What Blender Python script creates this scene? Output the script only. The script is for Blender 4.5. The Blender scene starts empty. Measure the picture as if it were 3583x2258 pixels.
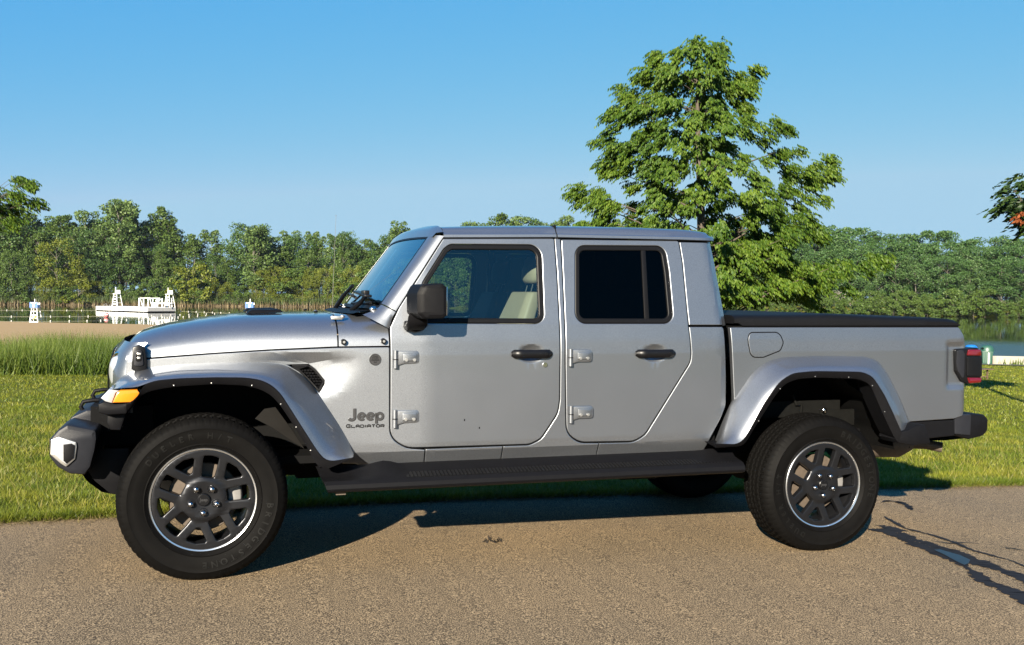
import bpy, bmesh, math, random
import numpy as np
from mathutils import Vector, Matrix
from mathutils.geometry import tessellate_polygon

scene = bpy.context.scene
COL = scene.collection
R = math.radians

# ------------------------------------------------------------------ camera
cam_d = bpy.data.cameras.new("camera")
cam = bpy.data.objects.new("camera", cam_d)
COL.objects.link(cam)
scene.camera = cam
CAMPOS = Vector((-0.00538, -5.99574, 1.41241))
YAW, PITCH, ROLL = 0.298975, -0.028518, 0.008911
fwd = Vector((math.sin(YAW) * math.cos(PITCH), math.cos(YAW) * math.cos(PITCH), math.sin(PITCH)))
rt = fwd.cross(Vector((0, 0, 1))).normalized()
up = rt.cross(fwd)
r2 = rt * math.cos(ROLL) + up * math.sin(ROLL)
u2 = -rt * math.sin(ROLL) + up * math.cos(ROLL)
M = Matrix((r2, u2, -fwd)).transposed().to_4x4()
M.translation = CAMPOS
cam.matrix_world = M
cam_d.sensor_fit = 'HORIZONTAL'
cam_d.sensor_width = 36.0
cam_d.lens = 35.3026
cam_d.clip_start = 0.05
cam_d.clip_end = 6000

# ------------------------------------------------------------------ world, sun, exposure
SUN_FROM = Vector((-0.70, -1.0, 0.45)).normalized()      # towards the sun
EL = math.asin(SUN_FROM.z)
AZ = math.atan2(SUN_FROM.x, SUN_FROM.y)                  # clockwise from +Y
world = bpy.data.worlds.new("World")
scene.world = world
world.use_nodes = True
wn = world.node_tree
for n in list(wn.nodes):
    wn.nodes.remove(n)
sky = wn.nodes.new('ShaderNodeTexSky')
sky.sky_type = 'NISHITA'
sky.sun_disc = False
sky.sun_elevation = EL
sky.sun_rotation = AZ
sky.air_density = 1.0
sky.dust_density = 0.0
sky.ozone_density = 4.0
sky.altitude = 200
bg = wn.nodes.new('ShaderNodeBackground')
bg.inputs['Strength'].default_value = 0.056
wo = wn.nodes.new('ShaderNodeOutputWorld')
# clear-morning colour response: deeper blue overhead, paler towards the horizon
sep = wn.nodes.new('ShaderNodeSeparateColor'); comb = wn.nodes.new('ShaderNodeCombineColor')
wn.links.new(sky.outputs[0], sep.inputs[0])
for i_, (a_, g_) in enumerate(((.286, 1.29), (1.185, .454), (3.11, .10))):
    pw = wn.nodes.new('ShaderNodeMath'); pw.operation = 'POWER'; pw.inputs[1].default_value = g_
    ml_ = wn.nodes.new('ShaderNodeMath'); ml_.operation = 'MULTIPLY'; ml_.inputs[1].default_value = a_
    mn_ = wn.nodes.new('ShaderNodeMath'); mn_.operation = 'MINIMUM'; mn_.inputs[1].default_value = (1.72, 2.80, 3.66)[i_]
    wn.links.new(sep.outputs[i_], pw.inputs[0]); wn.links.new(pw.outputs[0], ml_.inputs[0]); wn.links.new(ml_.outputs[0], mn_.inputs[0]); wn.links.new(mn_.outputs[0], comb.inputs[i_])
wn.links.new(comb.outputs[0], bg.inputs[0])
wn.links.new(bg.outputs[0], wo.inputs[0])
sun_d = bpy.data.lights.new("sun", 'SUN')
sun_d.energy = 5.0
sun_d.angle = R(0.5)
sun_d.color = (1.0, 0.90, 0.74)
sun = bpy.data.objects.new("sun", sun_d)
COL.objects.link(sun)
sun.location = (-30, -40, 30)
sun.rotation_euler = (-SUN_FROM).to_track_quat('-Z', 'Y').to_euler()
scene.view_settings.view_transform = 'Standard'
scene.view_settings.look = 'None'
scene.view_settings.exposure = 2.0
scene.view_settings.gamma = 1.0
scene.cycles.max_bounces = 8
scene.cycles.transparent_max_bounces = 12
scene.cycles.caustics_reflective = False
scene.cycles.caustics_refractive = False
scene.cycles.sample_clamp_indirect = 6.0

# ------------------------------------------------------------------ measured outlines, metres (x, z[, corner radius])
SLOPE = 0.026223
T = {
    'front_door': [(1.2359, 1.709, 0.015), (1.8738, 1.7262, 0.012), (1.8778, 1.5282), (1.8756, 1.2429), (1.8758, 0.833, 0.1), (1.8655, 0.7581, 0.1), (1.768, 0.6179, 0.08), (1.7026, 0.5895, 0.08), (1.3545, 0.5917), (1.0212, 0.5933, 0.13), (0.936, 0.6504, 0.13), (0.935, 1.2317, 0.03), (0.9847, 1.3345, 0.2)],
    'front_win': [(1.2723, 1.6763, 0.05), (1.7935, 1.6853, 0.07), (1.7851, 1.2511, 0.055), (1.0983, 1.2544, 0.03), (1.0734, 1.3103, 0.03), (1.115, 1.4685, 0.1), (1.2382, 1.6513, 0.04)],
    'rear_door': [(1.9126, 1.7216, 0.012), (2.6412, 1.7317, 0.015), (2.6547, 1.6052, 0.3), (2.6597, 1.3227), (2.6618, 1.2375), (2.6738, 1.0841, 0.1), (2.6705, 1.0329, 0.08), (2.6299, 0.9736, 0.06), (2.3913, 0.6208, 0.1), (2.3222, 0.5842, 0.1), (1.9908, 0.5911, 0.12), (1.9153, 0.6483, 0.12), (1.9059, 1.0439), (1.9062, 1.2429), (1.911, 1.5287)],
    'rear_win': [(1.9967, 1.6859, 0.06), (2.5486, 1.696, 0.06), (2.563, 1.547, 0.3), (2.5674, 1.2521, 0.06), (1.9682, 1.2522, 0.06)],
    'div': [(2.4018, 1.6865), (2.4298, 1.6871), (2.4206, 1.2593), (2.3916, 1.2593)],
    'farch_lip': [(-0.3492, 0.8313), (-0.3227, 0.8651), (-0.2961, 0.9029), (-0.2695, 0.9226), (-0.2447, 0.9343), (-0.1679, 0.9481), (-0.0963, 0.9549), (0.0488, 0.9615), (0.1905, 0.9527), (0.2654, 0.9325), (0.3192, 0.9009), (0.3636, 0.8483), (0.4175, 0.7644), (0.4843, 0.6539), (0.5454, 0.5388), (0.594, 0.5256)],
    'farch_paint': [(-0.4079, 0.947), (-0.3723, 0.9514), (-0.3103, 0.9542), (-0.2876, 0.9588), (-0.2648, 0.9705), (-0.2191, 0.9859), (-0.1154, 0.9944), (0.0487, 0.9969), (0.1899, 0.9936), (0.2645, 0.982), (0.3182, 0.9553), (0.3624, 0.9131), (0.4451, 0.7782), (0.5387, 0.6265), (0.5773, 0.5759), (0.6132, 0.5659), (0.7174, 0.5767)],
    'farch_btop': [(-0.3518, 0.8775), (-0.3217, 0.8869), (-0.2952, 0.9165), (-0.2838, 0.9486), (-0.2648, 0.9705), (-0.2191, 0.9859), (-0.1154, 0.9944), (0.0487, 0.9969), (0.1899, 0.9936), (0.2645, 0.982), (0.3182, 0.9553), (0.3624, 0.9131), (0.4451, 0.7782), (0.5387, 0.6265), (0.5773, 0.5759), (0.6132, 0.5659), (0.7174, 0.5767)],
    'farch_in': [(-0.4411, 0.9308), (-0.4112, 0.9623), (-0.3752, 0.996), (-0.3372, 1.0127), (-0.293, 1.021), (-0.2326, 1.0313), (-0.121, 1.0435), (0.0513, 1.0512), (0.2092, 1.0504), (0.3142, 1.0477), (0.3946, 1.0386), (0.4619, 1.0016), (0.5228, 0.9454), (0.5702, 0.8832), (0.6742, 0.7223), (0.7272, 0.6279), (0.7498, 0.5733)],
    'rarch_lip': [(2.7712, 0.5499), (2.9493, 0.5547), (3.024, 0.6657), (3.1413, 0.8298), (3.2092, 0.9047), (3.296, 0.9338), (3.4373, 0.9392), (3.7082, 0.927), (3.7915, 0.8942), (3.8787, 0.7267), (3.9762, 0.5572), (3.9953, 0.5422)],
    'rarch_paint': [(2.7626, 0.5763), (2.9066, 0.5697), (2.9523, 0.6095), (3.0639, 0.7952), (3.1648, 0.922), (3.2506, 0.9701), (3.3909, 0.9796), (3.7236, 0.971), (3.7977, 0.9425), (3.8834, 0.8309), (3.971, 0.6785), (4.0103, 0.6059)],
    'rarch_in': [(2.8401, 0.5577), (2.8902, 0.6767), (2.9483, 0.7983), (3.0755, 0.9657), (3.162, 1.0265), (3.2676, 1.0526), (3.5195, 1.058), (3.8437, 1.0509), (3.9387, 1.0257), (4.017, 0.9358), (4.1069, 0.7879), (4.1885, 0.6223)],
    'fender': [(-0.3691, 1.0607), (-0.2628, 1.072), (0.0512, 1.0965), (0.331, 1.1131), (0.6559, 1.1266), (0.9337, 1.1294, 0.01), (0.936, 0.6504, 0.13), (1.0212, 0.5933, 0.12), (1.1222, 0.5841, 0.004), (1.1245, 0.4834, 0.004), (0.8402, 0.4722, 0.004), (0.7609, 0.5101), (0.6949, 0.5119), (0.6153, 0.5671), (0.5581, 0.658), (0.4632, 0.8141), (0.3885, 0.9138), (0.3143, 0.9582), (0.2093, 0.97), (-0.1211, 0.9662), (-0.2226, 0.9585), (-0.3233, 0.953), (-0.3753, 0.9684)],
    'rockerA': [(1.1221, 0.5876, 0.004), (1.5522, 0.588, 0.004), (1.5504, 0.4865, 0.004), (1.1245, 0.4834, 0.004)],
    'bpillar': [(1.5522, 0.588, 0.004), (1.7027, 0.5872, 0.08), (1.7681, 0.6155, 0.08), (1.8655, 0.7557, 0.1), (1.8758, 0.833, 0.1), (1.8756, 1.2429), (1.8779, 1.5296), (1.8738, 1.7262, 0.004), (1.9127, 1.7236, 0.004), (1.911, 1.5287), (1.9062, 1.2429), (1.9059, 1.0439), (1.9153, 0.6459, 0.12), (1.9909, 0.5887, 0.12), (2.1129, 0.5843, 0.004), (2.1076, 0.48, 0.004), (1.5504, 0.4865, 0.004)],
    'quarter': [(2.1129, 0.5843, 0.004), (2.3223, 0.5817, 0.1), (2.3914, 0.6184, 0.1), (2.6299, 0.9711, 0.06), (2.6705, 1.0304, 0.08), (2.6738, 1.0841, 0.1), (2.6617, 1.2339, 0.006), (2.8884, 1.2336, 0.02), (2.9109, 0.9608, 0.3), (2.9181, 0.7847, 0.05), (2.8067, 0.5871, 0.02), (2.7717, 0.4858, 0.01), (2.1076, 0.48, 0.004)],
    'cpillar': [(2.6433, 1.7243, 0.006), (2.9004, 1.7254, 0.02), (2.9285, 1.5525, 0.3), (2.9484, 1.2397, 0.01), (2.6633, 1.2399, 0.006), (2.6597, 1.3227), (2.6547, 1.6052, 0.3)],
    'bedside': [(2.9257, 1.2311, 0.01), (4.5429, 1.2292, 0.02), (4.5806, 1.1771, 0.02), (4.6048, 1.1075, 0.05), (4.6177, 0.7093, 0.02), (4.5797, 0.6672, 0.03), (4.5119, 0.6503, 0.004), (4.1869, 0.641, 0.004), (3.9962, 0.5772), (3.8987, 0.7467), (3.8115, 0.9142), (3.7282, 0.947), (3.4573, 0.9592), (3.316, 0.9538), (3.2292, 0.9247), (3.1613, 0.8498), (3.044, 0.6857), (2.9693, 0.5747), (2.872, 0.5295), (2.9541, 0.7889, 0.01)],
    'fuel': [(3.0543, 1.1987, 0.03), (3.2522, 1.1997, 0.05), (3.278, 1.1383, 0.03), (3.2565, 1.0917, 0.03), (3.1439, 1.0531, 0.03), (3.0608, 1.0539, 0.04), (3.039, 1.1589, 0.1)],
    'valance': [(4.126, 0.6389), (4.5207, 0.6462), (4.5299, 0.541), (4.2388, 0.5241), (4.0976, 0.5184)],
    'dusty': [(0.2512, 0.7632), (0.2977, 0.8122), (0.3529, 0.8196), (0.4433, 0.6916), (0.4998, 0.599), (0.4434, 0.6364), (0.3361, 0.7148)],
    'vent': [(0.4107, 1.0385, 0.01), (0.5184, 1.0391, 0.03), (0.5527, 1.0126, 0.02), (0.6032, 0.9489, 0.02), (0.6015, 0.9331, 0.02), (0.5759, 0.8894, 0.01), (0.5187, 0.9544), (0.4674, 1.0073)],
    'badge': [(0.8567, 1.0628)],
    'jeep': [(0.7157, 0.7432), (0.8999, 0.7402), (0.8995, 0.8026)],
    'glad': [(0.7089, 0.7091), (0.9071, 0.7073), (0.907, 0.724)],
    'bolts': [(0.6959, 1.1544), (0.9011, 1.1584)],
    'hinges': [[(0.955, 1.0645), (1.0872, 1.0639), (0.955, 1.1111), (0.9553, 1.0178)], [(0.9532, 0.7518), (1.0892, 0.7496), (0.9529, 0.7986), (0.9535, 0.705)], [(1.9254, 1.0651), (2.0587, 1.0638), (1.9253, 1.1118), (1.9259, 1.0176)], [(1.9313, 0.7529), (2.069, 0.7493), (1.9308, 0.7983), (1.9319, 0.7037)]],
    'handles': [[(1.592, 1.0862), (1.8271, 1.0841), (1.7088, 1.0852), (1.7089, 1.1268), (1.7092, 1.0427)], [(2.3241, 1.0819), (2.5697, 1.0796), (2.4461, 1.0808), (2.4463, 1.1248), (2.4467, 1.0397)]],
    'lock': [(1.7865, 1.0261)],
    'latch': [(-0.3429, 1.0228), (-0.3374, 1.1303), (-0.3108, 1.1426), (-0.2815, 1.1299), (-0.271, 1.0673), (-0.271, 1.0218), (-0.2844, 0.9993), (-0.3164, 1.0026)],
    'lamp_amber': [(-0.4121, 0.8818), (-0.392, 0.9298), (-0.377, 0.9413), (-0.3014, 0.943), (-0.2903, 0.9277), (-0.2964, 0.9143), (-0.3268, 0.8825)],
    'lamp_clear': [(-0.4654, 0.9031), (-0.4277, 0.9456), (-0.3799, 0.9376), (-0.3976, 0.926), (-0.4153, 0.8777), (-0.4454, 0.8865)],
    'bump': [(-0.4989, 0.7317), (-0.4965, 0.6873), (-0.5043, 0.632), (-0.5251, 0.5496), (-0.5533, 0.512), (-0.6219, 0.5206), (-0.6772, 0.5561), (-0.7122, 0.6069), (-0.7128, 0.6892), (-0.6716, 0.7372), (-0.6312, 0.7634)],
    'fogbez': [(-0.7017, 0.6916), (-0.6641, 0.7067), (-0.5887, 0.6767), (-0.5863, 0.6546), (-0.5941, 0.5944), (-0.6345, 0.5576), (-0.6596, 0.5751), (-0.7055, 0.6207)],
    'tail': [(4.5038, 1.0904), (4.6749, 1.0999), (4.7039, 1.0806), (4.7086, 0.9093), (4.681, 0.8747), (4.6102, 0.8693), (4.5593, 0.8868), (4.5124, 0.9539)],
    'mirbase': [(0.9913, 1.2666), (1.1267, 1.2666), (1.1241, 1.2426), (1.1052, 1.2185), (1.0618, 1.2063), (1.0185, 1.2214)],
    'antenna': [(0.806, 0.62, 1.254), (0.826, 0.62, 1.911)],
    'cracks': [[(4.293, -0.369), (4.282, -0.582), (4.249, -0.811), (4.279, -0.973), (4.27, -1.151), (4.251, -1.261), (4.257, -1.399), (4.262, -1.531), (4.251, -1.653)], [(4.21, -0.466), (4.199, -0.688), (4.187, -0.864), (4.18, -1.047), (4.15, -1.188), (4.115, -1.347), (4.048, -1.518), (3.989, -1.655), (3.984, -1.782), (3.988, -1.862), (3.95, -1.963)], [(4.832, 0.314), (4.94, 0.369), (4.988, 0.316), (4.97, 0.182), (4.873, 0.021)], [(4.521, -0.135), (4.408, -0.496), (4.461, -0.644), (4.47, -0.814), (4.432, -1.059), (4.457, -1.211), (4.48, -1.328), (4.463, -1.435)], [(4.339, -0.825), (4.414, -0.901), (4.553, -0.892), (4.597, -0.947)], [(4.669, -1.052), (4.721, -1.076), (4.753, -1.136)]],
    'sheen': [(4.183, -1.033), (4.229, -1.032), (4.236, -1.086), (4.252, -1.171), (4.231, -1.275), (4.159, -1.344), (4.109, -1.368), (4.117, -1.315), (4.134, -1.247), (4.165, -1.139)],
    'speck': [(1.605, -0.395)],
}
FAR = [
    ('dl', -72.86, 298.77, -1.13, 18.69, 0.82, 3),
    ('dl', -73.57, 310.50, -1.00, 24.38, 0.79, 1),
    ('tl', -75.48, 315.42, -1.00, 22.26, 0.86, 0),
    ('dl', -69.25, 303.09, -1.00, 13.47, 0.99, 2),
    ('tl', -68.97, 308.94, -1.00, 24.75, 1.18, 3),
    ('tl', -70.02, 315.79, -1.00, 21.58, 1.24, 2),
    ('dl', -66.29, 298.62, -1.45, 13.49, 0.84, 1),
    ('tp', -67.87, 307.13, -1.00, 24.06, 0.87, 1),
    ('dl', -65.37, 313.93, -1.00, 24.76, 0.76, 2),
    ('dl', -62.79, 300.93, -1.14, 14.09, 0.87, 3),
    ('dl', -63.68, 307.77, -1.00, 23.10, 0.98, 0),
    ('tl', -61.38, 315.72, -1.00, 23.40, 1.05, 1),
    ('dl', -58.58, 299.65, -1.56, 15.56, 0.96, 0),
    ('tp', -60.30, 308.93, -1.00, 23.46, 1.21, 1),
    ('tl', -60.23, 320.23, -1.00, 24.00, 1.11, 3),
    ('tl', -54.85, 300.37, -1.55, 13.66, 0.90, 2),
    ('tl', -56.41, 311.46, -1.00, 26.87, 1.14, 2),
    ('tl', -55.19, 319.78, -1.00, 23.07, 1.07, 2),
    ('tl', -52.36, 305.66, -1.00, 20.13, 1.21, 1),
    ('dl', -51.01, 309.29, -1.00, 26.37, 0.98, 3),
    ('tl', -51.63, 318.52, -1.00, 23.69, 1.01, 2),
    ('dl', -50.02, 302.12, -1.21, 14.58, 0.91, 3),
    ('tl', -49.02, 311.01, -1.00, 24.10, 1.12, 2),
    ('dl', -47.85, 315.05, -1.00, 22.92, 0.84, 1),
    ('tl', -44.38, 303.08, -1.00, 18.16, 1.05, 3),
    ('tl', -44.59, 312.65, -1.00, 23.44, 1.18, 1),
    ('tl', -44.69, 318.83, -1.00, 20.43, 1.07, 2),
    ('tl', -42.15, 305.32, -1.00, 16.03, 0.90, 1),
    ('dl', -40.02, 312.55, -1.00, 22.57, 0.85, 2),
    ('dl', -40.42, 315.60, -1.00, 19.94, 0.91, 3),
    ('dl', -38.03, 304.35, -1.00, 15.75, 0.95, 1),
    ('tl', -38.23, 310.79, -1.00, 23.95, 1.20, 2),
    ('dl', -34.70, 319.32, -1.00, 21.99, 0.94, 0),
    ('dl', -33.30, 300.45, -1.39, 20.01, 0.98, 1),
    ('tp', -32.00, 309.44, -1.00, 25.27, 1.06, 3),
    ('dl', -33.81, 317.31, -1.00, 23.52, 0.87, 3),
    ('dl', -28.35, 299.19, -1.56, 13.77, 0.92, 3),
    ('dl', -29.16, 312.02, -1.00, 23.20, 0.84, 1),
    ('tl', -29.98, 319.56, -1.00, 24.04, 0.90, 0),
    ('dl', -25.67, 301.54, -1.03, 16.15, 0.89, 2),
    ('dl', -24.27, 312.23, -1.00, 24.88, 0.79, 0),
    ('tl', -22.43, 314.48, -1.00, 26.76, 1.04, 2),
    ('dl', -21.06, 302.85, -1.00, 19.78, 0.84, 2),
    ('tp', -22.98, 311.42, -1.00, 28.97, 1.15, 2),
    ('tl', -20.58, 314.13, -1.00, 24.01, 0.91, 2),
    ('tl', -18.85, 303.65, -1.00, 16.28, 0.92, 3),
    ('dl', -15.81, 310.69, -1.00, 22.91, 0.82, 2),
    ('tl', -14.11, 316.16, -1.00, 23.85, 1.18, 0),
    ('dl', -13.00, 301.27, -1.00, 15.85, 0.81, 0),
    ('tl', -11.87, 308.84, -1.00, 27.12, 0.92, 2),
    ('dl', -11.99, 314.33, -1.00, 23.08, 0.93, 1),
    ('tl', -11.30, 299.12, -1.16, 14.49, 0.88, 2),
    ('tl', -9.54, 308.81, -1.00, 23.62, 1.02, 2),
    ('tl', -8.88, 311.86, -1.00, 22.58, 1.06, 1),
    ('tl', -7.68, 299.49, -1.00, 11.91, 1.22, 1),
    ('tl', -3.73, 309.33, -1.00, 19.16, 1.18, 1),
    ('dl', -5.02, 315.68, -1.00, 21.15, 0.76, 3),
    ('dl', -3.88, 298.40, -1.06, 11.73, 0.85, 3),
    ('tl', -2.52, 306.90, -1.00, 17.84, 1.01, 0),
    ('tl', 2.04, 311.72, -1.00, 20.88, 1.06, 2),
    ('dl', 3.43, 297.56, -1.00, 12.92, 0.76, 2),
    ('tl', 3.79, 306.29, -1.00, 11.66, 0.90, 1),
    ('dl', 3.13, 310.56, -1.00, 12.43, 0.99, 1),
    ('tl', 6.85, 297.12, -1.00, 12.33, 1.18, 0),
    ('tl', 6.54, 307.55, -1.00, 10.53, 0.99, 2),
    ('dl', 7.41, 308.89, -1.00, 9.40, 0.88, 0),
    ('dl', 8.92, 298.78, -1.00, 11.44, 0.92, 1),
    ('dl', 12.99, 304.87, -1.00, 22.77, 1.00, 0),
    ('dl', 13.10, 311.24, -1.00, 19.49, 0.92, 3),
    ('tl', 15.20, 295.83, -1.00, 14.20, 1.06, 3),
    ('dl', 15.81, 304.84, -1.00, 22.61, 0.90, 1),
    ('tp', 17.56, 307.59, -1.00, 19.60, 0.94, 2),
    ('dl', 18.14, 294.17, -1.00, 10.75, 0.98, 1),
    ('dl', 21.34, 298.83, -1.00, 19.06, 0.93, 1),
    ('tl', 19.83, 306.78, -1.00, 18.99, 1.19, 3),
    ('tl', 22.29, 295.60, -1.00, 15.62, 1.21, 1),
    ('dl', 23.79, 298.67, -1.00, 19.09, 0.98, 0),
    ('tp', 25.95, 310.11, -1.00, 21.25, 1.16, 1),
    ('dl', 26.50, 293.24, -1.00, 12.00, 0.89, 0),
    ('dl', 27.76, 299.67, -1.00, 19.85, 0.77, 1),
    ('tl', 31.68, 303.38, -1.00, 20.73, 0.85, 2),
    ('tl', 28.81, 290.68, -1.06, 14.76, 1.20, 3),
    ('tl', 33.64, 300.25, -1.00, 19.13, 0.89, 2),
    ('tl', 33.38, 304.85, -1.00, 16.17, 0.90, 3),
    ('dl', 32.14, 292.33, -1.00, 12.50, 0.92, 0),
    ('tp', 37.88, 297.39, -1.00, 19.80, 0.97, 2),
    ('tp', 40.35, 301.46, -1.00, 19.66, 1.07, 1),
    ('tl', 39.43, 288.12, -1.00, 14.83, 0.98, 2),
    ('dl', 39.65, 294.57, -1.00, 20.46, 0.82, 0),
    ('dl', 42.72, 303.25, -1.00, 19.05, 0.82, 0),
    ('tl', 43.11, 282.96, -1.56, 11.77, 1.00, 1),
    ('tl', 46.60, 295.64, -1.00, 18.38, 0.99, 3),
    ('dl', 45.74, 300.18, -1.00, 14.66, 0.93, 2),
    ('tl', 45.08, 282.41, -1.52, 12.00, 1.16, 0),
    ('dl', 50.58, 293.70, -1.00, 17.26, 0.96, 0),
    ('tp', 51.12, 298.38, -1.00, 17.34, 1.16, 2),
    ('dl', 50.24, 283.40, -1.00, 12.96, 0.80, 0),
    ('dl', 54.55, 291.73, -1.00, 21.17, 0.88, 0),
    ('tl', 53.86, 295.37, -1.00, 19.03, 1.17, 3),
    ('dl', 54.55, 279.11, -1.39, 15.46, 0.98, 3),
    ('tl', 55.35, 286.37, -1.00, 23.39, 0.89, 1),
    ('tp', 60.52, 294.33, -1.00, 18.89, 1.02, 0),
    ('tl', 58.22, 279.85, -1.00, 16.25, 1.16, 0),
    ('tl', 58.93, 288.64, -1.00, 21.00, 1.10, 3),
    ('tl', 61.31, 291.75, -1.00, 20.09, 0.96, 1),
    ('dl', 61.64, 276.16, -1.34, 15.20, 0.97, 1),
    ('dl', 65.89, 286.45, -1.00, 21.83, 0.86, 3),
    ('tp', 67.26, 292.29, -1.00, 18.37, 0.87, 1),
    ('dl', 63.62, 275.72, -1.24, 11.89, 0.88, 1),
    ('dl', 66.70, 283.03, -1.00, 18.42, 0.76, 3),
    ('tl', 72.03, 286.69, -1.00, 19.92, 0.92, 3),
    ('dl', 68.52, 277.83, -1.00, 12.23, 0.84, 3),
    ('dl', 70.83, 279.77, -1.00, 19.30, 0.87, 3),
    ('dl', 76.18, 284.37, -1.00, 21.45, 0.77, 1),
    ('dl', 73.35, 270.97, -1.21, 17.43, 0.90, 0),
    ('tp', 75.16, 278.91, -1.00, 23.20, 0.93, 3),
    ('dl', 78.01, 284.74, -1.00, 21.95, 0.98, 3),
    ('dl', 75.69, 271.09, -1.00, 15.04, 0.91, 0),
    ('dl', 78.29, 278.16, -1.00, 23.39, 0.84, 0),
    ('tp', 83.16, 285.05, -1.00, 20.88, 1.02, 2),
    ('dl', 79.80, 269.47, -1.00, 15.87, 0.99, 2),
    ('tl', 83.57, 274.97, -1.00, 25.60, 1.16, 2),
    ('tl', 88.99, 282.24, -1.00, 21.07, 1.08, 1),
    ('dl', 81.78, 264.26, -1.58, 17.61, 0.97, 3),
    ('tp', 88.91, 274.76, -1.00, 24.97, 1.04, 3),
    ('dl', 90.81, 279.67, -1.00, 21.28, 0.86, 0),
    ('dl', 87.20, 264.19, -1.02, 18.42, 0.91, 1),
    ('tl', 92.20, 269.11, -1.00, 21.23, 1.14, 3),
    ('tp', 96.70, 278.88, -1.00, 23.83, 1.01, 0),
    ('dl', 91.65, 258.82, -1.48, 15.64, 0.81, 0),
    ('dl', 94.22, 272.00, -1.00, 24.52, 0.92, 0),
    ('tl', 98.08, 275.36, -1.00, 19.71, 0.85, 2),
    ('dl', 93.00, 260.51, -1.04, 11.20, 1.00, 3),
    ('tl', 98.77, 266.54, -1.00, 23.35, 1.10, 3),
    ('dl', 103.29, 274.41, -1.00, 23.03, 0.89, 1),
    ('tl', 97.75, 256.03, -1.27, 15.48, 1.09, 1),
    ('tp', 99.81, 263.12, -1.00, 24.73, 0.86, 3),
    ('tl', 106.47, 272.30, -1.00, 20.14, 1.18, 1),
    ('dl', 100.69, 255.74, -1.00, 15.08, 0.89, 2),
    ('tp', 105.42, 262.15, -1.00, 23.53, 1.06, 2),
    ('dl', 109.62, 265.97, -1.00, 19.77, 0.94, 0),
    ('dl', 104.30, 253.57, -1.00, 13.48, 0.96, 2),
    ('tl', 108.74, 256.79, -1.00, 22.11, 0.85, 3),
    ('tl', 114.88, 265.50, -1.00, 21.20, 1.24, 2),
    ('dl', 108.54, 249.96, -1.02, 13.91, 0.87, 3),
    ('tl', 114.24, 258.37, -1.00, 23.96, 0.94, 2),
    ('tl', 115.60, 261.10, -1.00, 20.16, 0.95, 2),
    ('tl', 111.43, 250.26, -1.00, 12.61, 1.07, 2),
    ('dl', 116.20, 254.90, -1.00, 22.47, 0.80, 1),
    ('tl', 118.46, 257.59, -1.00, 21.66, 0.91, 3),
    ('dl', 114.73, 248.01, -1.00, 13.77, 0.81, 0),
    ('tp', 120.08, 249.98, -1.00, 20.07, 0.85, 1),
    ('dl', 123.53, 256.69, -1.00, 22.38, 0.95, 1),
    ('tl', 117.02, 244.58, -1.00, 16.02, 1.13, 2),
    ('tl', 122.14, 250.42, -1.00, 18.71, 0.89, 0),
    ('dl', 127.27, 255.71, -1.00, 18.35, 0.82, 2),
    ('sh', -71.62, 293.93, -2.13, 8.81, 0.88, 0),
    ('sh', -68.87, 295.02, -2.04, 6.74, 0.86, 2),
    ('sh', -65.94, 295.43, -2.09, 8.15, 1.18, 2),
    ('sg', -63.08, 296.36, -2.03, 5.69, 0.98, 0),
    ('sh', -59.70, 294.86, -2.46, 5.06, 1.02, 0),
    ('sh', -56.36, 293.54, -2.84, 8.81, 0.92, 1),
    ('sg', -53.91, 297.15, -2.22, 6.78, 0.92, 0),
    ('sh', -50.70, 296.78, -2.30, 8.04, 0.80, 0),
    ('sh', -47.13, 294.26, -2.80, 6.21, 1.11, 1),
    ('sg', -44.42, 297.38, -2.14, 6.24, 1.15, 2),
    ('sg', -40.87, 294.92, -2.61, 7.05, 0.87, 1),
    ('sh', -37.51, 293.80, -2.80, 5.94, 1.19, 1),
    ('sh', -34.28, 293.74, -2.77, 5.59, 1.06, 2),
    ('sg', -31.34, 296.75, -2.11, 8.19, 1.04, 0),
    ('sg', -28.04, 296.76, -2.05, 5.91, 1.11, 0),
    ('sh', -24.64, 295.84, -2.17, 5.21, 0.90, 0),
    ('sh', -21.24, 294.94, -2.27, 5.35, 0.98, 0),
    ('sh', -17.78, 293.15, -2.55, 5.45, 1.20, 1),
    ('sh', -14.36, 291.91, -2.70, 7.59, 0.94, 1),
    ('sh', -11.01, 292.32, -2.52, 6.03, 1.11, 0),
    ('sh', -7.65, 293.38, -2.20, 7.72, 0.89, 0),
    ('sg', -4.20, 292.26, -2.30, 6.11, 1.05, 2),
    ('sh', -0.75, 288.96, -2.84, 7.59, 0.93, 2),
    ('sg', 2.69, 290.31, -2.43, 6.97, 1.20, 0),
    ('sg', 6.18, 291.41, -2.07, 6.06, 0.85, 0),
    ('sh', 9.55, 287.06, -2.78, 6.16, 1.06, 2),
    ('sg', 13.06, 287.72, -2.49, 5.12, 0.87, 0),
    ('sg', 16.60, 288.20, -2.22, 9.85, 0.81, 0),
    ('sg', 20.13, 288.04, -2.07, 10.86, 1.05, 2),
    ('sh', 23.63, 287.10, -2.07, 10.10, 1.18, 2),
    ('sg', 26.97, 284.48, -2.38, 8.70, 1.02, 2),
    ('sg', 30.60, 284.99, -2.05, 10.31, 0.86, 2),
    ('sg', 34.05, 283.64, -2.08, 11.06, 0.95, 1),
    ('sh', 37.44, 281.87, -2.18, 10.26, 0.91, 1),
    ('sg', 40.63, 278.82, -2.53, 11.58, 0.97, 1),
    ('sh', 44.00, 277.24, -2.58, 10.52, 1.12, 2),
    ('sg', 47.49, 276.48, -2.46, 9.57, 1.07, 0),
    ('sh', 51.12, 276.39, -2.18, 10.80, 0.83, 2),
    ('sh', 53.83, 271.49, -2.88, 8.13, 1.18, 1),
    ('sh', 58.03, 274.24, -2.01, 8.27, 0.88, 2),
    ('sg', 60.71, 269.64, -2.63, 8.36, 1.17, 0),
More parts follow.
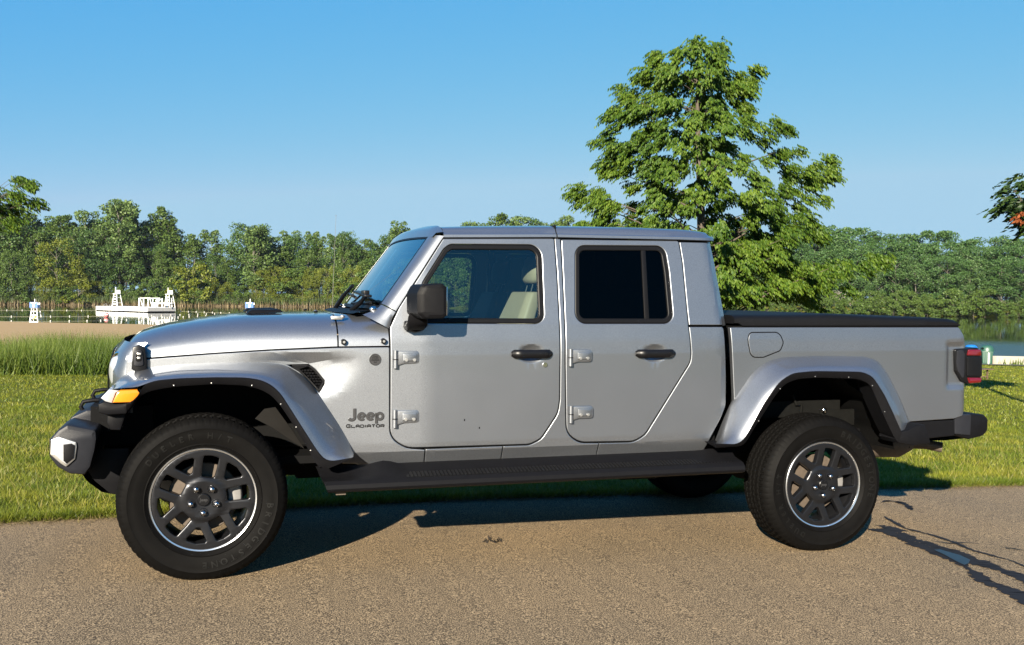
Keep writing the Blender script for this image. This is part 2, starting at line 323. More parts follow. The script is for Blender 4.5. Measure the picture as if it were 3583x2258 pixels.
    ('sh', 64.33, 269.48, -2.33, 8.72, 0.87, 0),
    ('sh', 67.42, 267.04, -2.49, 10.82, 0.96, 1),
    ('sg', 71.13, 267.16, -2.12, 9.15, 0.86, 2),
    ('sg', 73.53, 262.38, -2.75, 10.36, 0.83, 0),
    ('sg', 77.64, 263.90, -2.06, 9.40, 1.13, 0),
    ('sg', 79.95, 259.21, -2.66, 11.75, 0.90, 1),
    ('sg', 83.70, 259.40, -2.24, 9.09, 1.09, 1),
    ('sh', 86.26, 255.89, -2.58, 10.91, 1.14, 1),
    ('sh', 89.93, 255.79, -2.19, 11.94, 1.09, 1),
    ('sh', 92.39, 252.26, -2.53, 10.22, 1.03, 0),
    ('sg', 95.40, 250.38, -2.51, 10.25, 1.01, 0),
    ('sg', 98.34, 248.39, -2.50, 8.88, 0.99, 2),
    ('sh', 100.92, 245.57, -2.67, 9.68, 1.07, 1),
    ('sh', 103.48, 242.83, -2.82, 11.79, 1.01, 1),
    ('sh', 106.73, 241.80, -2.58, 10.70, 0.81, 2),
    ('sh', 110.38, 241.69, -2.15, 11.67, 0.99, 1),
    ('sg', 112.21, 237.56, -2.58, 9.45, 1.05, 1),
    ('sh', 114.46, 234.53, -2.77, 9.61, 1.04, 2),
    ('rl', 111.67, 244.52, -1.52, 14.53, 0.92, 3),
    ('rl', 115.64, 251.48, -1.00, 16.97, 0.97, 4),
    ('rl', 122.59, 259.59, -1.00, 20.72, 1.12, 2),
    ('rl', 114.33, 243.74, -1.31, 14.78, 0.91, 4),
    ('rl', 121.37, 250.70, -1.00, 17.48, 1.07, 3),
    ('rl', 124.11, 255.59, -1.00, 21.22, 1.13, 4),
    ('rl', 119.20, 242.37, -1.00, 13.65, 0.91, 2),
    ('rd', 123.63, 249.08, -1.00, 16.79, 0.96, 0),
    ('rt', 130.31, 253.48, -1.00, 22.03, 1.23, 4),
    ('rl', 122.76, 235.84, -1.46, 13.88, 0.86, 4),
    ('rl', 127.25, 242.69, -1.00, 18.12, 0.98, 4),
    ('rt', 134.00, 250.54, -1.00, 20.46, 1.21, 0),
    ('rd', 126.09, 235.00, -1.14, 13.47, 0.88, 4),
    ('rl', 133.42, 241.11, -1.00, 17.98, 1.04, 4),
    ('rd', 136.71, 245.27, -1.00, 20.12, 1.10, 0),
    ('rd', 129.94, 229.18, -1.50, 12.84, 1.11, 3),
    ('rt', 133.85, 236.99, -1.00, 18.74, 1.30, 3),
    ('rl', 138.17, 241.53, -1.00, 18.51, 0.98, 1),
    ('rt', 134.88, 230.33, -1.00, 14.43, 1.39, 1),
    ('rl', 136.58, 232.84, -1.00, 17.84, 1.11, 3),
    ('rt', 143.41, 239.84, -1.00, 20.81, 1.24, 1),
    ('rl', 138.22, 225.90, -1.00, 13.19, 0.89, 1),
    ('rt', 142.44, 228.49, -1.00, 18.16, 1.09, 0),
    ('rl', 146.14, 233.60, -1.00, 19.26, 0.95, 1),
    ('rd', 139.56, 220.48, -1.40, 13.24, 1.13, 3),
    ('rd', 143.95, 225.30, -1.00, 15.69, 0.96, 0),
    ('rl', 149.50, 230.90, -1.00, 17.96, 1.11, 3),
    ('rl', 144.96, 219.13, -1.00, 13.22, 0.89, 1),
    ('rd', 149.39, 222.81, -1.00, 16.00, 1.12, 3),
    ('rt', 155.64, 228.46, -1.00, 18.38, 1.22, 0),
    ('rd', 146.55, 213.00, -1.41, 12.57, 0.99, 3),
    ('rl', 150.68, 219.23, -1.00, 17.09, 1.09, 2),
    ('rt', 157.83, 224.09, -1.00, 21.28, 1.12, 1),
    ('rl', 148.86, 212.88, -1.07, 13.83, 1.11, 4),
    ('rl', 156.97, 217.51, -1.00, 16.28, 1.14, 3),
    ('rl', 160.33, 221.51, -1.00, 20.67, 1.13, 4),
    ('rl', 152.96, 211.57, -1.00, 13.95, 1.13, 1),
    ('rd', 157.12, 212.41, -1.00, 18.33, 1.11, 3),
    ('rl', 162.16, 216.09, -1.00, 19.98, 1.00, 0),
    ('rl', 155.59, 207.53, -1.00, 14.44, 0.97, 1),
    ('rt', 160.57, 211.71, -1.00, 17.47, 1.16, 0),
    ('rl', 168.69, 215.65, -1.00, 18.91, 1.05, 1),
    ('rd', 157.24, 202.42, -1.14, 12.46, 0.96, 2),
    ('rl', 162.93, 207.20, -1.00, 15.84, 0.97, 1),
    ('rl', 167.92, 210.36, -1.00, 18.64, 1.06, 0),
    ('rt', 158.96, 196.74, -1.58, 13.85, 1.37, 2),
    ('rl', 163.82, 201.71, -1.00, 15.85, 1.10, 2),
    ('rl', 173.45, 209.06, -1.00, 16.27, 0.85, 0),
    ('rd', 161.22, 192.66, -1.71, 12.48, 1.13, 0),
    ('rl', 167.41, 197.18, -1.00, 15.87, 0.91, 1),
    ('rl', 176.88, 205.81, -1.00, 19.34, 1.11, 2),
    ('rl', 165.94, 193.33, -1.00, 12.81, 0.91, 0),
    ('rl', 171.71, 198.29, -1.00, 16.00, 1.13, 1),
    ('rd', 177.01, 201.16, -1.00, 16.51, 1.11, 3),
    ('rl', 165.21, 187.64, -1.65, 12.79, 1.03, 4),
    ('rd', 171.16, 191.91, -1.00, 13.79, 1.03, 3),
    ('rt', 179.95, 198.00, -1.00, 16.51, 1.26, 1),
    ('rd', 170.58, 186.00, -1.00, 11.48, 1.08, 2),
    ('rl', 176.46, 191.71, -1.00, 15.11, 0.87, 4),
    ('rl', 183.83, 195.19, -1.00, 17.39, 1.15, 3),
    ('rt', 174.07, 183.61, -1.00, 11.42, 1.31, 0),
    ('rt', 179.16, 187.90, -1.00, 14.61, 1.07, 2),
    ('rd', 184.06, 191.44, -1.00, 17.06, 0.92, 0),
    ('rt', 175.25, 181.29, -1.00, 12.00, 1.36, 4),
    ('rl', 178.86, 183.51, -1.00, 14.39, 1.06, 2),
    ('rd', 189.48, 189.85, -1.00, 16.45, 1.08, 2),
    ('rl', 176.43, 175.25, -1.44, 11.78, 1.01, 4),
    ('rl', 184.21, 182.36, -1.00, 15.18, 1.14, 0),
    ('rl', 188.24, 185.81, -1.00, 16.84, 0.98, 2),
    ('rl', 180.81, 175.08, -1.00, 11.80, 0.91, 4),
    ('rt', 184.13, 177.81, -1.00, 14.79, 1.39, 2),
    ('rl', 194.31, 183.83, -1.00, 16.14, 1.04, 0),
    ('rd', 182.81, 174.10, -1.00, 11.42, 1.06, 3),
    ('rd', 188.65, 177.15, -1.00, 14.13, 1.03, 3),
    ('rd', 195.60, 181.95, -1.00, 16.66, 0.94, 4),
    ('rd', 185.05, 168.91, -1.00, 11.62, 0.96, 0),
    ('rd', 190.98, 172.58, -1.00, 14.07, 0.94, 2),
    ('rt', 198.34, 179.32, -1.00, 16.68, 1.09, 4),
    ('rd', 184.28, 163.88, -1.66, 11.34, 1.05, 3),
    ('rd', 193.63, 170.21, -1.00, 14.40, 1.02, 2),
    ('rl', 200.97, 175.75, -1.00, 17.01, 1.03, 1),
    ('rt', 186.05, 162.56, -1.54, 11.80, 1.23, 4),
    ('rl', 195.76, 167.92, -1.00, 14.75, 1.08, 2),
    ('rt', 202.60, 174.45, -1.00, 17.48, 1.17, 0),
    ('rs', 107.95, 238.99, -2.90, 3.79, 0.81, 0),
    ('rs', 109.58, 235.28, -2.90, 6.10, 0.88, 1),
    ('rs', 111.75, 232.90, -2.90, 5.17, 1.03, 0),
    ('rs', 114.47, 231.75, -2.90, 4.38, 1.08, 1),
    ('rs', 116.98, 230.19, -2.90, 5.18, 0.86, 0),
    ('rs', 118.99, 227.67, -2.90, 4.12, 0.98, 2),
    ('rs', 121.89, 226.95, -2.90, 5.23, 1.10, 1),
    ('rs', 123.73, 224.26, -2.90, 6.18, 1.16, 1),
    ('rs', 125.59, 221.69, -2.90, 6.33, 1.07, 2),
    ('rs', 128.37, 220.83, -2.90, 3.56, 0.85, 1),
    ('rs', 130.26, 218.43, -2.90, 4.58, 0.92, 2),
    ('rs', 132.15, 216.11, -2.90, 3.38, 0.99, 1),
    ('rs', 133.62, 213.18, -2.90, 4.12, 0.89, 0),
    ('rs', 136.11, 211.98, -2.90, 3.29, 0.88, 0),
    ('rs', 137.53, 209.12, -2.90, 3.35, 0.97, 0),
    ('rs', 139.70, 207.51, -2.90, 6.13, 0.99, 2),
    ('rs', 142.05, 206.19, -2.90, 3.55, 1.11, 2),
    ('rs', 143.28, 203.27, -2.90, 4.04, 0.82, 0),
    ('rs', 145.17, 201.37, -2.90, 5.38, 0.91, 0),
    ('rs', 146.40, 198.60, -2.90, 4.12, 1.14, 0),
    ('rs', 148.37, 196.93, -2.90, 3.90, 0.88, 1),
    ('rs', 150.96, 196.12, -2.90, 5.75, 1.17, 1),
    ('rs', 152.29, 193.66, -2.90, 5.68, 1.00, 0),
    ('rs', 153.09, 190.59, -2.90, 5.27, 0.84, 1),
    ('rs', 155.61, 189.78, -2.90, 6.00, 1.17, 2),
    ('rs', 157.29, 187.92, -2.90, 4.26, 0.89, 1),
    ('rs', 157.87, 184.80, -2.90, 5.11, 0.85, 0),
    ('rs', 160.28, 183.92, -2.90, 3.85, 1.12, 0),
    ('rs', 161.71, 181.90, -2.90, 6.35, 1.06, 2),
    ('rs', 162.46, 179.16, -2.90, 4.72, 0.97, 1),
    ('rs', 164.19, 177.60, -2.90, 5.08, 1.05, 1),
    ('rs', 165.46, 175.56, -2.90, 6.34, 1.15, 2),
    ('rs', 166.87, 173.72, -2.90, 3.98, 0.98, 2),
    ('rs', 168.55, 172.19, -2.90, 3.50, 1.18, 0),
    ('rs', 170.35, 170.83, -2.90, 4.15, 1.19, 0),
    ('rs', 170.77, 168.08, -2.90, 3.45, 0.93, 2),
    ('rs', 172.63, 166.85, -2.90, 5.11, 1.10, 2),
    ('rs', 173.91, 165.06, -2.90, 5.65, 1.17, 2),
    ('rs', 176.12, 164.20, -2.90, 4.01, 1.20, 1),
    ('rs', 176.84, 161.95, -2.90, 5.07, 1.12, 1),
    ('rs', 177.59, 159.76, -2.90, 5.86, 1.16, 1),
    ('rs', 179.74, 158.91, -2.90, 5.72, 0.92, 2),
    ('rs', 181.29, 157.53, -2.90, 5.97, 0.86, 2),
    ('dl', -130.28, 277.60, -1.38, 21.53, 1.22, 2),
    ('dl', -133.51, 288.34, -1.00, 16.66, 1.05, 1),
    ('dl', -124.13, 278.48, -1.72, 21.07, 1.08, 3),
    ('tl', -129.09, 289.06, -1.00, 21.06, 1.06, 0),
    ('tl', -121.01, 284.31, -1.00, 17.25, 1.00, 2),
    ('tl', -124.64, 292.91, -1.00, 15.19, 1.13, 0),
    ('tl', -113.16, 283.39, -1.66, 16.06, 1.25, 1),
    ('dl', -119.12, 296.23, -1.00, 15.37, 1.17, 1),
    ('tl', -107.29, 286.19, -1.55, 15.34, 1.18, 3),
    ('dl', -112.04, 298.35, -1.00, 18.00, 1.21, 1),
    ('tl', -101.67, 291.67, -1.00, 21.42, 1.14, 1),
    ('dl', -107.21, 300.71, -1.00, 19.66, 1.16, 3),
    ('tl', -98.43, 294.12, -1.00, 16.91, 1.02, 3),
    ('tl', -98.03, 303.61, -1.00, 19.23, 1.19, 2),
    ('dl', -88.25, 295.05, -1.06, 16.78, 1.12, 2),
    ('tl', -92.29, 303.29, -1.00, 21.83, 1.15, 1),
    ('tl', -82.42, 293.26, -1.72, 20.88, 1.13, 1),
    ('tl', -87.43, 307.52, -1.00, 18.77, 1.27, 3),
    ('tl', -75.94, 295.76, -1.57, 16.97, 1.16, 3),
    ('dl', -80.11, 309.76, -1.00, 21.65, 1.25, 1),
    ('rl', 188.11, 161.78, -1.30, 13.56, 1.03, 0),
    ('rl', 197.79, 168.99, -1.00, 14.53, 1.15, 3),
    ('rl', 190.92, 158.71, -1.21, 15.32, 1.30, 3),
    ('rd', 197.03, 162.85, -1.00, 13.75, 1.30, 2),
    ('rd', 195.24, 154.39, -1.00, 13.17, 1.03, 3),
    ('rl', 201.09, 157.34, -1.00, 12.30, 1.04, 0),
    ('rd', 196.86, 146.67, -1.58, 13.15, 1.13, 1),
    ('rl', 206.80, 153.86, -1.00, 15.41, 1.24, 1),
    ('rl', 203.52, 144.25, -1.00, 13.87, 1.22, 3),
    ('rd', 210.45, 152.31, -1.00, 14.72, 1.17, 2),
    ('rd', 202.95, 139.04, -1.34, 15.25, 1.13, 3),
    ('rl', 209.28, 144.26, -1.00, 14.07, 1.15, 0),
    ('rl', 205.33, 134.23, -1.41, 15.22, 1.05, 0),
    ('rl', 213.45, 140.86, -1.00, 14.73, 1.03, 0),
    ('rl', 207.71, 130.15, -1.38, 12.69, 1.26, 3),
    ('rl', 219.00, 137.63, -1.00, 12.32, 1.25, 1),
    ('rd', 211.04, 127.75, -1.01, 13.02, 1.22, 0),
    ('rd', 220.99, 132.56, -1.00, 14.74, 1.01, 0),
    ('rd', 212.60, 122.94, -1.17, 13.74, 1.09, 1),
    ('rd', 222.77, 128.13, -1.00, 14.45, 1.14, 2),
    ('rd', 214.06, 118.38, -1.30, 14.90, 1.25, 2),
    ('rl', 222.04, 123.72, -1.00, 14.06, 1.06, 1),
    ('rd', 218.19, 115.39, -1.00, 15.12, 1.22, 2),
    ('rd', 227.31, 120.71, -1.00, 12.01, 1.18, 0),
    ('rd', 218.83, 113.08, -1.00, 15.33, 1.14, 2),
    ('rd', 229.75, 117.04, -1.00, 13.94, 1.02, 3),
    ('rd', 218.60, 108.38, -1.46, 13.91, 1.19, 0),
    ('rd', 228.45, 112.35, -1.00, 13.35, 1.00, 0),
    ('rd', 223.89, 106.67, -1.00, 15.55, 1.22, 3),
    ('rd', 232.20, 109.98, -1.00, 15.95, 1.10, 2),
]
SPECIAL = [(0, -37.99, 295.86, -2.39, 18.13, 0.95, 'round', 'gold', 'golden_tree', 'yellow-green rounded tree left of centre in the left far wood', 'tree'), (1, -22.68, 302.45, -1.0, 27.82, 1.15, 'tall', 'pale', 'poplar_tree', 'tallest pale poplar, towering over the wood above the raft', 'tree'), (2, -2.47, 290.54, -2.59, 11.77, 1.0, 'shrub', 'gold', 'leaning_tree', 'yellow-green slanting tree at the water between raft and bonnet', 'tree'), (3, 14.92, 289.81, -1.99, 22.02, 1.3, 'tall', 'pale', 'forked_tree', 'pale open-crowned tree with a forked light trunk left of the antenna', 'tree'), (4, -32.53, 292.52, -2.99, 7.61, 1.0, 'shrub', 'gold', 'bright_bush', 'bright yellow-green bush at the water left of the raft', 'bush'), (5, -49.73, 297.33, -2.19, 14.22, 0.9, 'weeping', 'mid', 'willow_tree', 'low willow drooping at the left end of the far shore', 'tree')]
SNAG = (146.52, 202.11, -2.89, 7.02)
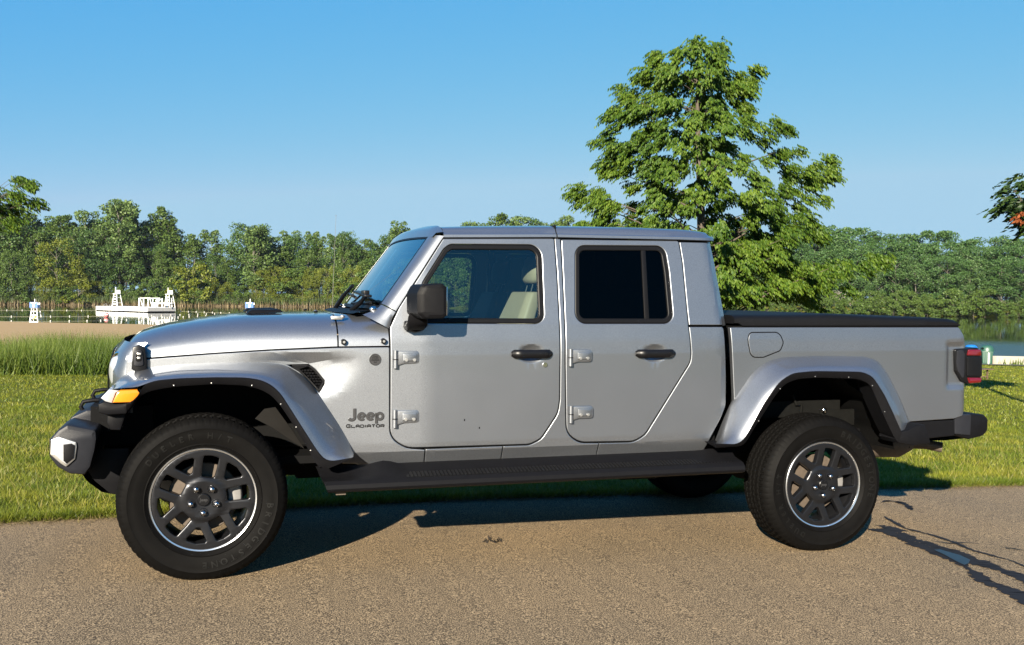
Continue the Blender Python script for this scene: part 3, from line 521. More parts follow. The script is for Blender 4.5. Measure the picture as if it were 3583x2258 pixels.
HERO = {'base': [11.3, 15.64, -0.96], 'top': [11.39, 15.79, 7.36], 'clusters': [[13.05, 15.54, 2.79], [11.91, 15.89, 1.43], [11.77, 15.73, 6.03], [10.2, 16.89, 5.92], [9.99, 16.58, 6.28], [9.97, 14.93, 5.06], [9.55, 13.96, 3.45], [13.2, 15.08, 5.41], [14.19, 14.7, 4.48], [10.86, 13.78, 2.87], [12.94, 13.63, 2.05], [14.33, 15.65, 1.54], [10.87, 16.0, 5.31], [11.62, 17.54, 3.78], [10.85, 15.92, 1.55], [10.12, 15.02, 5.36], [11.4, 16.05, 6.13], [13.7, 15.01, 1.4], [11.94, 16.61, 6.86], [11.12, 17.39, 4.85], [12.11, 16.55, 4.55], [11.68, 15.4, 5.68], [9.57, 16.81, 5.21], [11.23, 14.26, 5.17], [10.89, 17.26, 2.54], [11.5, 16.88, 2.51], [13.7, 15.58, 3.33], [10.52, 14.92, 2.93], [12.19, 16.11, 2.6], [10.55, 16.11, 1.4], [12.0, 16.13, 2.28], [13.23, 15.52, 2.82], [11.6, 17.28, 2.13], [12.3, 15.76, 6.6], [13.64, 15.52, 2.95], [9.64, 16.38, 2.49], [13.23, 15.28, 4.9], [9.51, 16.37, 4.72], [10.1, 16.55, 3.14], [11.91, 16.01, 5.2], [11.15, 15.56, 5.75], [9.12, 16.24, 2.14], [12.63, 15.4, 1.34], [11.66, 16.21, 2.3], [11.13, 16.14, 6.76], [12.45, 15.34, 1.34], [10.07, 14.19, 1.72], [9.18, 16.59, 3.91], [9.45, 16.59, 3.5], [10.51, 14.75, 4.62], [11.51, 16.56, 1.3], [12.35, 17.69, 5.9], [11.88, 15.56, 5.75], [9.19, 16.33, 3.52], [11.06, 17.22, 2.54], [10.49, 16.34, 1.47], [9.81, 15.5, 5.73], [13.38, 15.78, 3.74], [9.06, 16.05, 2.59], [11.89, 14.94, 5.33], [11.86, 14.92, 4.5], [13.47, 14.55, 3.72], [10.55, 16.96, 4.75], [11.87, 16.5, 3.94], [10.55, 14.5, 1.99], [9.76, 14.42, 2.11], [11.12, 17.47, 2.56], [9.37, 16.37, 4.47], [11.33, 14.47, 5.26], [12.01, 14.31, 2.26], [10.33, 16.82, 2.25], [10.29, 16.97, 3.44], [10.14, 15.27, 1.58], [9.31, 15.84, 3.48], [9.02, 16.23, 5.08], [8.8, 16.68, 3.84], [11.67, 16.12, 5.64], [11.61, 14.97, 1.46], [8.59, 16.16, 3.0], [12.34, 15.47, 5.97], [10.37, 14.49, 2.7], [13.1, 14.38, 3.28], [9.05, 15.92, 3.66], [9.75, 13.98, 2.3], [12.86, 14.62, 2.23], [12.69, 14.98, 5.26], [10.44, 15.27, 3.53], [11.59, 16.77, 6.96], [13.0, 15.08, 2.35], [12.37, 15.11, 2.76], [12.0, 15.99, 1.79], [10.6, 14.1, 4.34], [11.81, 17.36, 5.35], [9.38, 16.08, 5.68], [11.79, 15.6, 7.41], [13.97, 16.33, 4.72], [9.03, 16.01, 3.19], [12.76, 14.35, 2.8], [11.12, 15.44, 1.23], [10.22, 15.21, 4.44], [13.36, 14.52, 2.9], [10.77, 17.61, 3.32], [13.34, 15.75, 4.9], [8.64, 16.55, 4.0], [10.57, 15.35, 6.86], [11.01, 15.45, 7.13], [10.38, 14.03, 5.28], [10.63, 16.09, 6.93], [11.59, 15.06, 3.82], [13.59, 16.4, 2.95], [10.99, 16.88, 4.81], [9.04, 16.63, 2.54], [10.27, 15.34, 6.61], [10.9, 14.66, 3.72], [8.6, 16.05, 2.97], [9.69, 16.07, 5.7], [10.71, 16.12, 2.69], [9.6, 16.44, 5.91], [10.45, 16.22, 7.24], [11.79, 17.53, 2.01], [11.09, 15.06, 5.13], [9.5, 16.09, 2.94], [10.58, 15.77, 1.6], [12.03, 16.73, 4.89], [9.05, 16.3, 2.25], [8.55, 16.55, 3.81], [9.7, 15.79, 5.71], [12.71, 15.93, 5.39], [9.81, 15.55, 5.2], [11.74, 16.81, 6.93], [13.11, 14.3, 1.72], [13.53, 15.43, 1.98], [10.18, 13.92, 5.19], [10.55, 15.89, 5.09], [15.53, 14.47, 2.31], [13.57, 15.74, 4.19], [11.32, 16.54, 3.8], [11.43, 16.88, 3.92], [14.07, 15.33, 3.28], [11.5, 14.39, 1.73], [11.32, 16.16, 6.53], [9.14, 16.46, 3.09], [10.7, 16.35, 5.93], [12.77, 14.93, 2.59], [8.89, 16.81, 3.92], [11.41, 15.85, 4.85], [11.17, 17.73, 3.81], [9.23, 16.55, 3.93], [9.67, 16.34, 6.38], [13.43, 15.83, 3.16], [10.88, 16.37, 2.04], [13.33, 14.93, 2.12], [9.23, 15.82, 3.52], [14.29, 16.18, 1.58], [11.41, 16.54, 4.72], [11.04, 15.34, 4.01], [9.1, 16.19, 3.67], [14.07, 16.35, 4.56], [13.73, 14.72, 2.9], [13.5, 14.63, 1.61], [10.69, 16.55, 4.42], [10.97, 17.07, 5.6], [11.6, 16.18, 6.16], [10.51, 14.49, 1.48], [9.92, 13.82, 2.21], [11.68, 15.7, 5.13], [11.64, 15.47, 7.02], [11.04, 15.46, 2.49], [12.97, 15.81, 1.71], [12.0, 16.94, 1.91], [9.75, 15.86, 4.8], [11.88, 15.9, 5.81], [11.6, 15.63, 7.13], [11.68, 16.2, 5.98], [10.33, 14.37, 2.46], [11.0, 15.75, 5.19], [10.75, 13.59, 2.85], [12.46, 14.73, 2.4], [10.15, 13.9, 5.01], [10.67, 16.39, 4.72], [13.15, 17.14, 3.07], [10.75, 16.54, 6.65], [13.58, 14.85, 4.16], [11.51, 13.93, 2.13], [11.0, 16.12, 4.41], [9.55, 15.58, 4.54], [10.51, 16.7, 5.93], [10.62, 14.74, 3.4], [10.17, 15.84, 1.85], [10.91, 13.66, 1.86], [12.66, 15.51, 6.9], [12.28, 14.45, 3.53], [8.63, 16.09, 3.08], [13.43, 15.76, 1.79], [14.25, 15.57, 4.35], [11.39, 15.09, 6.48], [10.11, 15.7, 1.39], [12.31, 14.36, 3.28], [9.38, 16.47, 4.4], [12.45, 17.27, 4.05], [12.34, 15.59, 1.72], [13.3, 15.43, 4.93], [10.51, 14.96, 1.76], [13.52, 16.23, 3.53], [9.08, 16.14, 2.54], [11.57, 16.66, 3.53], [10.03, 15.69, 4.87], [13.41, 14.87, 4.92], [10.66, 16.35, 6.51], [14.08, 14.81, 1.76], [12.04, 16.3, 7.12], [11.94, 14.88, 4.67], [11.45, 15.78, 6.27], [12.52, 14.47, 1.59], [12.6, 17.27, 4.97], [12.0, 14.52, 4.24], [11.94, 15.9, 2.66], [12.87, 14.26, 2.8], [12.32, 17.04, 3.7], [9.07, 15.23, 2.94], [11.09, 16.3, 7.38], [9.11, 16.09, 2.57], [12.61, 15.27, 3.44], [10.16, 14.65, 1.83], [12.37, 17.62, 5.21], [9.35, 16.57, 3.32], [11.75, 16.34, 2.14], [10.8, 15.86, 2.81], [13.79, 15.49, 3.66], [9.28, 15.83, 4.3], [11.36, 13.96, 4.28], [9.62, 15.38, 5.66], [13.64, 14.85, 4.32], [10.3, 15.41, 2.75], [12.61, 15.18, 2.65], [9.76, 15.02, 2.06], [12.24, 16.74, 4.92], [10.76, 13.7, 3.96], [13.12, 15.63, 2.17], [13.76, 15.34, 2.06], [11.85, 16.51, 5.81], [11.68, 16.89, 6.78], [9.85, 16.09, 4.96], [11.27, 15.8, 7.45], [14.22, 15.37, 3.13], [14.63, 14.58, 1.63], [13.7, 16.08, 3.4], [10.97, 16.51, 6.09], [11.9, 14.86, 2.09], [8.95, 16.29, 3.61], [9.22, 16.02, 5.65], [9.32, 16.15, 4.79], [8.74, 16.49, 3.65], [14.29, 15.04, 4.72], [12.17, 14.32, 3.99], [12.1, 16.99, 4.93], [10.25, 16.77, 5.8], [8.95, 16.26, 2.8], [11.12, 16.82, 2.01], [9.84, 14.41, 3.04], [10.98, 14.23, 4.51], [9.87, 15.04, 4.52], [10.38, 15.99, 7.01], [11.06, 16.44, 6.37], [12.12, 16.52, 7.2], [10.61, 15.69, 3.1], [9.78, 15.74, 5.66], [14.21, 14.67, 4.34], [12.16, 15.72, 2.08], [11.85, 16.06, 3.35], [10.51, 14.29, 4.6], [11.1, 14.82, 1.83], [11.16, 16.17, 3.7], [9.66, 16.43, 4.71], [13.31, 14.12, 1.69], [9.67, 14.47, 3.17], [11.45, 15.35, 6.49], [13.96, 16.03, 4.42], [12.02, 16.08, 5.62], [11.91, 17.53, 2.56], [9.42, 16.68, 2.72], [11.37, 15.15, 5.7], [11.14, 15.31, 1.5], [10.1, 15.89, 3.53], [12.35, 14.57, 4.55], [11.96, 15.53, 3.82], [10.72, 16.36, 5.46], [10.01, 15.4, 4.08], [10.0, 14.79, 5.75], [14.19, 15.65, 1.6], [9.41, 16.01, 5.78], [9.58, 16.19, 2.88], [14.68, 14.93, 2.07], [13.72, 15.06, 1.65], [10.66, 14.91, 3.76], [11.08, 14.65, 6.58], [10.65, 17.29, 5.4], [12.39, 16.46, 2.16], [12.51, 15.16, 5.49], [11.18, 17.06, 3.56], [10.06, 16.39, 6.31], [13.16, 16.19, 3.07], [12.14, 15.99, 1.91], [9.7, 16.3, 4.56], [8.93, 16.21, 2.72], [12.51, 16.92, 4.38], [10.6, 16.13, 3.96], [12.05, 16.15, 3.74], [12.29, 15.27, 6.32], [11.36, 14.51, 5.49], [10.25, 16.04, 6.55], [11.12, 16.32, 3.09], [10.3, 15.82, 1.73], [10.17, 16.04, 4.46], [9.6, 16.75, 3.26], [12.38, 16.64, 4.23], [13.21, 15.32, 5.5], [11.22, 16.26, 3.62], [13.6, 15.71, 1.56], [13.06, 14.36, 2.97], [11.96, 13.88, 3.42], [12.38, 16.42, 4.3], [14.27, 15.52, 4.66], [12.58, 17.59, 4.13], [11.57, 17.71, 3.05], [8.97, 16.51, 2.5], [12.71, 16.19, 2.48], [9.42, 16.41, 4.42], [12.35, 17.38, 1.64], [13.45, 15.96, 1.97], [12.04, 15.76, 3.33], [9.92, 14.46, 4.14], [10.03, 14.97, 2.24], [13.56, 15.76, 3.98], [11.34, 14.79, 5.32], [11.47, 17.67, 2.66], [10.54, 15.19, 5.84], [10.4, 16.38, 6.74], [13.84, 14.85, 4.07], [12.58, 17.14, 1.67], [11.97, 14.79, 5.51], [11.33, 15.51, 4.18], [10.56, 15.83, 1.39], [10.06, 14.88, 2.46], [11.05, 15.12, 6.78], [12.51, 16.12, 3.27], [13.15, 15.05, 5.41], [10.14, 15.01, 4.26], [9.61, 15.72, 5.97], [12.09, 15.49, 6.44], [11.3, 14.42, 2.42], [11.39, 14.69, 1.79], [15.23, 14.76, 2.17], [13.46, 15.7, 1.68], [10.61, 15.5, 6.4], [10.74, 17.11, 5.08], [13.06, 15.94, 2.74], [9.65, 16.09, 6.14], [11.65, 16.41, 5.93], [12.14, 16.05, 6.62], [11.78, 15.9, 6.23], [10.54, 15.11, 5.52], [11.81, 15.42, 3.15], [12.8, 15.6, 2.46], [9.55, 15.83, 4.81], [12.35, 17.25, 3.32], [12.15, 14.65, 3.34], [12.65, 14.94, 2.78], [10.81, 17.31, 5.67], [11.88, 14.45, 3.25], [13.5, 16.93, 3.88], [13.98, 17.08, 2.09], [12.2, 16.45, 5.34], [12.68, 15.74, 6.92], [12.22, 15.54, 2.72], [11.94, 14.19, 3.72], [9.15, 16.03, 2.79], [9.35, 16.53, 2.25], [9.08, 15.84, 2.59], [12.77, 14.46, 3.02], [13.99, 14.74, 3.77], [13.21, 16.97, 3.81], [12.93, 14.96, 3.5], [10.05, 15.57, 3.1], [11.24, 16.43, 3.16], [11.52, 14.82, 2.24], [11.23, 16.53, 2.73], [10.42, 13.74, 1.75], [13.07, 16.86, 2.03], [9.75, 16.23, 2.31], [13.7, 16.01, 3.51], [10.1, 14.53, 4.83], [11.69, 15.03, 2.64], [10.64, 17.37, 5.41], [9.83, 16.41, 1.66], [13.75, 15.12, 1.7], [10.44, 17.31, 3.72], [9.73, 15.08, 4.24], [12.01, 14.7, 3.14], [13.2, 16.44, 4.32], [12.62, 15.52, 3.46], [9.05, 16.09, 1.91], [9.26, 16.64, 2.59], [11.65, 15.49, 5.82], [9.6, 15.82, 2.79], [11.28, 14.66, 3.06], [9.91, 16.11, 4.03], [10.71, 15.75, 6.88], [11.15, 15.18, 6.4], [10.9, 16.26, 6.61], [10.04, 15.88, 6.62], [11.52, 15.77, 7.15], [9.8, 15.21, 2.5], [12.35, 15.66, 5.98], [11.38, 16.51, 1.83], [11.33, 15.57, 7.37], [11.53, 16.07, 5.25], [13.47, 15.3, 3.15], [12.61, 17.36, 4.61], [11.91, 14.66, 3.63], [10.9, 16.06, 2.19], [10.02, 15.91, 6.73], [9.34, 15.82, 3.5], [11.17, 15.3, 5.06], [12.28, 14.88, 2.43], [10.08, 16.01, 5.12], [11.58, 16.02, 1.55], [10.35, 16.08, 5.36], [9.31, 15.9, 4.97], [13.92, 16.43, 1.97], [12.71, 15.42, 5.13], [12.37, 15.49, 6.49], [11.89, 15.52, 6.32], [10.9, 16.36, 6.14], [12.32, 15.41, 5.67], [12.06, 17.22, 3.65], [11.82, 14.35, 3.17], [9.92, 15.6, 1.55], [11.32, 14.53, 4.51], [10.23, 17.28, 2.56], [9.68, 15.81, 2.94], [8.96, 16.93, 3.03], [13.96, 14.77, 2.94], [9.03, 16.26, 3.11], [11.94, 16.15, 6.21], [13.97, 14.81, 2.88], [11.83, 15.47, 5.02], [11.47, 17.53, 4.77], [13.09, 14.91, 2.25], [11.18, 16.0, 4.59], [9.71, 16.33, 2.34], [9.95, 16.06, 1.74], [10.74, 16.01, 4.06], [10.7, 16.65, 4.19], [10.82, 15.31, 2.47], [9.41, 15.95, 5.39], [11.89, 16.82, 6.28], [10.01, 14.86, 4.2], [9.57, 15.58, 4.9], [9.23, 15.98, 3.6], [10.67, 15.68, 6.57], [10.3, 15.9, 5.56], [10.7, 15.66, 2.83], [10.04, 14.07, 4.66], [14.24, 15.22, 4.36], [9.57, 16.88, 2.73], [10.88, 16.75, 5.22], [11.05, 17.26, 4.89], [12.45, 15.27, 2.1], [11.8, 15.19, 1.35], [10.04, 16.26, 1.99], [14.04, 14.85, 1.11], [13.58, 14.65, 4.11], [10.71, 15.9, 1.54], [12.18, 16.07, 4.72], [14.11, 15.0, 2.89], [9.61, 15.88, 4.35], [10.38, 16.92, 2.29], [11.15, 15.61, 7.41], [12.72, 14.68, 2.94], [13.18, 15.25, 2.51], [11.44, 13.69, 3.68], [9.75, 14.98, 4.77], [13.42, 15.32, 3.98], [12.41, 17.59, 5.37], [10.37, 14.94, 2.99], [9.72, 14.41, 2.77], [12.26, 15.39, 5.36], [10.41, 16.06, 7.15], [10.3, 15.1, 6.59], [11.15, 17.33, 3.04], [9.84, 16.79, 5.02], [10.41, 15.61, 6.75], [13.3, 15.29, 1.48], [9.63, 15.93, 4.42], [12.84, 17.43, 3.78], [13.9, 16.0, 4.43], [12.11, 15.77, 6.41], [10.2, 15.92, 6.19], [11.38, 16.61, 4.74], [12.12, 15.8, 5.02], [10.18, 15.69, 3.11], [10.79, 13.65, 4.13], [9.29, 16.52, 4.61], [10.94, 16.67, 6.88], [9.89, 16.34, 6.09], [12.66, 15.55, 4.18], [12.52, 16.24, 2.43], [12.43, 16.66, 2.79], [13.46, 14.68, 3.07], [13.48, 14.81, 3.43], [12.31, 15.74, 6.39], [12.4, 16.7, 2.82], [12.01, 15.33, 3.77], [10.58, 17.23, 2.41], [11.71, 15.62, 7.1], [11.24, 16.83, 6.23], [11.85, 14.07, 1.57], [11.64, 16.86, 3.68], [11.28, 15.47, 6.35], [13.86, 16.42, 2.13], [12.14, 17.01, 4.48], [9.43, 15.6, 2.77], [10.42, 16.5, 6.05], [13.13, 15.29, 1.48], [11.05, 14.07, 1.79], [10.39, 15.26, 6.46], [10.23, 15.35, 5.76], [10.84, 16.0, 4.67], [10.28, 15.73, 4.05], [13.32, 14.86, 3.9], [11.13, 15.69, 7.19], [11.89, 16.01, 6.61], [11.92, 16.83, 5.28], [10.51, 16.13, 7.13], [10.84, 15.83, 1.8], [10.95, 15.18, 6.62], [12.96, 15.89, 1.63], [10.64, 15.24, 7.08], [10.22, 15.42, 6.01], [12.18, 16.14, 6.9], [12.34, 15.77, 6.77], [8.79, 16.35, 2.5], [13.37, 14.47, 4.32], [12.3, 15.85, 6.13], [9.44, 15.66, 5.59], [10.28, 15.53, 4.01], [10.46, 15.78, 6.16], [10.0, 14.37, 4.13], [14.3, 16.66, 2.18], [12.52, 15.65, 6.62], [12.29, 16.01, 6.58], [12.5, 14.61, 1.86], [9.77, 14.82, 3.74], [12.98, 14.42, 4.42], [13.19, 16.44, 1.64], [10.58, 14.92, 1.67], [12.25, 14.24, 3.79], [12.85, 16.02, 2.43], [10.4, 13.8, 1.69], [14.24, 14.88, 4.72], [10.07, 17.16, 2.71], [9.97, 16.13, 4.02], [10.22, 15.14, 2.05], [11.14, 14.75, 5.8], [12.77, 14.89, 5.5], [11.16, 15.0, 2.91], [12.42, 15.48, 6.41], [12.23, 16.46, 5.17], [12.4, 15.09, 2.96], [10.57, 14.44, 2.79], [10.34, 14.99, 5.85], [12.48, 14.86, 2.29], [14.05, 15.57, 1.58], [14.47, 15.28, 4.39], [9.1, 15.9, 3.54], [10.76, 15.89, 3.89], [13.43, 15.84, 2.28], [10.46, 15.62, 1.35], [11.8, 17.72, 2.76], [12.5, 16.34, 2.44], [11.39, 17.54, 3.72], [11.25, 15.43, 2.4], [9.4, 16.55, 5.34], [13.81, 15.03, 3.27], [12.34, 15.68, 5.98], [11.7, 15.62, 5.92], [9.59, 15.57, 1.8], [13.25, 15.62, 3.26], [10.07, 16.25, 6.65], [10.9, 16.91, 3.74], [8.64, 16.76, 2.85], [10.9, 15.05, 3.77], [10.92, 14.47, 3.75], [10.2, 13.89, 2.6], [14.83, 14.26, 2.17], [11.79, 16.05, 7.47], [14.96, 15.1, 2.13], [10.67, 13.78, 4.04], [11.9, 14.23, 3.56], [12.36, 14.01, 2.31], [13.56, 15.57, 2.25], [14.48, 15.46, 1.73], [12.42, 15.64, 2.31], [12.68, 14.05, 1.68], [15.93, 15.15, 2.35], [12.65, 16.57, 1.77], [12.06, 15.85, 1.46], [13.21, 14.26, 2.02], [12.49, 15.56, 1.83], [14.13, 14.84, 1.96], [12.09, 15.95, 2.54], [13.8, 15.84, 2.14], [13.63, 15.76, 1.66], [14.16, 15.02, 2.1], [11.73, 14.85, 2.5], [14.51, 14.34, 1.58], [14.08, 14.91, 2.14], [13.38, 16.28, 2.33], [12.11, 15.24, 1.42], [14.31, 15.01, 1.88], [12.04, 15.48, 2.36], [13.3, 15.29, 1.91], [13.74, 13.82, 2.01], [11.36, 14.28, 1.5], [12.52, 14.65, 2.67], [14.57, 15.51, 2.0], [12.12, 14.87, 1.82], [11.4, 14.59, 2.49], [12.97, 16.47, 2.86], [12.98, 14.92, 1.6], [13.84, 14.73, 1.92], [13.26, 14.19, 1.7], [12.43, 15.82, 2.38], [12.9, 15.39, 1.47], [12.54, 14.22, 2.41], [11.38, 14.61, 2.1], [12.01, 14.46, 2.28], [13.14, 16.4, 2.48], [13.4, 15.12, 1.84], [12.75, 14.75, 1.84], [16.05, 15.57, 2.49], [12.96, 15.82, 2.31], [11.83, 14.68, 1.4], [13.64, 14.89, 1.48], [14.58, 15.23, 2.24], [12.96, 14.77, 2.54], [14.32, 15.91, 1.79], [13.04, 15.79, 1.41], [13.39, 14.11, 1.87], [12.3, 16.44, 2.85], [13.16, 14.93, 1.86], [12.74, 14.43, 1.79], [12.16, 14.73, 1.72], [12.76, 16.26, 1.55], [15.74, 14.68, 2.35], [11.86, 15.56, 2.32], [13.35, 14.71, 2.17], [11.62, 15.16, 1.77], [12.39, 15.8, 2.25], [13.94, 13.81, 2.15], [14.07, 14.76, 1.87], [15.43, 14.46, 2.27], [11.46, 14.8, 2.59], [11.91, 14.42, 2.51], [13.27, 14.46, 1.92], [12.62, 13.92, 2.75], [11.27, 14.38, 1.63], [13.24, 14.71, 1.99], [14.06, 15.34, 1.29], [12.12, 14.46, 2.57], [12.27, 15.66, 2.21], [12.3, 14.93, 2.69], [14.03, 15.87, 1.41], [13.54, 14.24, 1.96], [12.26, 16.41, 2.15], [11.65, 15.08, 2.6], [12.98, 15.13, 1.94], [12.6, 15.81, 1.48], [11.9, 14.44, 2.52], [13.99, 15.43, 1.82], [13.19, 16.16, 1.42], [11.81, 14.31, 1.65], [13.36, 13.71, 1.67], [12.21, 15.23, 2.44], [13.26, 15.19, 2.84], [13.06, 16.31, 2.42], [13.06, 15.59, 2.22], [13.4, 13.99, 1.76], [11.91, 15.04, 2.28]]}
MAPLE = {'base': [16.93, 10.62, -0.93], 'centre': [16.93, 10.62, 3.46], 'r': 1.15, 'rz': .72, 'red': [[15.78, 10.44, 3.08], [15.92, 10.5, 3.06], [15.85, 10.42, 3.15]]}
LEFT = {'base': [-10.41, 44.31, -1.23], 'clusters': [[-8.36, 44.62, 6.46], [-8.08, 44.58, 6.48], [-7.6, 43.55, 6.19], [-7.75, 43.88, 6.16], [-7.33, 43.63, 5.37], [-7.31, 43.8, 5.39], [-7.51, 43.47, 5.3], [-8.25, 43.08, 5.64], [-8.72, 44.57, 5.87], [-8.01, 43.45, 5.63], [-8.12, 43.11, 5.65], [-8.51, 44.39, 5.27], [-8.36, 44.62, 5.33], [-8.99, 44.65, 5.02], [-8.88, 44.53, 5.02], [-8.89, 44.21, 5.0], [-8.56, 44.26, 4.49], [-8.4, 43.18, 4.34], [-8.27, 43.56, 4.66], [-9.09, 43.26, 5.3], [-9.39, 44.23, 5.52], [-9.23, 43.94, 5.35], [-9.14, 43.8, 5.49], [-9.01, 43.28, 5.34], [-9.21, 44.29, 5.59], [-9.58, 44.39, 4.4], [-9.54, 44.95, 4.46], [-9.59, 44.93, 4.6], [-9.49, 43.95, 4.6], [-9.4, 44.16, 4.57], [-9.37, 44.04, 4.41], [-8.14, 44.23, 5.0], [-9.92, 44.43, 5.95], [-9.82, 44.06, 5.96], [-9.7, 43.54, 5.99], [-9.9, 44.75, 5.89], [-9.81, 44.93, 5.91], [-9.82, 44.48, 6.15], [-9.83, 44.84, 6.09], [-9.61, 43.53, 5.79], [-10.15, 44.24, 3.78], [-10.19, 45.08, 3.77], [-10.06, 43.92, 3.62], [-10.23, 44.92, 3.88], [-10.31, 45.15, 3.89], [-10.06, 44.08, 3.81], [-10.37, 45.15, 3.83], [-10.28, 44.97, 3.85], [-9.95, 44.39, 2.72], [-10.03, 44.81, 2.69], [-9.66, 43.69, 2.61], [-10.03, 45.08, 2.76], [-9.67, 44.21, 2.72], [-9.63, 44.01, 2.81]]}
CHAIR = ((-19.15, 125.60, -2.79), 3.10)
CHAIR2 = ((5.62, 122.61, -2.80), 3.3)
RAFT = [[-20.95, 216.26, -2.8], [-10.28, 200.09, -2.8], [-5.13, 202.72, -2.8]]
BUOYS = [[[-40.19, 215.58, -2.8], [-34.2, 216.78, -2.8], [-23.06, 216.63, -2.8], [-20.99, 217.03, -2.8]], [[-30.88, 164.24, -2.8], [-23.81, 164.76, -2.8], [-17.88, 166.58, -2.8], [-9.74, 168.64, -2.8], [-2.62, 180.15, -2.8], [2.13, 187.61, -2.8]], [[-26.22, 138.55, -2.8], [-21.09, 138.61, -2.8], [-15.2, 140.67, -2.8], [-7.5, 149.45, -2.8], [-2.41, 164.93, -2.8], [1.61, 171.05, -2.8], [4.9, 177.62, -2.8]], [[-4.3, 210.87, -2.8], [6.45, 191.84, -2.8]]]
BUOY1 = (-14.31, 161.95, -2.80)
BIN = ((41.27, 39.08, -2.20), 1.03)
BIN2 = ((39.79, 38.62, -2.15), 1.03)
WALL = ((41.23, 38.46), (62.35, 40.94), 0.45)
BENCH = (26.48, 22.93, -1.47)

# ------------------------------------------------------------------ materials
def nodes(name):
    m = bpy.data.materials.new(name)
    m.use_nodes = True
    nt = m.node_tree
    return m, nt, nt.nodes['Principled BSDF']

def N(nt, t, **kw):
    n = nt.nodes.new(t)
    for k, v in kw.items():
        if k.startswith('i_'):
            n.inputs[k[2:]].default_value = v
        else:
            setattr(n, k, v)
    return n

K = .54          # real-world albedo level: the scene is exposed two stops up for the low morning sun
def pm(name, col, rough=.5, metal=0., coat=0., coat_rough=.05, var=.12, scale=30., bump=0., bscale=200., spec=.5):
    """principled surface with a little noise in colour and roughness"""
    m, nt, b = nodes(name)
    L = nt.links.new
    tc = N(nt, 'ShaderNodeTexCoord')
    nz = N(nt, 'ShaderNodeTexNoise', i_Scale=scale, i_Detail=4.)
    L(tc.outputs['Object'], nz.inputs['Vector'])
    mx = N(nt, 'ShaderNodeMix', data_type='RGBA')
    c = Vector(col) * (1. if metal > .85 else K)
    mx.inputs['A'].default_value = (*(c * (1 - var)), 1)
    mx.inputs['B'].default_value = (*(c * (1 + var)), 1)
    L(nz.outputs['Fac'], mx.inputs['Factor'])
    L(mx.outputs['Result'], b.inputs['Base Color'])
    b.inputs['Roughness'].default_value = rough
    b.inputs['Metallic'].default_value = metal
    b.inputs['Coat Weight'].default_value = coat
    b.inputs['Coat Roughness'].default_value = coat_rough
    b.inputs['Specular IOR Level'].default_value = spec
    if bump:
        n2 = N(nt, 'ShaderNodeTexNoise', i_Scale=bscale, i_Detail=3.)
        L(tc.outputs['Object'], n2.inputs['Vector'])
        bp = N(nt, 'ShaderNodeBump', i_Strength=bump, i_Distance=.002)
        L(n2.outputs['Fac'], bp.inputs['Height'])
        L(bp.outputs['Normal'], b.inputs['Normal'])
    return m

def leafmat(name, dark, light, trans=.35, rough=.5, clump=None):
    m, nt, b = nodes(name)
    L = nt.links.new
    g = N(nt, 'ShaderNodeNewGeometry')
    cr = N(nt, 'ShaderNodeValToRGB')
    cr.color_ramp.elements[0].color = (*(Vector(dark) * K), 1)
    cr.color_ramp.elements[1].color = (*(Vector(light) * K), 1)
    L(g.outputs['Random Per Island'], cr.inputs['Fac'])
    src = cr.outputs['Color']
    if clump:
        tc = N(nt, 'ShaderNodeTexCoord')
        nz = N(nt, 'ShaderNodeTexNoise', i_Scale=clump[0], i_Detail=3.)
        L(tc.outputs['Object'], nz.inputs['Vector'])
        c2 = N(nt, 'ShaderNodeValToRGB')
        c2.color_ramp.elements[0].position = .38
        c2.color_ramp.elements[1].position = .62
        c2.color_ramp.elements[0].color = (1, 1, 1, 1)
        c2.color_ramp.elements[1].color = (*clump[1], 1)
        L(nz.outputs['Fac'], c2.inputs['Fac'])
        mu = N(nt, 'ShaderNodeMix', data_type='RGBA', blend_type='MULTIPLY')
        mu.inputs['Factor'].default_value = 1
        L(src, mu.inputs['A']); L(c2.outputs['Color'], mu.inputs['B'])
        src = mu.outputs['Result']
    L(src, b.inputs['Base Color'])
    b.inputs['Roughness'].default_value = rough
    b.inputs['Specular IOR Level'].default_value = .25
    tr = N(nt, 'ShaderNodeBsdfTranslucent')
    br = N(nt, 'ShaderNodeMix', data_type='RGBA', blend_type='MULTIPLY')
    br.inputs['Factor'].default_value = 1
    br.inputs['B'].default_value = (1.25, 1.15, .5, 1)
    L(src, br.inputs['A']); L(br.outputs['Result'], tr.inputs['Color'])
    ms = N(nt, 'ShaderNodeMixShader')
    ms.inputs['Fac'].default_value = trans
    L(b.outputs[0], ms.inputs[1]); L(tr.outputs[0], ms.inputs[2])
    L(ms.outputs[0], nt.nodes['Material Output'].inputs['Surface'])
    return m

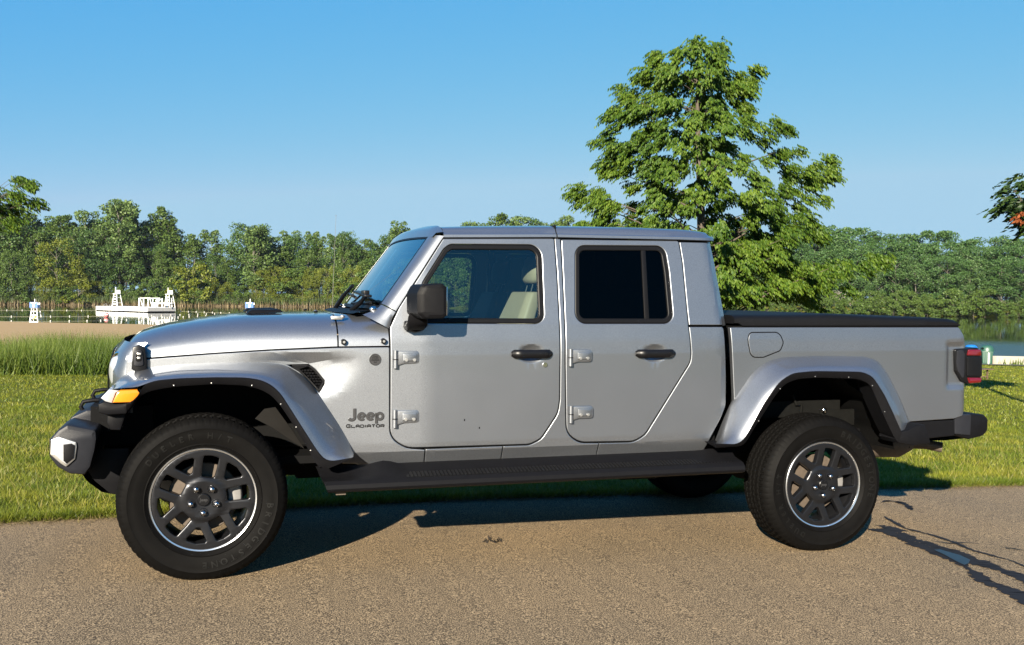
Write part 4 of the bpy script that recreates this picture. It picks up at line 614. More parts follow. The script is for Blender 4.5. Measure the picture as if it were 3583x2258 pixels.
def glassmat(name, tint, refl=1.0, rough=0.0, ior=1.5):
    """thin pane: see-through tint plus mirror reflection that grows at grazing angles"""
    m, nt, b = nodes(name)
    L = nt.links.new
    nt.nodes.remove(b)
    t = N(nt, 'ShaderNodeBsdfTransparent'); t.inputs['Color'].default_value = (*tint, 1)
    gl = N(nt, 'ShaderNodeBsdfGlossy'); gl.inputs['Roughness'].default_value = rough
    gl.inputs['Color'].default_value = (refl, refl, refl, 1)
    fr = N(nt, 'ShaderNodeFresnel'); fr.inputs['IOR'].default_value = ior
    ms = N(nt, 'ShaderNodeMixShader')
    # both faces of the pane reflect: 2F / (1 + F)
    f2 = N(nt, 'ShaderNodeMath', operation='MULTIPLY'); f2.inputs[1].default_value = 2.
    f1 = N(nt, 'ShaderNodeMath', operation='ADD'); f1.inputs[1].default_value = 1.
    fd_ = N(nt, 'ShaderNodeMath', operation='DIVIDE')
    L(fr.outputs[0], f2.inputs[0]); L(fr.outputs[0], f1.inputs[0]); L(f2.outputs[0], fd_.inputs[0]); L(f1.outputs[0], fd_.inputs[1])
    L(fd_.outputs[0], ms.inputs['Fac']); L(t.outputs[0], ms.inputs[1]); L(gl.outputs[0], ms.inputs[2])
    L(ms.outputs[0], nt.nodes['Material Output'].inputs['Surface'])
    return m

def paintmat():
    m, nt, b = nodes('silver_paint')
    L = nt.links.new
    tc = N(nt, 'ShaderNodeTexCoord')
    nz = N(nt, 'ShaderNodeTexNoise', i_Scale=420., i_Detail=1.)
    L(tc.outputs['Object'], nz.inputs['Vector'])
    cr = N(nt, 'ShaderNodeValToRGB')
    cr.color_ramp.elements[0].position = .3; cr.color_ramp.elements[1].position = .7
    cr.color_ramp.elements[0].color = (.134, .142, .156, 1)
    cr.color_ramp.elements[1].color = (.212, .223, .243, 1)
    L(nz.outputs['Fac'], cr.inputs['Fac'])
    # faint dust film lower down the panels
    L(cr.outputs['Color'], b.inputs['Base Color'])
    b.inputs['Metallic'].default_value = .88
    n3 = N(nt, 'ShaderNodeTexNoise', i_Scale=3., i_Detail=5.)
    L(tc.outputs['Object'], n3.inputs['Vector'])
    mr = N(nt, 'ShaderNodeMapRange')
    mr.inputs['To Min'].default_value = .38; mr.inputs['To Max'].default_value = .46
    L(n3.outputs['Fac'], mr.inputs['Value'])
    L(mr.outputs['Result'], b.inputs['Roughness'])
    b.inputs['Coat Weight'].default_value = 1.0
    b.inputs['Coat Roughness'].default_value = .06
    n2 = N(nt, 'ShaderNodeTexNoise', i_Scale=900., i_Detail=0.)
    L(tc.outputs['Object'], n2.inputs['Vector'])
    bp = N(nt, 'ShaderNodeBump', i_Strength=.06, i_Distance=.001)
    L(n2.outputs['Fac'], bp.inputs['Height'])
    L(bp.outputs['Normal'], b.inputs['Normal'])
    return m

PAINT = paintmat()
BLK = pm('black_plastic', (.0065, .0065, .0078), .5, spec=.08, var=.25, bump=.25, bscale=700)
BLKS = pm('satin_black', (.006, .006, .007), .36, spec=.2, var=.2)
DARK = pm('underbody_black', (.0035, .0035, .004), .8, spec=.1, var=.3)
LINER = pm('wheel_liner', (.003, .003, .003), .7, spec=.1, var=.3, bump=.3, bscale=60)
RUBBER = pm('tyre_rubber', (.0045, .0042, .004), .62, spec=.05, var=.35, scale=25, bump=.15, bscale=300)
LETTER = pm('raised_rubber', (.0072, .007, .0065), .5, spec=.12, var=.2)
RIMD = pm('dark_alloy', (.034, .035, .040), .32, metal=.75, var=.15)
RIMB = pm('machined_alloy', (.62, .63, .65), .22, metal=.95, var=.05)
DCHR = pm('dark_chrome', (.30, .30, .31), .18, metal=1., var=.05)
CALIP = pm('caliper_grey', (.30, .29, .28), .5, metal=.3, var=.25)
CHROME = pm('chrome', (.75, .75, .76), .12, metal=1., var=.03)
STEEL = pm('brushed_steel', (.42, .41, .39), .4, metal=.9, var=.25, scale=40)
RUST = pm('rusty_steel', (.13, .10, .075), .6, metal=.3, var=.4, scale=50)
BUMP = pm('bumper_grey', (.019, .020, .025), .42, spec=.15, var=.15, bump=.2, bscale=500)
VINYL = pm('black_vinyl', (.0035, .0035, .0045), .6, spec=.15, var=.3, bump=.4, bscale=120)
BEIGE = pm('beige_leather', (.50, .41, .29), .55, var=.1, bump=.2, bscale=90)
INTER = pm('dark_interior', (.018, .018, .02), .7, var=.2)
GASKET = pm('window_gasket', (.006, .006, .007), .45, spec=.12, var=.2)
AMBER = pm('amber_lens', (.85, .27, .01), .12, coat=1., var=.1, scale=60)
RED = pm('red_lens', (.13, .002, .004), .12, coat=1., var=.15, scale=80)
CLEAR = pm('clear_lens', (.45, .46, .48), .1, coat=1., var=.25, scale=120)
LAMP = pm('headlamp_glass', (.45, .47, .50), .06, coat=1., var=.15, scale=50)
GLASS = glassmat('window_glass', (.55, .66, .64))
GLASSW = glassmat('windscreen_glass', (.52, .66, .68), refl=1.0, ior=2.2)
GLASSD = glassmat('privacy_glass', (.012, .013, .013), refl=.10)
BADGE = pm('badge_grey', (.055, .055, .058), .35, metal=.35, var=.05)
BADGEK = pm('badge_black', (.012, .012, .013), .3, var=.1)

# ------------------------------------------------------------------ mesh helpers
def link(name, me, mat, parent=None):
    o = bpy.data.objects.new(name, me)
    COL.objects.link(o)
    for mm in (mat if isinstance(mat, (list, tuple)) else [mat]):
        me.materials.append(mm)
    if parent is not None:
        o.parent = parent
    return o

def finish(me, sharp=35):
    me.polygons.foreach_set('use_smooth', [True] * len(me.polygons))
    me.set_sharp_from_angle(angle=R(sharp))
    me.update()

class MB:
    """collects simple shapes into one mesh"""
    def __init__(s):
        s.v = []; s.f = []
    def add(s, v, f):
        k = len(s.v)
        s.v += [tuple(q) for q in v]
        s.f += [tuple(i + k for i in q) for q in f]
        return s
    def box(s, x0, x1, y0, y1, z0, z1, rot=None, c=0.0):
        pts = [(x, y, z) for x in (x0, x1) for y in (y0, y1) for z in (z0, z1)]
        if rot:
            ctr = Vector(((x0 + x1) / 2, (y0 + y1) / 2, (z0 + z1) / 2))
            pts = [ctr + rot @ (Vector(q) - ctr) for q in pts]
        return s.add(pts, [(0, 1, 3, 2), (4, 6, 7, 5), (0, 4, 5, 1), (2, 3, 7, 6), (0, 2, 6, 4), (1, 5, 7, 3)])
    def tube(s, path, rad, n=10, cap=True):
        path = [Vector(q) for q in path]
        k = len(path)
        rads = rad if isinstance(rad, (list, tuple)) else [rad] * k
        V = []; F = []
        prev = None
        for i, q in enumerate(path):
            t = (path[min(i + 1, k - 1)] - path[max(i - 1, 0)]).normalized()
            a = prev if prev is not None else (Vector((0, 0, 1)) if abs(t.z) < .9 else Vector((1, 0, 0)))
            a = (a - t * a.dot(t))
            if a.length < 1e-5:
                a = t.orthogonal()
            a.normalize(); prev = a
            b = t.cross(a)
            for j in range(n):
                w = 2 * math.pi * j / n
                V.append(q + (a * math.cos(w) + b * math.sin(w)) * rads[i])
        for i in range(k - 1):
            for j in range(n):
                F.append((i * n + j, i * n + (j + 1) % n, (i + 1) * n + (j + 1) % n, (i + 1) * n + j))
        if cap:
            F.append(tuple(range(n - 1, -1, -1)))
            F.append(tuple((k - 1) * n + j for j in range(n)))
        return s.add(V, F)
    def lathe(s, prof, n=48, close=False):
        """prof: (r, y) pairs turned about the Y axis"""
        V = []; F = []
        k = len(prof)
        for j in range(n):
            w = 2 * math.pi * j / n
            for r, y in prof:
                V.append((r * math.cos(w), y, r * math.sin(w)))
        for j in range(n):
            j2 = (j + 1) % n
            for i in range(k - 1 if not close else k):
                i2 = (i + 1) % k
                F.append((j * k + i, j2 * k + i, j2 * k + i2, j * k + i2))
        return s.add(V, F)
    def loft(s, secs, closed=False, cap=False):
        k = len(secs[0]); V = [q for c in secs for q in c]; F = []
        for i in range(len(secs) - 1):
            for j in range(k if closed else k - 1):
                j2 = (j + 1) % k
                F.append((i * k + j, i * k + j2, (i + 1) * k + j2, (i + 1) * k + j))
        if cap:
            F.append(tuple(range(k - 1, -1, -1)))
            F.append(tuple((len(secs) - 1) * k + j for j in range(k)))
        return s.add(V, F)
    def ball(s, c, r, n=10, m=6):
        rx, ry, rz = r if isinstance(r, (tuple, list)) else (r, r, r)
        V = []; F = []
        for i in range(m + 1):
            a = math.pi * i / m
            for j in range(n):
                w = 2 * math.pi * j / n
                V.append((c[0] + rx * math.sin(a) * math.cos(w), c[1] + ry * math.sin(a) * math.sin(w), c[2] + rz * math.cos(a)))
        for i in range(m):
            for j in range(n):
                F.append((i * n + j, (i + 1) * n + j, (i + 1) * n + (j + 1) % n, i * n + (j + 1) % n))
        return s.add(V, F)
    def build(s, name, mat, parent=None, sharp=35, bevel=0, seg=2, loc=None):
        me = bpy.data.meshes.new(name)
        me.from_pydata(s.v, [], s.f)
        bm = bmesh.new(); bm.from_mesh(me)
        bmesh.ops.remove_doubles(bm, verts=bm.verts, dist=1e-5)
        bmesh.ops.recalc_face_normals(bm, faces=bm.faces)
        if bevel:
            ed = [e for e in bm.edges if len(e.link_faces) == 2 and e.calc_face_angle(0) > R(30)]
            bmesh.ops.bevel(bm, geom=ed, offset=bevel, segments=seg, profile=.5, affect='EDGES', clamp_overlap=True)
        bm.to_mesh(me); bm.free()
        finish(me, sharp)
        o = link(name, me, mat, parent)
        if loc is not None:
            o.location = loc
        return o

def fast_mesh(name, V, F, mat, parent=None, smooth=False):
    """V (n,3) array, F (m,k) array of equal-sided faces"""
    me = bpy.data.meshes.new(name)
    V = np.asarray(V, dtype=np.float32); F = np.asarray(F, dtype=np.int32)
    m, k = F.shape
    me.vertices.add(len(V)); me.vertices.foreach_set('co', V.ravel())
    me.loops.add(m * k); me.loops.foreach_set('vertex_index', F.ravel())
    me.polygons.add(m)
    me.polygons.foreach_set('loop_start', np.arange(0, m * k, k, dtype=np.int32))
    me.polygons.foreach_set('loop_total', np.full(m, k, dtype=np.int32))
    if smooth:
        me.polygons.foreach_set('use_smooth', np.ones(m, dtype=bool))
    me.update(calc_edges=True)
    return link(name, me, mat, parent)

def thing(name, label, cat, loc=(0, 0, 0), group=None):
    o = bpy.data.objects.new(name, None)
    COL.objects.link(o)
    o.empty_display_size = .3
    o.location = loc
    o['label'] = label; o['category'] = cat
    if group:
        o['group'] = group
    return o

def tag(o, label=None, cat=None, group=None, kind=None):
    if label: o['label'] = label
    if cat: o['category'] = cat
    if group: o['group'] = group
    if kind: o['kind'] = kind
    return o

def copy_tree(o, parent=None):
    c = o.copy(); COL.objects.link(c); c.parent = parent
    for ch in list(o.children):
        copy_tree(ch, c)
    return c

def mirror(o):
    c = copy_tree(o, o.parent)
    c.scale = (1, -1, 1)
    c.location = (o.location.x, -o.location.y, o.location.z)
    return c

def fillet(poly, default=.0):
    """poly of (x, z[, r]) -> dense outline with rounded corners"""
    out = []
    n = len(poly)
    for i in range(n):
        p = poly[i]; r = p[2] if len(p) > 2 else default
        P = np.array(p[:2]); A = np.array(poly[i - 1][:2]); B = np.array(poly[(i + 1) % n][:2])
        a = A - P; b = B - P
        la, lb = np.linalg.norm(a), np.linalg.norm(b)
        if r <= 0 or la < 1e-6 or lb < 1e-6:
            out.append(tuple(P)); continue
        a /= la; b /= lb
        ang = math.acos(max(-1, min(1, float(a @ b))))
        if ang > R(176):
            out.append(tuple(P)); continue
        d = min(r / math.tan(ang / 2), la * .48, lb * .48)
        rr = d * math.tan(ang / 2)
        cdir = (a + b) / np.linalg.norm(a + b)
        c = P + cdir * (rr / math.sin(ang / 2))
        s0 = P + a * d - c; s1 = P + b * d - c
        a0 = math.atan2(s0[1], s0[0]); a1 = math.atan2(s1[1], s1[0])
        da = (a1 - a0 + math.pi) % (2 * math.pi) - math.pi
        k = max(2, int(abs(da) / R(11)))
        for j in range(k + 1):
            w = a0 + da * j / k
            out.append((c[0] + rr * math.cos(w), c[1] + rr * math.sin(w)))
    return clean(out)

def clean(poly, eps=8e-4):
    out = []
    for q in poly:
        if not out or math.hypot(q[0] - out[-1][0], q[1] - out[-1][1]) > eps:
            out.append(q)
    if math.hypot(out[0][0] - out[-1][0], out[0][1] - out[-1][1]) < eps:
        out.pop()
    return out

def area(poly):
    s = 0
    for i in range(len(poly)):
        x0, z0 = poly[i - 1]; x1, z1 = poly[i]
        s += x0 * z1 - x1 * z0
    return s / 2

def inset(poly, d):
    """move a counter-clockwise outline inwards by d"""
    n = len(poly); out = []
    for i in range(n):
        P = np.array(poly[i]); A = np.array(poly[i - 1]); B = np.array(poly[(i + 1) % n])
        a = P - A; b = B - P
        na = np.array((-a[1], a[0])) / (np.linalg.norm(a) + 1e-9)
        nb = np.array((-b[1], b[0])) / (np.linalg.norm(b) + 1e-9)
        m = na + nb
        l = np.linalg.norm(m)
        m = m / l if l > 1e-6 else na
        c = max(.4, float(m @ na))
        out.append(tuple(P + m * d / c))
    return out

KZ = [.40, .50, .575, .62, 1.08, 1.16, 1.245, 1.74, 1.82]
KY = [-.735, -.762, -.797, -.80, -.80, -.797, -.786, -.685, -.665]
def side_y(x, z):
    return float(np.interp(z, KZ, KY)) + max(0., 1.13 - x) * .098

def panel(name, outer, mat, parent, holes=(), surf=side_y, dfn=None, thick=.03, cham=.004, gap=.0025,
          grid=.05, zc=(), xc=(), back=False, sharp=15, bend=None):
    """sheet-metal panel: outline (x,z) laid on the body side, rounded rim, holes, real thickness"""
    outer = fillet(outer) if any(len(q) > 2 for q in outer) else clean(outer)
    if area(outer) < 0:
        outer = outer[::-1]
    hs = []
    for h in holes:
        h = fillet(h) if any(len(q) > 2 for q in h) else clean(h)
        if area(h) < 0:
            h = h[::-1]
        hs.append(h)
    bm = bmesh.new()
    prof = [(gap + cham, 0.), (gap + cham * .3, cham * .3), (gap, cham), (gap, thick)]
    if back:
        prof += [(gap + cham, thick + cham)]
    loops = []
    def ring(poly, sgn):
        rows = []
        for ins, dep in prof:
            pts = inset(poly, ins * sgn)
            rows.append([bm.verts.new((x, dep, z)) for x, z in pts])
        n = len(poly)
        for a, b in zip(rows[:-1], rows[1:]):
            for j in range(n):
                j2 = (j + 1) % n
                f = (a[j], b[j], b[j2], a[j2]) if sgn > 0 else (a[j2], b[j2], b[j], a[j])
                try:
                    bm.faces.new(f)
                except ValueError:
                    pass
        loops.append(rows)
    ring(outer, 1)
    for h in hs:
        ring(h, -1)
    for level in ((0, -1) if back else (0,)):
        vs = [v for lp in loops for v in lp[level]]
        tri = tessellate_polygon([[(v.co.x, v.co.z, 0) for v in lp[level]] for lp in loops])
        for t in tri:
            a, b, c = (vs[i] for i in t)
            ar = (b.co.x - a.co.x) * (c.co.z - a.co.z) - (c.co.x - a.co.x) * (b.co.z - a.co.z)
            if abs(ar) < 1e-10:
                continue
            try:
                bm.faces.new((a, b, c) if (ar > 0) == (level == 0) else (a, c, b))
            except ValueError:
                pass
    xs = [q[0] for q in outer]; zs = [q[1] for q in outer]
    cx_ = list(np.arange(min(xs) + grid, max(xs), grid)) + list(xc) if grid else list(xc)
    cz_ = list(np.arange(min(zs) + grid, max(zs), grid)) + list(zc) if grid else list(zc)
    for z in sorted(cz_):
        bmesh.ops.bisect_plane(bm, geom=bm.verts[:] + bm.edges[:] + bm.faces[:], plane_co=(0, 0, z), plane_no=(0, 0, 1), dist=1e-5)
    for x in sorted(cx_):
        bmesh.ops.bisect_plane(bm, geom=bm.verts[:] + bm.edges[:] + bm.faces[:], plane_co=(x, 0, 0), plane_no=(1, 0, 0), dist=1e-5)
    for v in bm.verts:
        x, d, z = v.co
        v.co.y = surf(x, z) + d + (dfn(x, z) if dfn else 0)
        if bend:
            v.co = bend(v.co)
    me = bpy.data.meshes.new(name)
    bmesh.ops.recalc_face_normals(bm, faces=bm.faces) if back else None
    bm.to_mesh(me); bm.free()
    finish(me, sharp)
    return link(name, me, mat, parent)

def prism(name, poly, y0, y1, mat, parent, cham=.008, sharp=30, gap=0., bend=None):
    """closed solid: outline (x,z) from y0 (near) to y1 (far) with rounded rims"""
    return panel(name, poly, mat, parent, surf=lambda x, z: y0, thick=(y1 - y0) - cham, cham=cham, gap=gap,
                 grid=0, back=True, sharp=sharp, bend=bend)

def text_mesh(name, body, size, mat, parent, extrude=.002, bold=.0, loc=(0, 0, 0), rot=(R(90), 0, 0), width=None, align='CENTER'):
    cu = bpy.data.curves.new(name, 'FONT')
    cu.body = body; cu.size = size; cu.extrude = extrude; cu.offset = bold
    cu.align_x = align; cu.align_y = 'CENTER'
    cu.resolution_u = 3
    t = bpy.data.objects.new(name + '_t', cu)
    COL.objects.link(t)
    dg = bpy.context.evaluated_depsgraph_get()
    dg.update()
    me = bpy.data.meshes.new_from_object(t.evaluated_get(dg))
    bpy.data.objects.remove(t)
    bpy.data.curves.remove(cu)
    me.name = name
    if width:
        xs = [v.co.x for v in me.vertices]
        k = width / (max(xs) - min(xs))
        for v in me.vertices:
            v.co.x *= k
    me.materials.clear()
    if mat is None:
        return me
    o = link(name, me, mat, parent)
    o.location = loc; o.rotation_euler = rot
    return o

def resample(pts, n):
    P = np.array([q[:2] for q in pts], float)
    s = np.concatenate([[0], np.cumsum(np.linalg.norm(np.diff(P, axis=0), axis=1))])
    t = np.linspace(0, s[-1], n)
    Q = np.stack([np.interp(t, s, P[:, i]) for i in range(P.shape[1])], 1)
    for _ in range(2):                                  # soften the traced corners
        Q[1:-1] = .25 * Q[:-2] + .5 * Q[1:-1] + .25 * Q[2:]
    return Q
# ================================================================== the pickup truck
truck = thing('pickup_truck', 'silver grey four-door pickup truck with a black soft bed cover, parked on the tarmac lane', 'pickup truck')

def recess(x, z):
    """sculpted hollow behind the front wheel arch, deepest at the vent"""
    if z > 1.092 or z < .86 or x < .12:
        return 0.
    xb = .80 - .16 * max(0., (1.04 - z) / .18) ** 1.5
    t = (xb - x) / (xb - .50)
    top = min(1., max(0., (1.092 - z) / .035))
    bot = min(1., max(0., (z - .86) / .06))
    r_ = max(0., min(1., (x - .12) / .36)); r_ = r_ * r_ * (3 - 2 * r_)
    t = max(0., min(1., t)); t = t * t * (3 - 2 * t) * .5 + t * .5
    return .025 * t * top * bot * r_

vc_ = (sum(q[0] for q in T['vent']) / 8, sum(q[1] for q in T['vent']) / 8)
fender = panel('front_fender', T['fender'], PAINT, truck, holes=[[(vc_[0] + (q[0] - vc_[0]) * .93, vc_[1] + (q[1] - vc_[1]) * .93) for q in T['vent']]], dfn=recess, grid=.03, thick=.04)
vent = panel('fender_vent', T['vent'], BLK, fender, dfn=lambda x, z: recess(x, z) - .006, thick=.02, cham=.006, grid=0,
             holes=[[(x * .72 + .545 * .28, z * .72 + .975 * .28) for x, z, *_ in T['vent']]])
mesh_b = MB()
for i in range(9):
    for j in range(9):
        x = .46 + i * .0155 + (j % 2) * .0077; z = .90 + j * .0145
        if x + .9 * (z - .97) < .60 and x + .9 * (z - .97) > .475 and .905 < z < 1.02:
            mesh_b.box(x, x + .011, side_y(x, z) + .036, side_y(x, z) + .046, z, z + .008)
mesh_b.build('vent_mesh', BLK, fender)
prism('vent_backing', [(x * .8 + .545 * .2, z * .8 + .975 * .2) for x, z, *_ in T['vent']], side_y(.54, .97) + .052, side_y(.54, .97) + .06, DARK, fender, cham=.001)

rocker = panel('rocker_panel', T['rockerA'], PAINT, truck, grid=.03)
pillar = panel('centre_pillar', T['bpillar'], PAINT, truck, grid=.05, zc=(.575, .62))
quarter = panel('cab_quarter_panel', T['quarter'], PAINT, truck, grid=.04,
                dfn=lambda x, z: .03 * max(0., (x - 2.87) / .05) ** 2 if x > 2.87 else 0.)

def c_round(x, z):
    xe = 2.882 + (1.7259 - z) * .105
    d = x - (xe - .085)
    return .085 * max(0., d / .085) ** 2.3 if d > 0 else 0.
cpost = panel('hardtop_post', T['cpillar'], PAINT, truck, grid=.02, dfn=c_round, thick=.08)

def dent(cx, cz, rx, rz, dep):
    def f(x, z):
        q = ((x - cx) / rx) ** 2 + ((z - cz) / rz) ** 2
        return dep * (1 - q) ** 1.2 if q < 1 else 0.
    return f

def make_door(name, outline, win, handle, hinges, glass_mat, lock=None, front=True):
    (hx0, hz), (hx1, _), (hcx, _), (_, hzt), (_, hzb) = handle
    dn = dent(hcx, hz, .075, .052, .022)
    fx = [hcx - .08 + i * .01 for i in range(17)]
    fz = [hz - .055 + i * .01 for i in range(12)]
    door = panel(name, outline, PAINT, truck, holes=[win], dfn=dn, grid=.05, xc=fx, zc=fz + [1.16, 1.245], thick=.035)
    wi = fillet(win)
    if area(wi) < 0: wi = wi[::-1]
    ring_in = inset(wi, .026)
    panel('window_gasket', wi, GASKET, door, holes=[ring_in], surf=lambda x, z: side_y(x, z) + .004, thick=.02, cham=.006, gap=-.001, grid=0, zc=(1.3, 1.4, 1.5, 1.6))
    panel('window_glass', inset(wi, .022), glass_mat, door, surf=lambda x, z: side_y(x, z) + .014, thick=.0005, cham=.0, gap=0, grid=0, zc=(1.3, 1.4, 1.5, 1.6))
    # pull handle
    y = side_y(hcx, hz)
    b = MB()
    L_ = hx1 - hx0
    secs = []
    for t in np.linspace(0, 1, 15):
        x = hx0 + L_ * t
        e = min(t, 1 - t)
        hgt_ = .0235 * min(1, (e / .10 + .25)) ** .5
        out = .012 + .026 * min(1, e / .16)
        secs.append([(x, y - out + dz * 0 + (.012 if abs(k) == 2 else 0 if k == 0 else .003), hz + dz) for k, dz in
                     ((-2, -hgt_), (-1, -hgt_ * .7), (0, 0), (1, hgt_ * .7), (2, hgt_))])
    b.loft(secs)
    secs2 = [[(q[0], y + .004, q[2]) for q in (s_[0], s_[-1])] for s_ in secs]
    for i in range(len(secs) - 1):
        if i < 4 or i > 9:
            b.add([secs[i][0], secs[i + 1][0], secs2[i + 1][0], secs2[i][0]], [(0, 1, 2, 3)])
            b.add([secs[i][-1], secs[i + 1][-1], secs2[i + 1][1], secs2[i][1]], [(3, 2, 1, 0)])
    b.box(hx1 - .052, hx1 - .036, y - .041, y - .036, hz - .006, hz + .008)
    b.build('door_handle', BLKS, door, sharp=50)
    for (ax, az), (bx, bz), (_, zt), (_, zb) in hinges:
        hy = side_y(ax, az)
        h = MB()
        h.tube([(ax + .005, hy - .016, zt), (ax + .005, hy - .016, zb)], .0125, 14)
        o = h.build('door_hinge', PAINT, door)
        leaf = [(ax + .012, zb + .012), (ax + .05, zb + .022), (bx - .03, zb + .022, .01), (bx, zb + .024, .02), (bx, zt - .003, .02), (ax + .012, zt - .003, .004)]
        prism('hinge_leaf', leaf, hy - .016, hy - .001, PAINT, door, cham=.004)
        pad = [(ax + .045, zb + .036, .006), (bx - .014, zb + .036, .01), (bx - .014, zt - .018, .01), (ax + .045, zt - .018, .006)]
        prism('hinge_pad', pad, hy - .021, hy - .015, PAINT, door, cham=.003)
        for kx in (.062, .105):
            bo = MB()
            bo.tube([(ax + kx, hy - .0255, (zt + zb) / 2 - .004), (ax + kx, hy - .02, (zt + zb) / 2 - .004)], .0085, 12)
            bo.tube([(ax + kx, hy - .027, (zt + zb) / 2 - .004), (ax + kx, hy - .02, (zt + zb) / 2 - .004)], .0045, 6)
            bo.build('hinge_bolt', STEEL, door)
        k = MB()
        k.tube([(ax + .005, hy - .016, zt - .045), (ax + .005, hy - .016, zt - .05)], .0135, 14)
        k.build('hinge_collar', BLKS, door)
    if lock:
        k = MB()
        ly = side_y(*lock)
        k.tube([(lock[0], ly - .007, lock[1]), (lock[0], ly + .01, lock[1])], [.013, .015], 16)
        k.tube([(lock[0], ly - .008, lock[1]), (lock[0], ly, lock[1])], .007, 12)
        k.build('lock_cylinder', CHROME, door)
    return door

fd = make_door('front_door', T['front_door'], T['front_win'], T['handles'][0], T['hinges'][:2], GLASS, T['lock'][0])
rd = make_door('rear_door', T['rear_door'], T['rear_win'], T['handles'][1], T['hinges'][2:], GLASSD)
dv = T['div']
prism('window_divider', dv, side_y(2.42, 1.45) - .012, side_y(2.42, 1.45) + .012, GASKET, rd, cham=.003,
      bend=lambda c: Vector((c.x, c.y + side_y(c.x, c.z) - side_y(2.42, 1.45) + .018, c.z)))

def sst(a, b, v):
    t = max(0., min(1., (v - a) / (b - a)))
    return t * t * (3 - 2 * t)
def bed_form(x, z):
    d = .035 * max(0., (x - 4.555) / .06) ** 2 if x > 4.555 else 0.
    if x > 4.40:
        d += .016 * sst(4.435, 4.475, x) * sst(.83, .875, z) * (1 - sst(1.105, 1.145, z)) * (1 - sst(4.56, 4.60, x))
    return d
bed = panel('bed_side', T['bedside'], PAINT, truck, grid=.05, xc=[4.41 + .012 * i_ for i_ in range(17)], zc=[.82 + .015 * i_ for i_ in range(23)], dfn=bed_form)
for cx_, cz_ in ((1.335, .735), (1.418, .690)):
    MB().ball((cx_, side_y(cx_, cz_), cz_), (.004, .0015, .006), 6, 4).build('paint_chip', DARK, fd)
# fuel flap: a fine groove round a lid standing 1 mm proud
panel('fuel_flap', T['fuel'], PAINT, bed, surf=lambda x, z: side_y(x, z) - .0012, thick=.01, cham=.002, grid=.05)
fo = fillet(T['fuel'])
if area(fo) < 0: fo = fo[::-1]
panel('flap_groove', inset(fo, -.0035), DARK, bed, holes=[inset(fo, .003)], surf=lambda x, z: side_y(x, z) - .0008, thick=.004, cham=.0005, gap=0, grid=0)
panel('bed_valance', T['valance'], BLK, truck, surf=lambda x, z: -.792, thick=.03, cham=.006)

# dark inner shell behind the panel gaps
b = MB()
b.box(-.20, 2.86, -.70, .70, .52, .56)
b.box(.93, 2.86, -.745, -.73, .54, 1.22).box(.93, 2.86, .73, .745, .54, 1.22)
b.box(2.84, 2.85, -.73, .73, .54, 1.26)
b.box(.70, .93, -.735, -.70, .60, 1.08).box(.70, .93, .70, .735, .60, 1.08)
b.box(1.868, 1.918, -.665, -.645, 1.2, 1.72).box(1.868, 1.918, .645, .665, 1.2, 1.72)
b.build('inner_shell', DARK, truck)

# ---------------------------------------------------------------- wheel arch flares
def make_flare(cin, cpaint, btop, lip, yin, name, fc=.74):
    n = 72
    A = resample(cin, n); B = resample(cpaint, n)
    secs = []
    for i in range(n):
        x, z = A[i]; px, pz = B[i]
        y0 = yin(x, z); y2 = -.940
        e = min(1., min(i, n - 1 - i) / 5.)
        y2 = y2 + (1 - e) * .02
        P0, P2 = Vector((x, y0, z)), Vector((px, y2, pz))
        Pc = Vector((x + (px - x) * fc, y2 + .016, z + (pz - z) * fc))
        Pa, Pb = P0.lerp(Pc, .74), Pc.lerp(P2, .6)
        row = [(x, y0 + .02, z), tuple(P0), tuple(P0.lerp(Pa, .33)), tuple(P0.lerp(Pa, .66))]
        for t in np.linspace(0, 1, 7):
            row.append(tuple(Pa * (1 - t) ** 2 + Pc * 2 * t * (1 - t) + Pb * t * t))
        row.append(tuple(P2))
        row.append((px, y2 + .012, pz - .0))
        secs.append(row)
    m = MB(); m.loft(secs)
    # closed ends
    for s_ in (secs[0], secs[-1]):
        m.add(s_, [tuple(range(len(s_)))])
    fl = m.build(name, PAINT, truck, sharp=50)
    P = resample(btop, n); Q = resample(lip, n)
    secs = []
    for i in range(n):
        px, pz = P[i]; lx, lz = Q[i]
        secs.append([(px, -.915, pz), (px, -.937, pz), (px * .9 + lx * .1, -.942, pz * .9 + lz * .1), (px * .25 + lx * .75, -.934, pz * .25 + lz * .75),
                     (lx, -.925, lz), (lx, -.90, lz + .006), (lx, -.78, lz + .02)])
    m = MB(); m.loft(secs)
    for s_ in (secs[0], secs[-1]):
        m.add(s_, [tuple(range(len(s_)))])
    m.build('flare_lip', BLK, fl, sharp=40)
    # little push-pins along the lip
    for f_ in (.22, .36, .5, .64, .76, .87):
        i = int(f_ * n)
        lx, lz = Q[i]
        px, pz = P[i]
        c = (lx * .8 + px * .2, -.934, lz * .8 + pz * .2)
        MB().ball(c, (.0034, .003, .0034), 8, 5).build('push_pin', STEEL, fl)
    return fl

ff = make_flare(T['farch_in'], T['farch_paint'], T['farch_btop'], T['farch_lip'], side_y, 'front_fender_flare')
rf = make_flare(T['rarch_in'], T['rarch_paint'], T['rarch_paint'], T['rarch_lip'], lambda x, z: -.80, 'rear_fender_flare')
